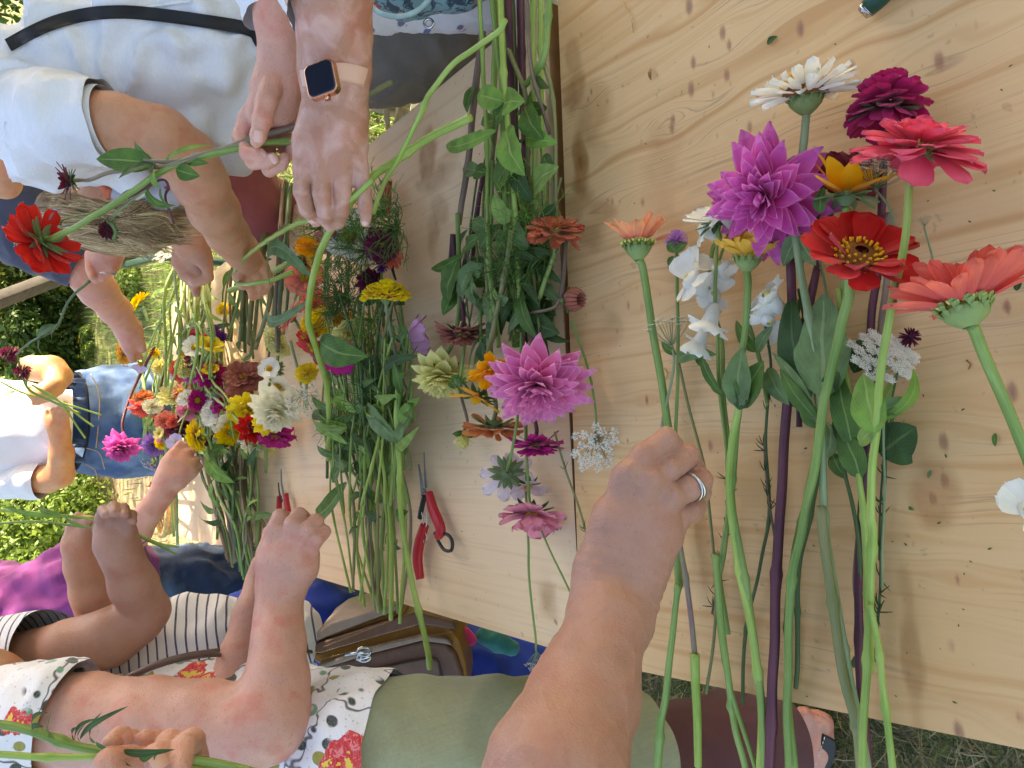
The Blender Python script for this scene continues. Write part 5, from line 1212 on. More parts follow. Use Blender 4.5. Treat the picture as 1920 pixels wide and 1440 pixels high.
def umbel(root, c, axis, R, n=22, mat=None, dome=.35, sub=10, seed=0, ray_mat=None, closed=0.0, fsz=1.0):
    r = np.random.RandomState(seed); Fm = frame(axis, r.uniform(0,6)); m_ = MB(); q = MB(); base = np.array([0,0,-R*.7])
    for i in range(n):
        t = math.sqrt((i+.5)/n); an = i*2.39996+r.normal()*.1; rr = R*t*(1-closed*.6); e = np.array([rr*math.cos(an), rr*math.sin(an), R*dome*(1-t*t)+r.normal()*R*.03+closed*R*.3*t])
        mid = (base+e)/2+np.array([0,0,-R*.08]); m_.add(*tube(smoothpath([base, mid, e], 5), [R*.014]*4+[R*.008], 4, cap=False))
        for k in range(sub):
            a2 = k*2.39996; t2 = math.sqrt((k+.5)/sub)*R*.17; f = e+np.array([t2*math.cos(a2), t2*math.sin(a2), R*.07+r.normal()*R*.015]); m_.add(*tube([e, f], R*.005, 3, cap=False)); s_ = R*.038*fsz*r.uniform(.7,1.3); a0 = r.uniform(0,6)
            for w_ in range(4):
                a = a0+w_*1.571; p1 = f+s_*np.array([math.cos(a-.5), math.sin(a-.5), .3]); p2 = f+1.5*s_*np.array([math.cos(a), math.sin(a), .35]); p3_ = f+s_*np.array([math.cos(a+.5), math.sin(a+.5), .3]); q.add([f, p1, p2, p3_], [[0,1,2,3]], [[.5,0],[0,.8],[.5,1],[1,.8]])
    M4 = Matrix.Translation(Vector(c)-root.location) @ Fm.to_4x4()
    o = m_.build('umbel_rays', ray_mat or SM['grey'], root); o.matrix_local = M4; o['kind'] = 'stuff'
    o = q.build('florets', mat or PMt['white'], root, smooth=False); o.matrix_local = M4; o['kind'] = 'stuff'
def lace(label, c, Rpx, ax, stem, sr=2.2, smat='grey', n=22, sub=10, closed=0, dome=.35, mat=None, leaves=(), fsz=1.0, group=None):
    cw = P3(c); dz = depth(cw); axis = axis_of(ax); S = [P3(p) for p in stem]; root = thing('wild_carrot', label, 'flower', S[-1] if S else cw, group); R = Rpx*dz/FPX
    umbel(root, cw, axis, R, n, mat, dome, sub, int(c[0]+c[1]), None, closed, fsz)
    if S: mk_stem(root, [cw-axis*R*.7]+S, sr*dz/FPX, sr*1.3*depth(S[-1])/FPX, SM[smat])
    for lf in leaves: add_leaf(root, lf)
    return root
def feather(root, c, Rw, n, mat, seed, part='feathery_leaf', flat=.6, thick=.0006, dirv=None):
    r = np.random.RandomState(seed); m_ = MB(); c = np.array(c)-np.array(root.location)
    for i in range(n):
        d = r.normal(size=3); d[2] = abs(d[2])*flat; 
        if dirv is not None: d = d*.7+np.array(dirv)
        d /= np.linalg.norm(d); e = c+d*Rw*r.uniform(.5,1.1); md = (c+e)/2+r.normal(size=3)*Rw*.22; md[2] = max(md[2], c[2]-.01)
        m_.add(*tube(smoothpath([c, md, e], 6), np.linspace(thick, thick*.5, 6), 4, cap=False))
        for k in range(2): f = md+(e-md)*r.uniform(0,.6); g = f+(r.normal(size=3)*.5+d)*Rw*.28; m_.add(*tube([f, (f+g)/2+r.normal(size=3)*Rw*.04, g], thick*.6, 3, cap=False))
    o = m_.build(part, mat, root); o['kind'] = 'stuff'; return o

# ---------------------------------------------------------------- near bouquet
flower('zinnia', 'white zinnia with a yellow centre, seen from the side, topmost of the near bouquet', 'daisy2', (1510,180,.055), 100, (-8,-60,12), 'white',
  [(1505,270,.055),(1492,360,.055),(1491,430,.055),(1503,520,.05),(1534,700,.045),(1545,940,.035),(1562,1090,.03),(1580,1200,.025),(1606,1330,.02),(1628,1450,.02)], 9, 'grey',
  [((1492,440,.055),(1468,500,.05),34,'grey',dict(bow=.0)),((1493,440,.055),(1530,498,.05),34,'grey',dict(bow=.0)),((1534,790,.045),(1462,690,.05),30,'mid',dict(bow=.1)),((1534,795,.045),(1448,660,.04),26,'grey',dict(bow=.12,side=.1))],
  cen=('dome',.44,.42,Dc['yel']), cal=('scales',.32,.32), nodes=(.31,.46,.62,.82), sr2=9, lift=4)
flower('dahlia', 'magenta ball dahlia beside the white zinnia, at the top of the near bouquet', 'ball', (1664,205,.045), 98, (6,-60,2), 'magenta',
  [(1655,290,.02),(1648,480,.015),(1633,620,.015),(1626,830,.012),(1614,1000,.012),(1611,1220,.012),(1628,1450,.012)], 9, 'purple', [((1640,640,.02),(1600,700,.03),60,'dark',{})], cal=('bracts',.22,.2), nodes=(.55,.8), cen=('dome',.1,.1,Dc['dark']), squash=.9, wide=1.2)
flower('zinnia', 'hot pink zinnia with loose drooping petals, right below the magenta dahlia', 'zinnia', (1722,280,.085), 122, (8,-60,27), 'pink',
  [(1706,350,.085),(1700,430,.085),(1672,570,.085),(1652,700,.08),(1641,830,.07),(1632,960,.06),(1636,1010,.055),(1628,1200,.04),(1616,1450,.035)], 8.5, 'lime',
  [((1642,812,.075),(1618,700,.07),66,'lime',dict(bow=.02)),((1642,800,.075),(1612,835,.06),30,'pale',dict(bow=.1)),((1655,790,.07),(1712,690,.05),24,'lime',dict(side=.25)),((1645,770,.07),(1700,745,.06),34,'grey',dict(side=.1))],
  cen=('tuft',.2,.12,Dc['pale']), cal=('scales',.26,.3), nodes=(.6,.8), roll=1.0, wide=1.25)
flower('dahlia', 'large violet pink dahlia facing the viewer in the near bouquet, on a thick purple stem', 'dahlia', (1442,368,.06), 124, (-26,10,40), 'violet',
  [(1483,500,.03),(1486,620,.028),(1479,700,.028),(1470,850,.025),(1459,1010,.025),(1452,1200,.022),(1442,1460,.02)], 10, 'purple', cal=('bracts',.2,.2), nodes=(.66,.9), sr2=12, wide=.84, cen=('dome',.08,.1,Dc['dark']))
flower('rudbeckia', 'golden yellow rudbeckia with narrow petals, between the violet dahlia and the pink zinnia', 'sun', (1588,362,.05), 94, (4,-60,10), 'yellow',
  [(1594,410,.04),(1588,470,.03),(1575,600,.02),(1540,760,.02),(1525,880,.015),(1494,1020,.015),(1480,1130,.012),(1478,1300,.012),(1488,1440,.012)], 8, 'green', cen=('dome',.16,.16,Dc['dark']), cal=('bracts',.2,.25), nodes=(.55,.75), lift=22, wide=.72)
flower('zinnia', 'dark red zinnia half hidden behind the golden rudbeckia', 'zinnia_open', (1585,330,.018), 62, (0,-60,60), 'dred', [(1560,400,.012),(1530,500,.01),(1500,650,.01),(1500,800,.01)], 6, 'purple', cen=('dome',.2,.12,Dc['dark']))
flower('zinnia', 'single scarlet zinnia with a ring of yellow florets, in the middle of the near bouquet', 'daisy', (1608,486,.085), 116, (2,-60,46), 'red',
  [(1592,560,.075),(1574,620,.07),(1555,710,.06),(1543,760,.055),(1530,870,.045),(1505,990,.035),(1484,1100,.03),(1476,1300,.02),(1478,1450,.015)], 12, 'green',
  [((1545,745,.05),(1545,548,.045),104,'grey',dict(bow=.03,serr=.12,fold=.05)),((1553,740,.045),(1574,690,.05),34,'dark',{}),((1540,800,.04),(1500,760,.04),30,'mid',{})], cen=('ring',.42,.2,Dc['yel']), cal=('scales',.30,.34), nodes=(.6,), sr2=9, lift=6, wide=1.1)
flower('zinnia', 'coral zinnia seen from below on its own stem, furthest right of the near flowers', 'coral', (1808,577,.075), 142, (-9,-60,-14), 'coral',
  [(1825,615,.07),(1842,660,.06),(1868,720,.045),(1925,850,.03),(1960,940,.02)], 13, 'green', cal=('scales',.30,.26), sr2=12, lift=30, cen=('dome',.3,.1,Dc['green']))
flower('zinnia', 'peach zinnia missing part of its petals, left of the near bouquet', 'fan2', (1196,460,.045), 78, (-2,-60,0), 'peach',
  [(1205,500,.04),(1217,570,.035),(1226,640,.03),(1240,720,.025),(1252,800,.02),(1262,900,.02),(1268,1030,.02),(1272,1100,.02)], 8.5, 'green', lift=12, cal=('scales',.31,.34), cen=('dome',.4,.1,Dc['green']), nodes=(.9,))
flower('globe_amaranth', 'small lilac globe amaranth facing away, beside the peach zinnia', 'globe', (1268,458,.03), 22, (0,-60,10), 'globe',
  [(1270,520,.025),(1271,640,.02),(1267,800,.015),(1266,870,.012)], 3.6, 'green', [((1268,472,.04),(1290,455,.035),18,'mid',{}),((1268,472,.04),(1252,452,.035),18,'mid',{}),((1266,482,.04),(1255,502,.02),15,'mid',{}),((1270,676,.03),(1345,665,.03),28,'grey',dict(side=-.1)),((1268,665,.03),(1240,640,.03),16,'mid',{})], cal=None, cen=('dome',.3,.3,Dc['green']))
flower('cosmos_flower', 'white cosmos turned sideways beside the violet dahlia', 'cosmos', (1345,415,.05), 70, (-10,-50,18), 'white',
  [(1335,470,.03),(1330,560,.025),(1352,640,.02),(1358,760,.02),(1370,900,.02),(1352,1040,.02),(1348,1080,.02),(1366,1190,.02)], 5, 'green', cal=('bracts',.14,.2), cen=('dome',.16,.1,Dc['yel']))
flower('zinnia', 'frilly golden yellow zinnia below the violet dahlia', 'marigold', (1402,484,.05), 78, (2,-60,10), 'gold',
  [(1403,540,.045),(1397,620,.04),(1388,690,.04),(1385,765,.04),(1374,870,.03),(1372,940,.03),(1392,1060,.03),(1420,1240,.025),(1436,1450,.02)], 8, 'green',
  [((1385,765,.045),(1392,650,.045),60,'grey',dict(bow=.06)),((1387,765,.045),(1432,676,.04),56,'mid',dict(bow=.06)),((1385,768,.045),(1415,700,.04),36,'dark',dict(bow=.1))], cal=('scales',.30,.3), nodes=(.42,.62), lift=22)
flower('globe_amaranth', 'pale mauve globe amaranth peeping out behind the white cosmos', 'globe', (1372,370,.03), 22, (0,-60,30), 'globe', [(1370,420,.02),(1345,500,.01)], 3, 'green', cal=None, cen=('dome',.3,.3,Dc['green']))
flower('clover_head', 'small purple-grey seed head beside the white lace flower', 'globe', (1703,636,.03), 20, (0,-60,60), 'wine', [(1690,670,.02),(1668,760,.012),(1652,900,.01),(1650,1050,.01)], 2.2, 'dark', cal=None, cen=('dome',.3,.3,Dc['dark']))
# lace flowers of the near bouquet
lace('grey-white lace umbel right below the coral zinnia', (1655,675,.045), 60, (0,-60,55), [(1655,760,.03),(1658,900,.02),(1655,1100,.015)], n=34, sub=18, dome=.4, fsz=1.2)
lace('small sparse lace umbel beside the peach stem', (1255,615,.035), 48, (-10,-60,5), [(1262,690,.03),(1240,800,.02)], n=18, sub=9, closed=.1)
lace('closed green lace umbel right of the red zinnia', (1732,412,.03), 19, (-8,-50,5), [(1745,470,.02),(1755,520,.015)], 1.8, n=14, sub=5, closed=.5)
lace('white lace umbel lying alone by the knuckles of the ringed fist', (1122,838,.015), 52, (10,60,65), [(1118,780,.012),(1105,700,.012),(1072,600,.03)], 2, 'green', n=26, sub=10, dome=.15)
lace('lace umbel tucked under the hot pink zinnia', (1652,318,.05), 52, (6,-60,30), [(1672,400,.04),(1680,470,.03)], n=28, sub=14)
lace('lace umbel glimpsed between the violet dahlia and the dark leaf', (1512,412,.03), 36, (6,-60,50), [(1530,470,.02),(1560,600,.012)], n=22, sub=10)

# snapdragons
M_snap = PMt['white']
def snapdragon(label, blooms, stem, smat='green', sr=4.5, leaves=(), spike=None, group='white snapdragons of the near bouquet'):
    S = [P3(p) for p in stem]; root = thing('snapdragon', label, 'flower', S[-1], group); dz = depth(S[0])
    mk_stem(root, S, sr*.7*dz/FPX, sr*depth(S[-1])/FPX, SM[smat], (.5,.8))
    for k, (x, y, h, Rpx, dx, dy, el) in enumerate(blooms):
        c = T(x, y, h); R = 1.25*Rpx*depth(c)/FPX; hd_ = hdir((x,y,h), dx, dy); axis = (hd_*math.cos(R_(el))+Vector((0,0,1))*math.sin(R_(el))).normalized()
        Fm = frame(axis, prnd.uniform(0, 6)); Mh = Matrix.Translation(c-root.location) @ Fm.to_4x4(); m_ = MB()
        a = np.linspace(0, 2*np.pi, 13); V = []
        for rr, zz in ((.10,-.75),(.24,-.6),(.30,-.2),(.36,.05),(.30,.16),(.12,.22)): V += [(rr*R*math.cos(t)*1.15, rr*R*math.sin(t)*.85, zz*R) for t in a]
        m_.add(V, grid_faces(6, 13), np.full((len(V),2), .5)); hd2 = m_.build('blossom', M_snap, root); hd2.matrix_local = Mh
        for az, el2, ln, ws in ((1.2,38,.95,1.5),(1.95,42,.95,1.5),(-.6,-25,.6,1.5),(-1.57,-35,.62,1.6),(-2.5,-25,.6,1.5)):
            po = bpy.data.objects.new('petal', petal_me('wide', k % 5, M_snap)); COL.objects.link(po); po.parent = hd2; po.matrix_local = petal_matrix(az, el2, .22, .02, ln, ws*.8, R)
        m2 = MB(); V = []
        for rr, zz in ((.02,.26),(.08,.23),(.13,.16)): V += [(rr*R*math.cos(t)*1.3, rr*R*math.sin(t)-.08*R, zz*R) for t in a]
        m2.add(V, grid_faces(3, 13)); lp = m2.build('lip', PMt['butter'], hd2)
        m3 = MB()
        for i in range(5):
            PV, PF, PU = tpl('point', i % 3); mt_ = Matrix.Rotation(i*1.257, 4, 'Z') @ Matrix.Translation((0,.06*R,-.78*R)) @ Matrix.Rotation(R_(55), 4, 'X') @ Matrix.Diagonal((.3*R,.34*R,.34*R,1)); m3.add(np.array([tuple(mt_@Vector(v)) for v in PV]), PF, PU)
        cl = m3.build('calyx', LM['lime'], root); cl.matrix_local = Mh
    if spike:
        x0,y0,x1,y1,h,w_ = spike; m_ = MB(); n = 15
        for i in range(n):
            t = i/n; x = x0+(x1-x0)*t; y = y0+(y1-y0)*t; c = np.array(T(x+(8*(1-t)*(1 if i%2 else -1)), y, h)); s_ = w_*(1-.6*t)*depth(Vector(c))/FPX
            d = np.array(T(x1,y1,h)-T(x0,y0,h)); d /= np.linalg.norm(d); m_.add(*tube([c-d*s_*.6, c, c+d*s_*.8], [s_*.5, s_*.75, s_*.25], 7))
        m_.add(*tube([T(x0,y0,h), T(x1,y1,h)], .0015, 6)); m_.build('bud_spike', LM['lime'], root)
    for lf in leaves: add_leaf(root, lf)
    return root
snapdragon('white snapdragon whose lowest bloom hangs down left of the yellow zinnia', [(1330,605,.045,44,0,60,30),(1298,525,.045,48,-20,-40,40),(1352,500,.03,38,0,-50,45),(1312,640,.03,36,-10,50,20),(1338,555,.03,34,30,-20,30)], [(1345,430,.04),(1340,560,.035),(1345,660,.03),(1352,760,.025),(1366,900,.02),(1358,1030,.02),(1345,1120,.02),(1366,1280,.02),(1420,1450,.015)],
  leaves=[((1352,740,.03),(1312,650,.03),20,'mid',{}),((1355,740,.03),(1330,710,.03),14,'mid',{})], spike=(1352,380,1390,268,.04,22))
snapdragon('white snapdragon with one bloom open right of the yellow zinnia stem', [(1442,560,.04,48,-10,-50,60),(1360,395,.06,44,-20,-50,30),(1325,430,.045,36,-30,-30,20),(1440,600,.03,34,20,30,20)], [(1435,610,.03),(1445,700,.02),(1436,820,.015),(1440,980,.012),(1400,1180,.012),(1392,1320,.012)], 'dark', 3.5)
snapdragon('snapdragon with its white bloom at the right edge below the coral zinnia', [(1932,958,.03,46,0,-50,50)], [(1935,1010,.02),(1960,1150,.01)], 'green', 4, group=None)

# plain stems that run out of the near bouquet
def stemthing(label, pts, r0, r1, mat, nodes=(), leaves=(), group='bare stems of the near bouquet', name='cut_stem', sprigs=0):
    S = [P3(p) for p in pts]; root = thing(name, label, 'stem', S[-1], group); _, SS = mk_stem(root, S, r0*.88*depth(S[0])/FPX, r1*.88*depth(S[-1])/FPX, SM[mat], nodes)
    for lf in leaves: add_leaf(root, lf)
    if sprigs:
        m_ = MB(); r = np.random.RandomState(int(pts[0][0]))
        for i in range(sprigs):
            p = SS[r.randint(2, len(SS)-1)]-np.array(root.location); 
            for k in range(3): d = r.normal(size=3)*.6+(SS[-1]-SS[0])/np.linalg.norm(SS[-1]-SS[0])*-.8; d[2] = abs(d[2])*.3; d /= np.linalg.norm(d); m_.add(*tube([p, p+d*.006+[0,0,.001], p+d*.012+[0,0,-.001]], [.0005,.0006,.0002], 4))
        o = m_.build('leaflets', LM['dark'], root); o['kind'] = 'stuff'
    return root
stemthing('thin green-brown stem that crosses beside the ringed fist', [(1272,680,.02),(1290,760,.02),(1320,870,.02),(1330,960,.018),(1338,1060,.018),(1342,1160,.02),(1325,1300,.02)], 3, 3.4, 'olive')
stemthing('purplish stem ending in a pale cut green stub below the ringed fist', [(1275,1020,.03),(1288,1100,.03),(1303,1228,.028)], 5, 6, 'mauveg', (.3,))
stemthing('short thick pale green stub hanging over the table edge', [(1303,1226,.03),(1306,1330,.028),(1308,1436,.028)], 10, 8, 'lime')
stemthing('green stem with a purple foot curving over the table edge', [(1270,1095,.03),(1262,1180,.028),(1250,1290,.025),(1238,1370,.02),(1231,1450,.015)], 6, 9, 'green', (.02,.8))
stemthing('branching stem with a swollen purple joint over the edge', [(1340,1040,.03),(1350,1150,.03),(1362,1250,.028),(1368,1300,.02),(1380,1370,.0),(1400,1450,-.03)], 7, 7, 'green', (.0,.6,.62))
stemthing('straight lime green stem beside the thick purple one', [(1405,700,.04),(1382,780,.04),(1366,900,.035),(1385,1060,.03),(1410,1180,.03),(1428,1330,.02),(1425,1450,.02)], 8, 9, 'lime', (.5,.75))
stemthing('slim stem with needle leaflets left of the purple stem', [(1446,720,.015),(1434,830,.015),(1440,930,.015),(1452,1010,.012)], 2.2, 2.6, 'brown', sprigs=9)
stemthing('slim stem with needle leaflets below the ringed fist', [(1362,860,.012),(1366,960,.012),(1352,1060,.012),(1335,1150,.012)], 2.2, 2.6, 'brown', sprigs=12)
stemthing('thin grey-green stem curving out of the leaves', [(1578,870,.03),(1600,950,.02),(1612,1030,.015),(1614,1100,.012)], 4, 5, 'dark')
stemthing('straight green stem close behind the purple one', [(1500,540,.02),(1528,700,.02),(1535,880,.02),(1500,1060,.02),(1497,1210,.015),(1492,1290,.01)], 6, 5, 'dark', (.55,.8))
stemthing('thick joint-ended green stem reaching past the table edge', [(1540,950,.045),(1560,1130,.035),(1580,1260,.03),(1602,1350,.02),(1612,1440,0)], 11, 9, 'olive', (.35,.8))
stemthing('lime stem splitting off near the bottom edge', [(1632,1130,.05),(1648,1210,.045),(1662,1330,.04),(1678,1450,.03)], 6, 8, 'lime', (.3,.6))
stemthing('slender dark stem right of the magenta dahlia stem', [(1660,860,.012),(1654,1000,.012),(1650,1130,.012),(1640,1240,.012)], 2.4, 3, 'dark', sprigs=10)
stemthing('purple-brown stem right under the pink zinnia', [(1665,400,.02),(1662,520,.015),(1650,640,.015),(1640,760,.012),(1622,900,.01),(1606,1080,.01),(1612,1150,.01)], 7, 7, 'brown', (.6,))
stemthing('dark purple stem between the violet dahlia and the red zinnia', [(1530,505,.02),(1518,580,.02),(1500,680,.018),(1488,760,.012)], 8, 7, 'purple')
stemthing('lime green stem right under the scarlet zinnia', [(1572,540,.03),(1580,640,.03),(1590,720,.03),(1600,800,.03),(1612,900,.03),(1622,970,.028),(1628,1100,.025),(1632,1260,.025)], 5, 8, 'lime', (.35,.6,.8),
  [((1600,840,.035),(1566,680,.04),48,'mid',dict(side=.05)),((1614,896,.03),(1572,800,.035),50,'mid',dict(side=.1)),((1606,850,.03),(1560,790,.03),22,'dark',{})])
stemthing('short stem with a big serrated dark leaf at the right flank of the bouquet', [(1680,760,.02),(1668,800,.02),(1662,850,.015)], 4, 4, 'dark', (), [((1650,852,.02),(1718,800,.02),84,'dark',dict(serr=.25,fold=.05,bow=.05)),((1650,780,.02),(1680,700,.03),34,'pale',dict(side=.2,twist=.6)),((1655,850,.015),(1650,770,.015),40,'dark',{})])
stemthing('leafy stem lying between the zinnia stems', [(1500,560,.02),(1490,640,.015),(1520,760,.015),(1555,850,.015)], 5, 5, 'green', (), [((1518,745,.03),(1484,550,.03),62,'dark',{}),((1560,850,.02),(1590,900,.02),30,'mid',{}),((1545,860,.025),(1552,790,.02),40,'grey',dict(side=.2)),((1538,400,.06),(1545,350,.06),26,'mid',{}),((1500,500,.02),(1540,400,.05),30,'dark',{}),((1440,690,.03),(1480,760,.03),36,'grey',{}),((1330,690,.02),(1300,660,.02),16,'mid',{})])
feather_root = stemthing('stem with frilly leaflets beside the white bloom', [(1400,600,.03),(1425,680,.025),(1440,760,.02)], 5, 4, 'green', (), [((1415,660,.03),(1380,600,.035),24,'mid',{}),((1420,660,.03),(1450,610,.035),24,'grey',{})])

CW = dict(lime='lime green', green='green', olive='olive', mauveg='mauve tinged', dark='dark green', brown='brown', purple='purple', grey='grey green')
# ---------------------------------------------------------------- seam bunch (heads point down the picture)
flower('zinnia', 'orange zinnia with golden lower petals, lying on the gap between the tables', 'zinnia', (1041,436,.055), 60, (2,-50,28), PMt['rust'],
  [(1030,500,.05),(1010,560,.05)], 5, 'green', cal=('scales',.25,.3), cen=('dome',.12,.1,Dc['green']))
flower('dahlia', 'large lilac-pink dahlia with pointed petals on the seam of the two tables', 'dahlia', (1010,716,.075), 100, (-4,26,48), 'lilac',
  [(990,600,.04),(975,450,.04),(960,250,.04),(955,60,.05),(950,-60,.05)], 8, 'purple', wide=.86, cal=('bracts',.2,.2), cen=('dome',.08,.1,Dc['dark']))
flower('zinnia', 'deep magenta zinnia just below the lilac-pink dahlia', 'zinnia', (1006,832,.04), 54, (0,60,6), 'dmag', [(998,760,.03),(985,650,.03),(980,500,.03),(972,300,.03)], 4.5, 'purple', cal=('scales',.2,.25), cen=('dome',.2,.12,Dc['green']))
flower('cosmos_flower', 'pale pink cosmos seen from behind, its green bracts showing', 'cosmos', (951,888,.045), 60, (-4,50,-60), 'bpink', [(956,860,.07),(968,800,.07),(975,700,.05),(978,560,.04)], 3, 'green', wide=.66, cal=('bracts',.2,.12), cen=('dome',.12,.06,Dc['yel']))
flower('cosmos_flower', 'second pale pink cosmos half under the magenta zinnia', 'cosmos', (990,912,.025), 40, (10,50,30), 'bpink', [(988,860,.02),(985,760,.02)], 2.4, 'green', cal=('bracts',.2,.12), cen=('dome',.12,.06,Dc['yel']))
flower('cosmos_flower', 'salmon-pink frilled cosmos, lowest bloom of the seam bunch', 'cosmos_double', (996,962,.04), 70, (0,60,25), 'rose', [(992,930,.04),(986,850,.04),(985,760,.03)], 3, 'green', cal=('bracts',.16,.14), cen=('dome',.12,.08,Dc['yel']))
flower('zinnia', 'rust-orange zinnia with ragged petals left of the deep magenta one', 'zinnia_open', (925,800,.05), 60, (-3,60,-4), 'orange', [(930,760,.05),(918,700,.05),(915,560,.05),(912,400,.04),(935,200,.04)], 5, 'olive', cal=('bracts',.26,.2), cen=('dome',.2,.1,Dc['brown']))
flower('zinnia', 'golden yellow zinnia with rolled petals left of the lilac-pink dahlia', 'marigold', (924,694,.085), 54, (2,40,30), 'amber', [(920,640,.04),(918,500,.04),(925,300,.04)], 4, 'green', cal=('scales',.25,.25), cen=('dome',.1,.1,Dc['yel']))
flower('rudbeckia', 'amber flower with three broad petals left of the golden zinnia', 'cosmos', (893,746,.08), 62, (-10,30,20), 'amber', [(915,760,.05),(905,700,.04),(900,560,.04)], 4, 'green', cal=('bracts',.2,.2), cen=('dome',.12,.1,Dc['yel']), lim=lambda a: a < 3.6)
flower('dahlia', 'pale lemon dahlia with a few green buds, between the pink cosmos and the amber flower', 'dahlia_small', (828,700,.045), 66, (-6,40,28), 'butter', [(850,640,.03),(862,560,.03),(858,400,.03)], 5, 'green', cal=('bracts',.2,.2), cen=('dome',.1,.1,Dc['yel']))
flower('zinnia', 'faded brick zinnia with drooping petals above the pale lemon dahlia', 'zinnia', (866,624,.05), 54, (0,40,4), 'brick', [(869,590,.04),(856,500,.03),(850,440,.03)], 4.5, 'purple', cal=('bracts',.16,.2), cen=('dome',.2,.1,Dc['green']))
def bud(label, c, Rpx, ax, stem, col='lime', sr=3, smat='green', group=None, name='flower_bud'):
    cw = P3(c); R = Rpx*depth(cw)/FPX; axis = axis_of(ax)
    S = [P3(p) for p in stem]; root = thing(name, label, 'bud', S[-1], group); Fm = frame(axis, 0); m_ = MB()
    for i in range(26):
        t = i/26; V, Fc, U = tpl('round', i % 5); Mt = np.array(petal_matrix(i*2.4, 35+60*t, .55*(1-t), -.5+.5*t, 1.15, 1.0, R)); m_.add(V@Mt[:3,:3].T+Mt[:3,3], Fc, U)
    a = np.linspace(0, 2*np.pi, 13); V = []
    for ph in np.linspace(-85, 85, 8): V += [(.8*R*math.cos(R_(ph))*math.cos(t), .8*R*math.cos(R_(ph))*math.sin(t), .8*R*math.sin(R_(ph))) for t in a]
    m_.add(V, grid_faces(8, 13)); o = m_.build('bud', LM[col] if col in LM else PMt[col], root); o.matrix_local = Matrix.Translation(cw-root.location) @ Fm.to_4x4()
    for i in range(5):
        mk_leaf(root, cw-axis*R, cw-axis*R*.6+Vector(Fm.col[0])*R*1.6*math.cos(i*1.257)+Vector(Fm.col[1])*R*1.6*math.sin(i*1.257), R*.7, LM['mid'], name='bract')
    mk_stem(root, [cw-axis*R]+S, sr*depth(cw)/FPX, sr*depth(S[-1])/FPX, SM[smat])
    return root
bud('yellow-green dahlia bud left of the rust-orange zinnia', (868,826,.03), 15, (-4,40,10), [(876,790,.03),(865,740,.02),(862,700,.02)], 'butter', smat='brown')
bud('green bud above the pale lemon dahlia', (858,716,.05), 13, (0,-40,40), [(866,690,.05),(872,640,.04)])
r_ = stemthing('hairy dark stem with a spent seed head, crossing onto the near table', [(1050,562,.05),(1040,575,.05),(1010,585,.055),(975,588,.05),(935,560,.04),(915,520,.03)], 3.5, 3, 'brown', name='dried_flower', group=None)
hd_ = head(r_, 'fan', P3((1062,560,.05)), (P3((1085,563,.045))-P3((1050,562,.05))).normalized(), 30*depth(P3((1062,560,.05)))/FPX, LM['grey'], ('dome',.5,.3,Dc['dark']), None, 'joined', 3)
m_ = MB(); ax = (P3((1085,563,.045))-P3((1050,562,.05))).normalized(); c0 = P3((1064,561,.05)); Fm = frame(ax, 0)
for i in range(14): d = Vector(Fm.col[0])*math.cos(i*.449)+Vector(Fm.col[1])*math.sin(i*.449); m_.add(*tube([c0+d*.006, c0+d*.012+ax*.010, c0+d*.009+ax*.020], [.003,.0035,.0015], 6))
m_.build('dried_petals', PMt['brick'], r_, r_.location)
lace('thin stem with a drooping lace umbel hanging over the left table edge', (1006,1240,.0), 28, (0,60,-10), [(1003,1190,.02),(992,1080,.02),(990,1020,.02),(985,900,.02)], 2, 'green', n=18, sub=6, closed=.5)
stemthing('thin stem running under the forearm from the salmon-pink cosmos', [(1000,960,.02),(1030,1030,.015),(1070,1112,.012)], 2, 2.2, 'green', group='thin stems of the seam bunch')
stemthing('thin stem with needle leaflets crossing from the seam to the wrist', [(1040,810,.03),(1060,880,.02),(1085,950,.015),(1108,1030,.012)], 2.4, 2.4, 'olive', group='thin stems of the seam bunch', sprigs=5)
stemthing('brown twig lying along the seam of the tables', [(1052,560,.03),(1060,480,.03),(1062,420,.03)], 5, 5, 'brown', group=None)
r9 = np.random.RandomState(12)
SEAM_ST = [ # (top) -> (bottom)
 ((898,-40),(905,100),(912,250),(915,420),'lime',5,.07),((925,-40),(935,100),(955,250),(960,420),'green',6,.06),((950,-40),(948,70),(985,180),(990,330),'olive',6,.05),((976,-40),(978,120),(985,260),(990,430),'purple',9,.03),
 ((1000,-40),(998,90),(1000,220),(1005,400),'lime',7,.05),((1030,-40),(1026,50),(1018,110),(985,160),'green',8,.06),((1018,110),(1036,180),(1042,300),(1042,410),'olive',5,.05),((918,-40),(940,150),(945,300),(950,460),'green',7,.07),
 ((960,-40),(965,110),(970,300),(975,500),'dark',5,.03),((905,60),(890,180),(878,300),(860,420),'brown',8,.03),((930,230),(905,330),(890,450),(880,540),'purple',5,.02),((850,440),(848,500),(860,560),(867,600),'purple',7,.02),
 ((1012,-40),(1014,100),(1016,240),(1020,400),'lime',6,.03),((942,-40),(930,80),(925,200),(920,360),'lime',8,.04),((985,-40),(990,60),(1000,150),(1030,250),'brown',5,.06),((915,420),(920,520),(930,600),(935,650),'green',6,.06),((960,430),(945,520),(925,620),(910,700),'olive',6,.07)]
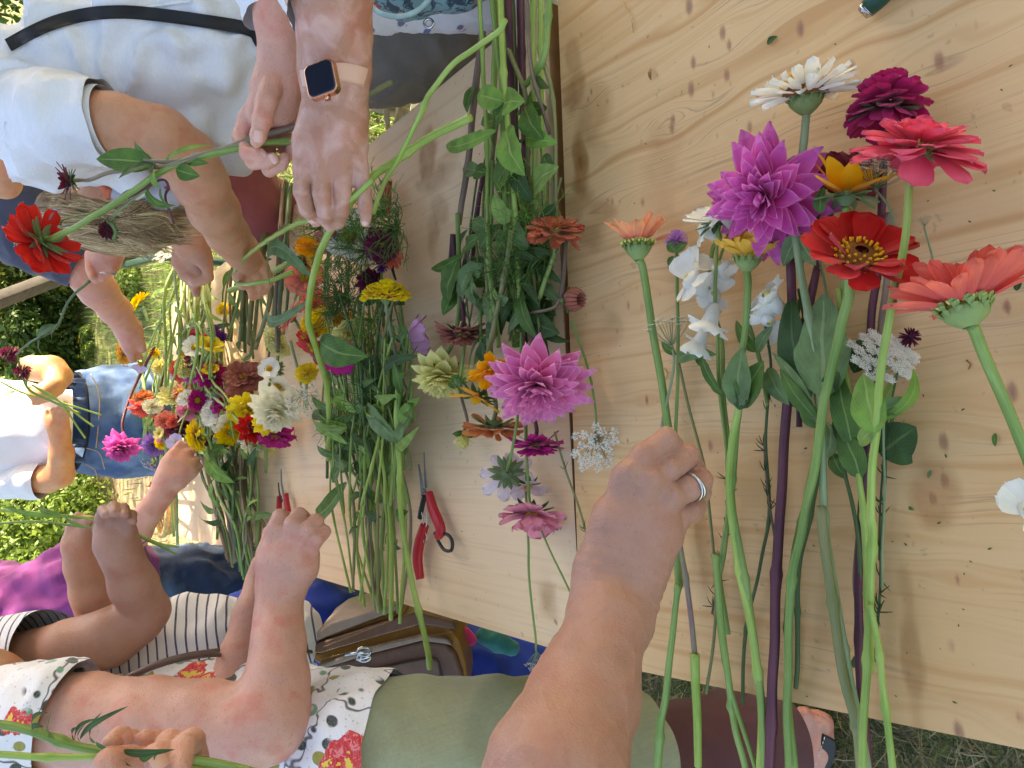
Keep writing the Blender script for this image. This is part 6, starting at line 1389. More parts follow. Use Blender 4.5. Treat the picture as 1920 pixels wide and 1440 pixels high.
for k, (a, b, c, d, mt, sr, h) in enumerate(SEAM_ST):
    lv = []
    for q in range(3):
        t = r9.uniform(.2, 1); p = np.array(a)*(1-t)+np.array(d)*t
        if p[1] > 140: lv.append(((p[0],p[1],h),(p[0]+r9.uniform(-45,45),p[1]+r9.uniform(-70,60),h+r9.uniform(-.01,.02)),r9.uniform(18,34),('mid','pale','dark','grey')[r9.randint(4)],dict(bow=.08,twist=r9.uniform(-.6,.6))))
    order = ['first','second','third','fourth','fifth','sixth','seventh','eighth','ninth','tenth','eleventh','twelfth','thirteenth','fourteenth','fifteenth','sixteenth','seventeenth'][sorted(q_[0][0] for q_ in SEAM_ST).index(a[0])]
    stemthing('%s %s stem of the seam bunch, %s from the left at the upper edge' % ('thick' if sr > 6 else 'slim', CW[mt], order), [(*a,h),(*b,h),(*c,h),(*d,h*.8)], sr, sr*.8, mt, (.3,.7), lv, 'stems of the seam bunch')
# big oval leaves of the seam bunch
sb = stemthing('zinnia stem with pairs of big oval leaves, in the seam bunch', [(938,-40,.07),(945,150,.08),(958,290,.075),(968,440,.06),(975,600,.05)], 7, 5, 'lime', (.3,.5,.7,.85), [
 ((945,190,.085),(895,178,.09),44,'lime',{}),((945,195,.085),(985,190,.09),48,'lime',{}),((950,200,.085),(930,240,.07),46,'mid',{}),((930,245,.085),(836,272,.08),30,'lime',dict(side=-.1)),((950,240,.085),(985,330,.08),64,'lime',{}),
 ((985,200,.075),(1020,262,.07),52,'mid',{}),((985,258,.07),(1046,268,.06),34,'lime',{}),((1000,355,.06),(1048,312,.065),50,'pale',{}),((960,300,.08),(935,370,.06),50,'mid',{}),((965,300,.07),(1000,380,.06),44,'dark',{}),
 ((965,420,.06),(995,470,.06),38,'grey',{}),((965,440,.06),(930,470,.06),40,'mid',{}),((990,500,.05),(1030,470,.06),44,'dark',dict(serr=.2)),((985,560,.05),(1030,610,.04),40,'dark',{}),((975,540,.05),(1010,640,.05),36,'mid',{}),((940,590,.05),(908,550,.05),40,'grey',{}),
 ((1000,600,.04),(1050,625,.04),46,'dark',{}),((960,560,.05),(940,630,.05),34,'dark',{})], group=None)
sc = stemthing('brown-green stem whose large scalloped leaf curls over the cream table', [(905,330,.03),(890,420,.03),(870,500,.03),(868,560,.03)], 5, 4.5, 'purple', (), [((862,480,.04),(838,578,.03),56,'mid',dict(serr=.15,bow=.08)),((868,478,.04),(808,505,.04),22,'mid',dict(twist=.8)),((875,470,.04),(905,440,.05),28,'mid',{}),
 ((890,490,.04),(866,575,.03),40,'grey',dict(serr=.12)),((900,470,.05),(940,420,.05),34,'mid',{}),((880,520,.04),(905,575,.04),36,'grey',{})], group=None)
feather(sb, P3((985,400,.05)), .07, 60, LM['lime'], 3); feather(sb, P3((1010,470,.05)), .06, 50, LM['mid'], 4); feather(sb, P3((960,520,.05)), .07, 50, LM['mid'], 5)

# ---------------------------------------------------------------- middle bunch
def F_(name, label, kind, c, R, ax, pm, stem=None, det='joined', **k):
    R *= 1.15 if det == 'joined' else 1
    stem = stem or [(c[0]-ax[0]*.8, c[1]-ax[1]*1.2, c[2]*.8), (c[0]-ax[0]*1.2+fr.uniform(-8,8), c[1]-ax[1]*3.4, .02)]
    return flower(name, label, kind, c, R, ax, pm, stem, k.pop('sr', 3), k.pop('smat', 'green'), det=det, **k)
F_('zinnia', 'frilly bright yellow flower standing up by itself near the open pruner blades', 'frill', (724,556,.08), 50, (2,-50,18), 'lemon', [(728,600,.07),(745,680,.05),(752,760,.04),(748,840,.03)], 'obj', cal=('scales',.2,.3), smat='grey', cen=('dome',.5,.3,Dc['yel']), sr=4)
F_('cosmos_flower', 'dusky pink cosmos seen from the side, right of the bright yellow flower', 'cosmos', (760,640,.06), 66, (22,-6,-6), 'cosm', [(755,640,.05),(740,700,.04),(738,820,.03),(742,900,.02)], 'obj', cal=('bracts',.12,.1), sr=2.4, lift=36)
F_('zinnia', 'scarlet bloom with folded petals, left of the tangle of green', 'zinnia_open', (588,650,.06), 44, (-16,14,25), 'red', [(620,640,.05),(680,700,.04),(700,820,.03)], 'obj', cal=('scales',.3,.3))
F_('zinnia', 'yellow frilled flower behind the scarlet bloom', 'frill', (598,607,.05), 36, (-10,-16,50), 'lemon')
F_('calendula', 'orange-yellow daisy head beside the yellow frilled flower', 'sun', (642,604,.05), 26, (2,-30,35), 'amber')
F_('zinnia', 'salmon zinnia with striped petals left of the curved thick stem', 'zinnia_open', (545,595,.05), 30, (-16,-10,20), 'salmon')
F_('zinnia', 'orange-red zinnia behind the curved thick stem', 'zinnia', (592,565,.04), 30, (0,-30,40), 'coral')
F_('sunflower', 'wilting green and yellow sunflower head beside the hand hanging from above', 'star', (572,488,.10), 44, (22,-4,4), 'gold', [(520,505,.10),(470,530,.09),(430,545,.08)], 'obj', cal=('bracts',.34,.4), cen=('dome',.3,.2,Dc['brown']), sr=6)
F_('zinnia', 'coral red zinnia by the black pruner handle', 'zinnia_open', (728,478,.05), 27, (14,-14,40), 'coral')
F_('globe_amaranth', 'purple globe amaranth under the coral red zinnia', 'globe', (716,500,.05), 14, (0,-20,50), 'purple', cal=None)
F_('cosmos_flower', 'white cosmos mostly hidden by the fingers of the watch hand', 'cosmos', (655,445,.07), 52, (0,-30,70), 'white')
F_('dahlia', 'orange dahlia glimpsed through the feathery green', 'zinnia', (690,465,.04), 24, (0,-30,50), 'rust')
F_('zinnia', 'pale yellow pompon zinnia left of the scarlet bloom', 'frill', (521,640,.05), 30, (-14,16,38), 'butter', cen=('dome',.5,.3,Dc['pale']))
bud('round green bud below the pale yellow pompon zinnia', (519,690,.05), 11, (0,-20,50), [(520,712,.04),(518,740,.03)])
F_('zinnia', 'small yellow-green thistle-like bloom among the middle stems', 'frill', (575,700,.04), 20, (0,-20,60), 'ylw')
# the thick hairy looping stems held by P1
stemthing('long hairy stem that arches over the middle bunch and loops back', [(882,222,.20),(800,262,.21),(735,306,.22),(690,338,.24),(650,390,.25),(610,450,.24),(585,530,.22),(578,600,.20),(592,650,.17),(612,720,.12),(618,800,.08),(615,860,.05)], 9, 6, 'lime', (.12,), [((600,640,.17),(690,668,.13),56,'mid',dict(side=.05)),((585,520,.2),(508,545,.18),34,'grey',dict(side=.25)),((585,560,.2),(512,520,.18),22,'grey',dict(side=-.25))], group=None)
stemthing('fuzzy pale stem bent into a loop beside the wrist of the leaning woman', [(700,336,.26),(660,372,.27),(610,408,.28),(560,418,.27),(500,452,.24),(462,480,.22),(440,510,.21),(444,530,.20),(470,532,.20),(510,525,.18),(550,510,.15)], 6, 5, 'lime', group=None)
stemthing('slim green stem with a joint that crosses the cream table to the upper edge', [(948,36,.26),(930,64,.26),(860,110,.26),(812,165,.26),(790,210,.25),(752,288,.24),(722,340,.23),(700,400,.20)], 6, 5, 'lime', (.4,), group=None)
stemthing('small cut stub of stem sticking out beside the trousers', [(690,180,.12),(712,165,.12),(735,154,.12)], 6, 6, 'olive', group=None)
CW = dict(lime='lime green', green='green', olive='olive', mauveg='mauve tinged', dark='dark green', brown='brown', purple='purple', grey='grey green')
# bunch stems generator
def bunch(label, group, n, A, B, h0, h1, mats, sr, leafmats, nleaf, lsz, seed, name='cut_stem', bulge=8):
    r = np.random.RandomState(seed)
    for k in range(n):
        u = r.uniform(); a = np.array(A[0])*(1-u)+np.array(A[1])*u+r.normal(size=2)*6; v = np.clip(u+r.normal()*.22, 0, 1); b = np.array(B[0])*(1-v)+np.array(B[1])*v+r.normal(size=2)*10
        h = r.uniform(h0, h1); m1 = a*.66+b*.34+r.normal(size=2)*bulge; m2 = a*.34+b*.66+r.normal(size=2)*bulge; lv = []
        for q in range(r.poisson(nleaf)):
            t = r.uniform(.25, 1); p = a*(1-t)+b*t; ang = r.uniform(-1.2, 1.2); d = (b-a)/np.linalg.norm(b-a)*(1 if r.uniform() < .6 else -.4); d = np.array([d[0]*math.cos(ang)-d[1]*math.sin(ang), d[0]*math.sin(ang)+d[1]*math.cos(ang)])*lsz*r.uniform(.6,1.5)
            lv.append(((p[0],p[1],h),(p[0]+d[0],p[1]+d[1],max(.006, h+r.uniform(-.02,.025))),lsz*r.uniform(.3,.55),leafmats[r.randint(len(leafmats))],dict(bow=r.uniform(0,.15),twist=r.uniform(-.8,.8),side=r.uniform(-.1,.1))))
        s_ = sr*r.uniform(.6,1.4)
        mt_ = mats[r.randint(len(mats))]; stemthing(('bare ' if not lv else 'leafy ')+('thick ' if s_ > sr*1.05 else 'thin ')+CW[mt_]+' '+label.replace(' of ', ', at %s of ' % ('left','centre','right')[min(2, int(u*3))], 1), [(*a,max(.004,h*.6)),(*m1,h),(*m2,h),(*b,h)], s_*1.1, s_*.8, mt_, (.3,.65), lv, group, name)
bunch('stem of the middle bunch, near the handbag', 'stems of the middle bunch', 20, ((650,1110),(775,1180)), ((610,640),(770,620)), .01, .05, ['lime','lime','lime','olive','mauveg','green'], 3.4, ['mid','dark','grey','pale','mid'], 2.0, 42, 21, bulge=16)
bunch('sprig of the upper middle bunch', 'sprigs of the middle bunch', 20, ((610,900),(760,880)), ((600,560),(750,540)), .02, .08, ['green','dark','olive'], 2.8, ['mid','dark','grey'], 2.6, 40, 22, 'leafy_sprig')
bunch('stem of the left bunch, beside the leaning woman', 'stems of the left bunch', 20, ((450,350),(540,345)), ((430,640),(540,660)), .02, .08, ['dark','olive','brown','green'], 4, ['dark','mid'], 1.0, 30, 23)
bunch('stem of the furthest bunch before the jeans', 'stems of the furthest bunch', 34, ((330,470),(385,500)), ((260,740),(400,700)), .02, .16, ['lime','green','olive','lime'], 2.6, ['mid','lime','pale'], 1.2, 26, 24)
bunch('stem of the lower left bunch', 'stems of the lower left bunch', 32, ((425,1040),(485,1100)), ((360,820),(470,830)), .01, .07, ['dark','green','olive','brown'], 3.2, ['mid','dark','lime'], 2.0, 32, 25)
bunch('sprig of the furthest blooms', 'sprigs of the furthest bunch', 26, ((290,700),(420,640)), ((280,830),(480,830)), .02, .10, ['green','lime'], 2, ['mid','lime','dark'], 2.2, 22, 26, 'leafy_sprig')
bunch('shoot of the seam bunch, under big leaves', 'shoots of the seam bunch', 20, ((900,330),(1040,330)), ((890,640),(1045,620)), .012, .05, ['dark','green','olive'], 3.5, ['dark','dark','mid','grey'], 3.2, 62, 27, 'leafy_sprig')
bunch('shoot of the middle bunch', 'shoots of the middle bunch', 16, ((640,960),(775,940)), ((600,660),(770,640)), .03, .08, ['green','lime'], 3, ['mid','pale','lime','dark'], 3.4, 50, 28, 'leafy_sprig')
mb_ = stemthing('stout stem with a fork of pale oval leaves, running down to the pruners', [(748,700,.07),(742,780,.075),(748,860,.07),(752,960,.05),(770,1080,.04),(800,1210,.03),(806,1252,.02)], 5, 7, 'lime', (.35,.8), [((745,826,.08),(688,760,.07),40,'grey',dict(side=.08)),((750,828,.08),(762,790,.07),34,'grey',{}),((745,830,.08),(692,738,.06),30,'mid',{}),((752,828,.08),(778,760,.05),38,'grey',dict(side=.1)),((650,905,.03),(592,962,.03),36,'mid',dict(side=-.15)),((665,880,.04),(622,855,.05),24,'grey',{}),((680,835,.04),(624,820,.05),26,'mid',{}),((690,870,.04),(706,950,.03),28,'dark',{})], group=None)
for x, y, Rw, s_ in ((720,395,.055,1),(745,430,.05,2),(665,430,.05,3),(690,470,.06,4),(640,470,.05,5),(655,560,.06,6),(700,600,.05,7),(640,560,.05,8),(600,430,.05,9),(700,740,.05,10),(660,790,.05,11),(735,770,.05,12)):
    feather(mb_, P3((x,y,.07 if y < 500 else .05)), Rw*1.25, 46, LM['lime' if s_ % 2 else 'mid'], s_, thick=.0009)

# ---------------------------------------------------------------- left bunches, small heads
small = [
 ('dahlia','burgundy zinnia with cream-tipped petals, left bunch','zinnia',(458,708,.06),34,(0,-20,55),'brick'),('dahlia','creamy white dahlia with long pointed petals, largest of the left bunch','dahlia_small',(520,765,.07),46,(2,30,50),'cream'),
 ('cosmos_flower','white lily-like bloom under the round green bud','cosmos',(520,725,.06),28,(0,30,50),'white'),('dahlia','lemon yellow dahlia beside the cream one','marigold',(462,768,.07),32,(-2,20,60),'ylw'),
 ('zinnia','dark red zinnia just below the lemon yellow dahlia','zinnia',(442,790,.05),30,(-6,30,50),'red'),('zinnia','magenta zinnia at the tip of the left bunch, by the lace','zinnia',(516,816,.05),30,(2,30,40),'dmag'),
 ('zinnia','cream zinnia beneath the magenta one','zinnia',(484,836,.04),28,(0,30,40),'butter'),('zinnia','orange zinnia between the burgundy and lemon heads','marigold',(448,742,.05),24,(-6,20,60),'orange'),
 ('zinnia','salmon pink zinnia hanging in front of the jeans','zinnia',(272,764,.12),26,(2,30,25),'coral'),('zinnia','orange zinnia just above the salmon pink one','marigold',(268,745,.14),17,(0,-20,30),'orange'),
 ('dahlia','pale lemon dahlia of the furthest bunch','marigold',(325,742,.10),24,(0,-20,50),'butter'),('zinnia','white bloom beside the pale lemon dahlia','marigold',(352,748,.09),18,(0,-20,50),'white'),
 ('zinnia','rose zinnia below the white bloom','zinnia',(352,772,.08),18,(0,20,50),'rose'),('dahlia','wine red dahlia deep in the furthest bunch','ball',(370,672,.10),24,(-6,-16,50),'dred'),
 ('zinnia','bright yellow petals left of the wine red dahlia','sun',(344,664,.10),16,(-16,0,30),'lemon'),('zinnia','magenta pink bloom under the yellow petals','marigold',(357,702,.09),18,(0,16,50),'pinkd'),
 ('globe_amaranth','purple globe amaranth nearest the fine white daisy','globe',(402,622,.09),10,(0,-16,60),'purple'),('globe_amaranth','purple globe amaranth with green leaves, lower of the pair','globe',(416,634,.08),10,(0,-16,60),'purple'),
 ('zinnia','rose-red bloom at the head of the furthest bunch','marigold',(372,632,.10),17,(0,-16,50),'pink'),('daisy_flower','flat white daisy edge-on at the head of the furthest bunch','daisy',(368,612,.11),14,(0,-16,20),'white'),
 ('cosmos_flower','burgundy bloom near the reaching hand','marigold',(333,805,.09),17,(0,16,40),'wine'),('zinnia','dark red bloom beneath the dark red zinnia','marigold',(345,790,.07),14,(0,16,50),'dred'),
 ('calendula','orange bloom left of the reaching wrist','marigold',(296,908,.10),18,(-10,-10,20),'orange'),('zinnia','small bright yellow bloom beside the leaves','sun',(412,802,.06),12,(0,-16,50),'lemon'),
 ('zinnia','crimson bloom half covered by broad leaves','zinnia',(398,832,.05),18,(0,16,40),'dred'),('cosmos_flower','lilac petals low in front of the jeans','cosmos',(284,872,.12),10,(-8,8,30),'mauve'),
 ('zinnia','yellow bloom right behind the reaching forearm','marigold',(262,566,.16),20,(-10,-10,30),'lemon'),('zinnia','pale green frothy bloom at the edge of the table','frill',(421,580,.05),13,(0,-16,50),'ylw')]
for nm, lb, kd, c, R, ax, pm in small: F_(nm, lb, kd, c, R*1.12, ax, pm, det='joined')
lace('dense white lace umbel by the elbow of the leaning woman', (318,478,.17), 28, (-6,-20,40), [(330,540,.13),(345,640,.08)], n=30, sub=12, fsz=1.6)
lace('white lace umbel at the lower edge of the left bunch', (476,830,.06), 30, (-6,20,40), [(470,780,.05),(470,720,.04)], n=22, sub=9)
lace('large airy lace umbel right of the cream dahlia', (572,752,.05), 38, (10,10,55), [(560,700,.04),(545,640,.03)], n=26, sub=10)
lace('grey lace umbel in the middle of the left bunch', (410,752,.06), 24, (0,10,60), [(412,720,.05),(414,660,.04)], n=20, sub=9)
lace('faint lace umbel close to the pale lemon dahlia', (402,780,.06), 20, (0,10,60), [(410,730,.05),(414,660,.04)], n=18, sub=8)
lace('tiny white blooms beside the mauve dahlia', (280,870,.12), 18, (-6,10,40), [(286,840,.12),(300,760,.1)], n=16, sub=6)
# the rest of the blooms packed between the named ones
CN = dict(white='white', cream='cream', lemon='lemon yellow', ylw='pale yellow', amber='amber', coral='coral', red='scarlet', dmag='magenta', rose='rose pink', salmon='salmon', lav='lavender', butter='buttery', wine='wine red')
KN = dict(marigold=('zinnia','ruffled zinnia'), zinnia=('zinnia','zinnia'), daisy=('daisy_flower','daisy'), cosmos=('cosmos_flower','cosmos'), globe=('globe_amaranth','globe amaranth'), dahlia_small=('dahlia','small dahlia'), frill=('zinnia','frilled zinnia'))
r5 = np.random.RandomState(99); used = set()
def fill(n, xr, yr, hr, rr, where, grp):
    k = 0
    while k < n:
        pm = list(CN)[r5.randint(len(CN))]; kd = list(KN)[r5.randint(len(KN))]
        if (pm, kd, where) in used: continue
        used.add((pm, kd, where)); k += 1; nm, kn = KN[kd]
        F_(nm, '%s %s %s' % (CN[pm], kn, where), kd, (r5.uniform(*xr), r5.uniform(*yr), r5.uniform(*hr)), r5.uniform(*rr)*(.6 if kd == 'globe' else 1), (r5.normal()*20, -30+r5.normal()*25, r5.uniform(25, 70)), pm, det='joined', group=grp)
fill(14, (285,420), (640,800), (.08,.15), (15,24), 'packed into the furthest bunch behind the reaching hand', 'small blooms of the furthest bunch')
fill(9, (395,560), (690,835), (.05,.09), (20,30), 'packed into the head of the left bunch', 'small blooms of the left bunch')
fill(10, (560,720), (430,690), (.05,.11), (24,36), 'poking out of the feathery leaves of the middle bunch', 'small blooms of the middle bunch')
fill(5, (275,330), (790,880), (.10,.14), (9,14), 'at the outer tip of the furthest bunch', 'small blooms of the furthest bunch')
# dahlias that hang in front of the jeans
flower('dahlia', 'bright pink dahlia standing out in front of the jeans', 'dahlia_small', (228,838,'d',2.30), 38, (6,30,50), 'pinkd', [(230,790,'d',2.34),(250,730,'d',2.38),(290,650,'d',2.4)], 3, 'purple', cal=('bracts',.2,.2), det='joined', cen=('dome',.1,.1,Dc['green']))
flower('dahlia', 'mauve dahlia right of the bright pink one', 'dahlia_small', (290,834,'d',2.28), 29, (0,30,62), 'mauve', [(292,790,'d',2.32),(300,740,'d',2.36),(310,660,'d',2.4)], 3, 'purple', cal=('bracts',.2,.2), det='joined', cen=('dome',.1,.1,Dc['green']))
flower('cosmos_flower', 'plain white petals at the fingertips of the reaching hand', 'cosmos', (328,828,'d',1.86), 18, (-4,-10,70), 'lav', [(340,800,'d',1.9),(352,770,'d',1.95)], 2, 'green', cal=None, det='joined', cen=('dome',.1,.05,Dc['pale']))
flower('zinnia', 'yellow frilled flower beside the reaching fingers', 'zinnia', (368,818,'d',1.75), 33, (-16,4,10), 'lemon', [(392,826,'d',1.75),(410,880,'d',1.8),(430,940,'d',1.85)], 3.5, 'green', cal=('bracts',.2,.3), det='obj')
flower('zinnia', 'golden bloom held by the hand in the distance', 'zinnia', (232,664,'d',2.0), 25, (-14,4,15), 'gold', [(250,660,'d',2.0),(262,650,'d',2.0)], 2, 'green', cal=('scales',.2,.3), det='joined')
flower('cosmos_flower', 'single mauve petalled bloom by the golden one', 'cosmos', (264,682,'d',2.0), 20, (0,20,60), 'lav', [(262,660,'d',2.02),(266,640,'d',2.05)], 2, 'green', cal=None, det='joined', lim=lambda a: a < 3)
lf_ = stemthing('bunch of broad pale leaves below the reaching hand', [(378,835,.10),(400,880,.08),(430,910,.07),(455,970,.05),(480,1060,.02)], 4, 6, 'lime', (.3,), [((385,850,.12),(440,905,.08),36,'lime',{}),((390,860,.12),(420,835,.1),30,'mid',{}),((400,835,.10),(432,848,.09),22,'pale',{}),((410,870,.1),(425,930,.06),30,'mid',{}),((395,905,.08),(420,960,.05),26,'lime',{}),((400,820,.09),(430,836,.08),20,'mid',{})], group=None)

# ---------------------------------------------------------------- stems held in hands
def held(label, pts, r0, r1, mat, leaves=(), nodes=(.3,.6), group=None, name='cut_stem'):
    return stemthing(label, [(x, y, 'd', d) for x, y, d in pts], r0, r1, mat, nodes, [((b[0],b[1],'d',b[2]),(t[0],t[1],'d',t[2]),*rest) for b, t, *rest in leaves], group, name)
flower('zinnia', 'scarlet zinnia held out at the end of a long curved stem', 'zinnia', (78,452,'d',.92), 76, (-12,6,-8), 'scar', [(104,444,'d',.90),(150,420,'d',.885),(230,372,'d',.87),(320,312,'d',.86),(400,288,'d',.85),(480,272,'d',.85),(556,262,'d',.86)], 6.5, 'green',
  [((262,352,'d',.87),(212,402,'d',.9),14,'grey',{}),((268,345,'d',.87),(330,385,'d',.88),22,'mid',dict(side=.2))], cal=('bracts',.12,.12), cen=('dome',.2,.1,Dc['yel']))
flower('zinnia', 'burgundy black star-shaped bloom held beside the scarlet zinnia', 'star', (132,338,'d',.90), 40, (-20,4,25), 'burgundy', [(175,336,'d',.88),(215,322,'d',.87),(300,312,'d',.86),(380,290,'d',.85),(470,262,'d',.85),(560,238,'d',.86)], 4.5, 'mauveg', cal=('bracts',.1,.1), cen=('dome',.25,.3,Dc['dark']))
rr_ = flower('zinnia', 'closed burgundy bud in front of the ash-blond hair', 'dahlia_small', (202,432,'d',.89), 22, (-8,10,60), 'burgundy', [(212,408,'d',.89),(240,380,'d',.88),(290,345,'d',.87)], 3, 'grey', cal=('bracts',.9,.5), cen=('dome',.3,.3,Dc['dark']), det='joined')
flower('sweet_pea', 'pale lilac petals just behind the scarlet zinnia', 'cosmos', (102,416,'d',.95), 26, (-14,-8,20), 'lav', [(120,412,'d',.94),(170,400,'d',.92)], 2, 'green', cal=None, lim=lambda a: a < 4)
lace('lilac-white lace umbel behind the scarlet zinnia', (46,434,'d',1.0), 36, (-10,-4,30), [(90,430,'d',.98),(150,420,'d',.96)], n=20, sub=8)
held('leafy zinnia stem pinched between the fingers of the woman at the right', [(270,300,.86),(330,300,.86),(400,286,.85),(470,262,.85),(560,236,.86),(600,226,.87)], 5, 8, 'mauveg', [((290,305,.86),(180,298,.87),44,'mid',dict(bow=.05)),((285,302,.86),(252,264,.86),24,'mid',{}),((290,308,.86),(300,352,.85),34,'lime',{}),((292,308,.86),(222,335,.86),20,'dark',{}),((330,318,.86),(375,330,.86),30,'mid',{}),((350,304,.86),(392,306,.85),16,'mid',{}),((300,350,.86),(325,396,.87),20,'mid',{}),((310,300,.86),(395,272,.85),10,'lime',{})])
held('green stem held alongside the leafy zinnia stem', [(300,312,.865),(400,292,.855),(480,272,.85),(560,268,.86),(620,262,.88)], 4, 5, 'lime')
held('thin purple twig with short side shoots near the held stems', [(240,372,.87),(300,338,.865),(316,350,.865),(310,372,.87),(326,420,.88)], 2.4, 2.4, 'purple')
# P4's burgundy dahlias and stems
for k, (x, y, Rp, lb) in enumerate(((20,664,22,'left of the two burgundy dahlias held by the young woman'),(44,698,20,'burgundy dahlia held lower, nearer the brown fingers'))):
    flower('dahlia', lb, 'ball', (x,y,'d',2.42), Rp, (-16,-6,30), 'wine', [(50,725,'d',2.44),(80,745,'d',2.46),(150,775,'d',2.5)], 2.5, 'green', det='joined', cal=None)
for k, (x, y) in enumerate(((190,778),(160,822),(176,800))): held('pale cut stem poking out below the hands of the young woman', [(60,722,2.44),(110,752,2.46),(x,y,2.5)], 2, 2, 'lime', group='pale stems in the hands of the young woman')
held('leafy green tip above the hands of the young woman', [(0,715,2.4),(40,735,2.42),(70,745,2.44)], 2, 2, 'lime', [((30,730,2.42),(5,705,2.4),12,'lime'),((30,735,2.42),(0,745,2.4),12,'pale'),((45,740,2.42),(20,760,2.4),12,'lime')])
# P6's raised stem
held('green stem with a folded leaf stretched between the two raised hands', [(-40,952,1.10),(60,962,1.10),(120,968,1.10),(180,975,1.11),(240,995,1.12),(300,1020,1.13),(335,1026,1.14)], 4, 3, 'lime', [((115,965,1.09),(70,950,1.09),18,'pale',{}),((120,962,1.09),(160,985,1.1),26,'lime',{}),((125,968,1.09),(0,945,1.09),10,'lime',{}),((30,955,1.10),(18,935,1.1),5,'lime',{}),((35,955,1.10),(28,930,1.1),5,'lime',{})])
held('second thinner stem between the raised hands', [(-40,985,1.12),(60,978,1.12),(150,988,1.12),(250,1002,1.13),(330,1040,1.14)], 2.5, 2.5, 'green')
# P3's branch
held('dark branch held by the hand with a ring, pointing into the garden', [(168,527,1.48),(130,562,1.5),(105,615,1.55),(60,640,1.6),(30,665,1.65)], 3, 2, 'dark', [((105,610,1.55),(70,640,1.6),18,'dark',{}),((75,635,1.58),(80,665,1.6),18,'dark',{}),((110,605,1.54),(98,640,1.55),10,'dark',{})])
# P9's stems
for k, (pts, mt, r0) in enumerate((([(-40,1352,.50),(60,1372,.50),(150,1400,.505),(240,1412,.51),(330,1420,.52),(420,1436,.53),(480,1450,.53)],'green',9),([(-40,1412,.49),(80,1418,.49),(180,1418,.495),(260,1425,.51),(400,1445,.54)],'lime',7))):
    lv = [((60+40*q, 1375+6*q, .495), (60+40*q+prnd.uniform(-20,50), 1375+6*q+prnd.uniform(-55,45), .485), prnd.uniform(8,14), ('dark','mid')[q % 2], dict(side=prnd.uniform(-.2,.2))) for q in range(5 if k else 7)]
    held('leafy green stem clutched by the nearby hand, %s' % ('upper one with deeply cut leaves' if k == 0 else 'lower and paler one'), pts, r0, r0, mt, lv + ([((150,1385,.49),(243,1323,.47),12,'dark',{}),((170,1385,.49),(192,1335,.48),9,'dark',{}),((230,1408,.49),(329,1405,.48),14,'dark',{}),((150,1390,.49),(160,1358,.48),6,'dark',{})] if k == 0 else []))
# ================================================================ TOOLS, BAG, ODDS AND ENDS
M_red = plain('red_grip', (176,24,38), .38, var=.06, nscale=20); M_blk = plain('black_plastic', (20,22,26), .35, var=.05); M_steel = plain('steel', (120,120,122), .28, metal=1, var=.15, nscale=200)
def flatstrip(px, w, h, th, mat, name, root, n=None):
    """bar that follows picture points on the table, rounded, w in px"""
    P = smoothpath([P3((x, y, h)) for x, y in px], n or 6*(len(px)-1)+1); t = np.linspace(0, 1, len(P)); W = np.interp(t, np.linspace(0, 1, len(w)), w)
    d0 = depth(Vector(P[len(P)//2])); m_ = MB(); Tn = np.gradient(P, axis=0); Tn /= np.linalg.norm(Tn, axis=1)[:,None]; s = np.cross(Tn, [0,0,1.]); a = np.linspace(0, 2*np.pi, 12, endpoint=False)
    V = np.concatenate([P[i]+s[i]*(np.sign(np.cos(a))*np.abs(np.cos(a))**.7)[:,None]*W[i]*d0/FPX/2+np.array([0,0,1.])*(np.sign(np.sin(a))*np.abs(np.sin(a))**.7)[:,None]*th/2 for i in range(len(P))])
    k = len(a); i = np.arange(len(P)-1)[:,None]; j = np.arange(k)[None,:]; m_.add(V, np.stack([i*k+j, i*k+(j+1)%k, (i+1)*k+(j+1)%k, (i+1)*k+j], -1).reshape(-1,4))
    e = len(V)-k
    m_.add(np.concatenate([V[:k], V[e:]]), [[c_, 11-c_, 10-c_, c_+1] for c_ in range(5)]+[[12+c_+1, 12+10-c_, 12+11-c_, 12+c_] for c_ in range(5)])
    return m_.build(name, mat, root, root.location)
pr = thing('pruners', 'red-handled garden snips lying open on the cream table, blades up', 'pruners', T(790,1000,0), 'red garden snips')
flatstrip([(796,985),(786,1020),(783,1050),(788,1086)], [16,22,24,24,22,12], .012, .013, M_red, 'handle', pr)
flatstrip([(804,922),(812,955),(826,990),(822,1008)], [10,22,24,22,12], .016, .013, M_red, 'handle', pr)
flatstrip([(796,930),(790,955),(787,972)], [10,12,10], .010, .007, M_blk, 'pivot_arm', pr)
flatstrip([(795,848),(797,885),(799,915)], [1.5,5,9], .012, .002, M_steel, 'blade', pr); flatstrip([(785,870),(789,895),(793,930)], [1.5,8,11], .009, .003, M_steel, 'blade', pr)
m_ = MB(); m_.add(*tube([P3((795,920,.006)), P3((795,920,.019))], .004, 10)); m_.build('pivot', M_steel, pr, pr.location)
m_ = MB(); m_.add(*tube(smoothpath([P3(p) for p in ((815,1000,.014),(838,1002,.014),(848,1015,.014),(846,1032,.014),(832,1030,.014),(820,1012,.014))]), .0028, 7)); m_.build('catch_loop', M_blk, pr, pr.location)
m_ = MB(); m_.add(*tube(smoothpath([P3(p) for p in ((791,960,.012),(795,990,.012),(800,1008,.012),(797,1020,.012),(794,1010,.012),(799,985,.012),(801,960,.012))]), .0010, 5)); m_.build('spring', M_silver, pr, pr.location)
p2_ = thing('pruners', 'smaller looking red snips half under the freckled hand', 'pruners', T(533,940,0), 'red garden snips')
flatstrip([(536,925),(538,945),(546,985),(552,1020)], [8,14,14,12], .013, .012, M_red, 'handle', p2_); flatstrip([(524,930),(523,960),(520,1000)], [8,12,12], .010, .012, M_red, 'handle', p2_)
flatstrip([(527,880),(528,905),(532,930)], [1.2,5,7], .012, .003, M_steel, 'blade', p2_); flatstrip([(522,905),(524,925),(529,940)], [1.2,6,8], .009, .003, M_blk, 'blade', p2_)
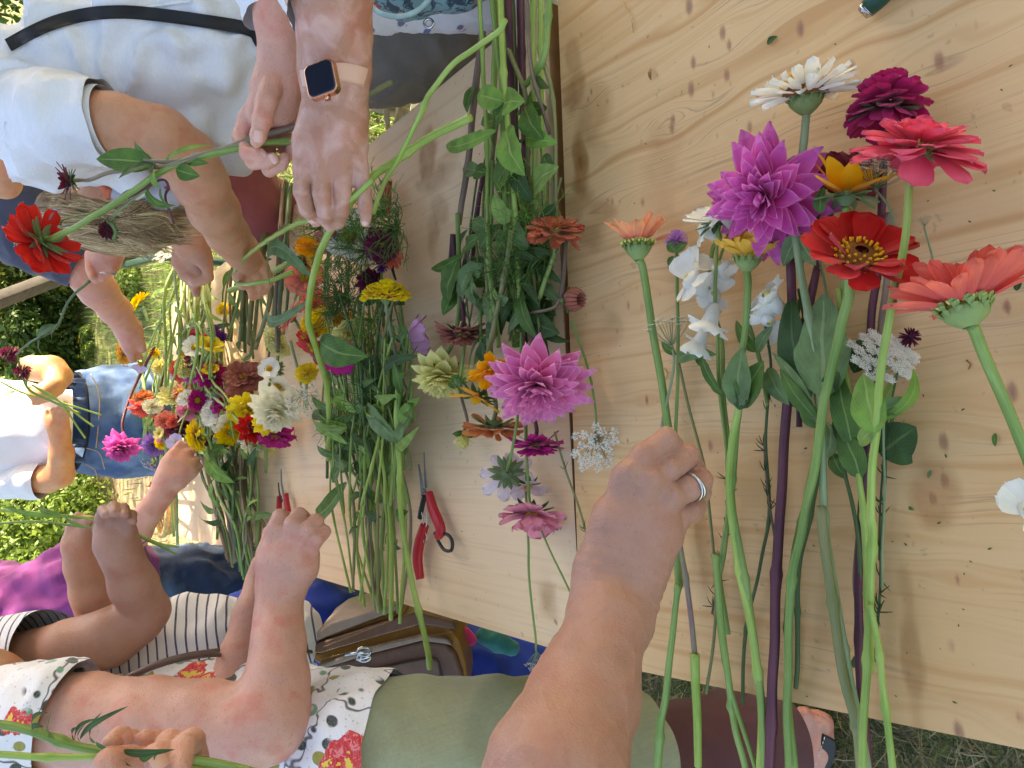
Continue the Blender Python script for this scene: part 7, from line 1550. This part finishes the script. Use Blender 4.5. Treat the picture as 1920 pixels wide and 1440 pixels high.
p3_ = thing('pruners', 'red snips with dark blades under the hand below the blond hair', 'pruners', T(370,560,0), 'red garden snips')
flatstrip([(366,530),(366,560),(362,585)], [14,14,8], .02, .012, M_red, 'handle', p3_); flatstrip([(372,560),(370,585),(372,600)], [8,7,2], .015, .005, M_blk, 'blade', p3_)
p4_ = thing('pruners', 'snips with black grips and a red handle under the feathery leaves', 'pruners', T(735,430,0), 'red garden snips')
flatstrip([(725,340),(724,370),(724,400)], [18,22,16], .014, .016, M_red, 'handle', p4_); flatstrip([(730,425),(735,450),(736,480),(733,500)], [10,17,15,6], .014, .015, M_blk, 'handle', p4_); flatstrip([(733,480),(736,505),(742,525)], [9,8,2], .010, .004, M_blk, 'blade', p4_)
# green pen-like tool at the upper edge
gt = thing('pen', 'dark green barrel with a silver tip at the top edge of the near table', 'pen', T(1650,-20,.012))
m_ = MB(); m_.add(*tube([T(1625,18,.012), T(1640,3,.012), T(1690,-45,.012), T(1760,-110,.012)], [.0075,.0085,.009,.009], 16)); m_.build('barrel', plain('pen_green', (18,70,58), .35, var=.03), gt, gt.location)
m_ = MB(); m_.add(*tube([T(1617,26,.012), T(1622,21,.012), T(1627,16,.012)], [.0055,.007,.0077], 16)); m_.build('tip', M_silver, gt, gt.location)
# crumbs and bits
def bit(name, label, a, b, w_, mat, h=.002):
    root = thing(name, label, 'plant scrap', P3((*a,.0)), None); mk_leaf(root, P3((*a,h)), P3((*b,h)), w_*depth(P3((*a,h)))/FPX, mat, bow=.12, name='scrap')
bit('leaf_scrap', 'dark green leaf crumb near the top of the near table', (1438,82), (1458,68), 13, LM['dark'])
bit('seed', 'striped brown seed lying alone on the near table', (1220,128), (1221,151), 9, plain('seedbrown', (150,104,50), .6, var=.4, nscale=500), .003)
bit('leaf_scrap', 'small green leaf piece at the right below the coral zinnia', (1866,812), (1866,838), 9, LM['mid'])
bit('leaf_scrap', 'tiny grey-green scrap beside the dark knots', (1745,882), (1740,897), 6, LM['grey'])
bit('leaf_scrap', 'square green fleck below the dark knots', (1704,950), (1713,957), 7, LM['mid'])
bit('leaf_scrap', 'oval dark leaflet beside the purple stem', (1600,1252), (1607,1226), 10, LM['dark'])
bit('leaf_scrap', 'small green sliver on the cream table below the magenta zinnia', (553,805), (559,829), 5, LM['mid'])
bit('leaf_scrap', 'dark curled scrap right of the coral zinnia', (1905,545), (1915,522), 12, LM['dark'])
for k, (a, b, lb) in enumerate((((1164,0),(1188,62),'long pale straw near the top of the near table'),((1812,675),(1816,692),'reddish splinter under the coral zinnia'),((1245,690),(1247,712),'brown bract beside the peach stem'),((602,848),(603,860),'dark fleck between the left and middle bunches'))):
    r_ = thing('straw', lb, 'plant scrap', P3((*a,.001))); m_ = MB(); m_.add(*tube(smoothpath([P3((*a,.002)), P3(((a[0]+b[0])/2+6,(a[1]+b[1])/2,.003)), P3((*b,.002))]), .0007, 5)); m_.build('stalk', M_wick if k != 1 else M_edge, r_, r_.location)
# scattered crumbs
m_ = MB(); r = np.random.RandomState(3)
for i in range(160):
    x, y = r.uniform(620,1900), r.uniform(60,1350); p = T(x, y, .0015)
    if not (p.x > -.36 and p.x < .5): continue
    a = r.uniform(0,6); L = r.uniform(.0006,.0022); d = np.array([math.cos(a),math.sin(a),0]); s = np.array([-d[1],d[0],0]); p = np.array(p)
    m_.add([p-d*L, p-s*L*.4, p+d*L, p+s*L*.4], [[0,1,2,3]])
o = m_.build('crumbs', LM['dark']); tag(o, 'tiny dark plant crumbs strewn over the table tops', kind='stuff')

# brown and mustard bag
M_brown = plain('brown_leather', (112,80,64), .42, var=.12, nscale=60, bmp=.35); M_must = plain('mustard_leather', (158,110,40), .45, var=.12, nscale=60, bmp=.3); M_taupe = plain('taupe_piping', (150,132,120), .5, var=.08, bmp=.3)
bg_ = thing('handbag', 'brown and mustard handbag with a silver clasp, between the table edge and the rose-print blouse', 'bag', D(730,1230,1.34))
def slab(pts, d, th, mat, name, bev=.006):
    return prism(name, [D(x, y, d) for x, y in pts], F*th, mat, bg_, bg_.location, bev, 3)
slab([(590,1190),(620,1168),(740,1133),(752,1142),(610,1196),(592,1205)], 1.36, .16, M_taupe, 'back_piping', .004)
slab([(592,1198),(745,1142),(760,1150),(752,1160),(604,1216)], 1.375, .15, M_must, 'back_gusset', .004)
slab([(580,1214),(603,1204),(690,1176),(780,1148),(850,1166),(856,1182),(790,1172),(700,1196),(604,1226),(582,1224)], 1.355, .14, M_brown, 'strap_band', .004)
slab([(588,1226),(604,1224),(700,1194),(790,1168),(840,1174),(862,1200),(874,1245),(880,1300),(868,1300),(845,1210),(790,1195),(690,1218),(600,1246),(590,1240)], 1.37, .15, M_must, 'front_gusset', .004)
slab([(596,1248),(690,1216),(790,1192),(838,1198),(850,1212),(836,1208),(790,1202),(700,1225),(600,1256)], 1.352, .05, M_taupe, 'front_piping', .003)
slab([(598,1252),(700,1224),(790,1202),(836,1206),(856,1226),(868,1262),(874,1330),(620,1330),(600,1275)], 1.36, .10, M_brown, 'front_panel', .008)
slab([(655,1262),(700,1256),(760,1242),(806,1234),(822,1240),(832,1300),(700,1320),(660,1300)], 1.352, .01, M_brown, 'front_pocket', .003)
m_ = MB(); m_.add(*tube(smoothpath([D(x,y,1.345) for x,y in ((654,1264),(700,1257),(760,1243),(808,1234),(820,1238),(828,1262),(833,1300))]), .0016, 5)); m_.build('pocket_seam', plain('seam_dark',(52,38,36),.5), bg_, bg_.location)
for (pp, q) in (((606,1213),(735,1163)),((604,1222),(780,1172)),((600,1236),(790,1190)),((700,1214),(850,1184))):
    n = 40; m_ = MB()
    for i in range(0, n):
        t0 = i/n; t1 = (i+.55)/n; a = D(pp[0]+(q[0]-pp[0])*t0, pp[1]+(q[1]-pp[1])*t0, 1.350); b = D(pp[0]+(q[0]-pp[0])*t1, pp[1]+(q[1]-pp[1])*t1, 1.350); m_.add(*tube([a,b], .0007, 4))
    m_.build('stitching', M_thread, bg_, bg_.location)
c = D(682,1222,1.33); m_ = MB(); a = np.linspace(0, 2*np.pi, 21)
for k in range(2): m_.add(*tube([c+X*math.cos(t)*.013+Y*math.sin(t)*.008-Y*.010*k for t in a], .0022, 7, cap=False))
m_.add(*tube([c-X*.035-Y*.006, c-X*.012-Y*.002, c], [.003,.002,.003], 7)); m_.add(*tube([c-X*.014-Y*.014, c-Y*.012, c+X*.014-Y*.008], .0025, 7)); m_.build('clasp', M_silver, bg_, bg_.location)
c = D(588,1250,1.33); m_ = MB()
for k in range(3): m_.add(*tube([c+X*(math.cos(t)*.008+.006*k)+Y*(math.sin(t)*.006-.006*k) for t in a], .0015, 6, cap=False))
m_.build('strap_ring', M_silver, bg_, bg_.location)
M_str = plain('strap_brown', (104,82,74), .5, var=.1)
for pts in ([(232,1272,1.00),(290,1245,1.00),(350,1228,1.02),(412,1219,1.05)],[(240,1268,1.01),(330,1238,1.03),(400,1228,1.08),(455,1230,1.15),(520,1222,1.25),(585,1222,1.34)]):
    m_ = MB(); m_.add(*tube(smoothpath([D(*p) for p in pts]), .0035, 7, flat=.5)); m_.build('strap', M_str, bg_, bg_.location)

# white plastic chair by the grey trousers
wc_ = thing('chair', 'white plastic garden chair glimpsed between the grey trousers and the cream table', 'chair', D(760,205,1.5))
M_wp = plain('white_plastic', (206,200,176), .4, var=.04)
for pts in ([(680,186),(800,186),(800,196),(680,196)],[(716,192),(726,192),(730,235),(722,240)],[(744,192),(752,192),(746,228),(738,232)],[(770,190),(800,188),(790,206),(768,214)]):
    prism('seat_slat', [D(x,y,1.5) for x,y in pts], F*.02, M_wp, wc_, wc_.location, .002)
prism('backrest', [D(x,y,1.62) for x,y in ((668,150),(690,150),(690,260),(668,260))], F*.02, M_wp, wc_, wc_.location, .002)
m_ = MB()
for x in (700, 790): p = D(x, 190, 1.52); m_.add(*box((p.x,p.y,p.z/2), .03, .03, p.z))
m_.build('leg', M_wp, wc_, wc_.location)
sh = G(700,232)
# teal and pink things under the table edge
tb = thing('tote_bag', 'teal patterned cloth bag glimpsed under the table edge beside the blue trousers', 'bag', D(930,1205,1.5))
organic('cloth', ch((905,1192,1.5,12),(935,1204,1.5,15),(960,1216,1.5,12)), .006, .006, cloth_mat('tealcloth', (50,120,120), var=.2), tb, tb.location, folds(99,.004,.05))
pk = thing('folded_cloth', 'small bright pink cloth edge under the table, next to the handbag', 'cloth', D(884,1195,1.48))
organic('cloth', ch((872,1186,1.47,11),(884,1200,1.47,11)), .005, .004, cloth_mat('pinkcloth', (206,60,120), var=.1), pk, pk.location)
# broad leaves fallen in the grass
for k, (a, b, w_, mt, lb) in enumerate((((1245,1290),(1268,1330),18,'grey','grey drooping leaf in the dry grass beside the stem feet'),((1200,1362),(1210,1310),22,'mid','pale green leaf in the dry grass by the skirt hem'))):
    A = G(*a, .06); B = G(*b, .04); r_ = thing('fallen_leaf', lb, 'leaf', A); mk_leaf(r_, A, B, w_*depth(A)/FPX, LM[mt], name='blade')
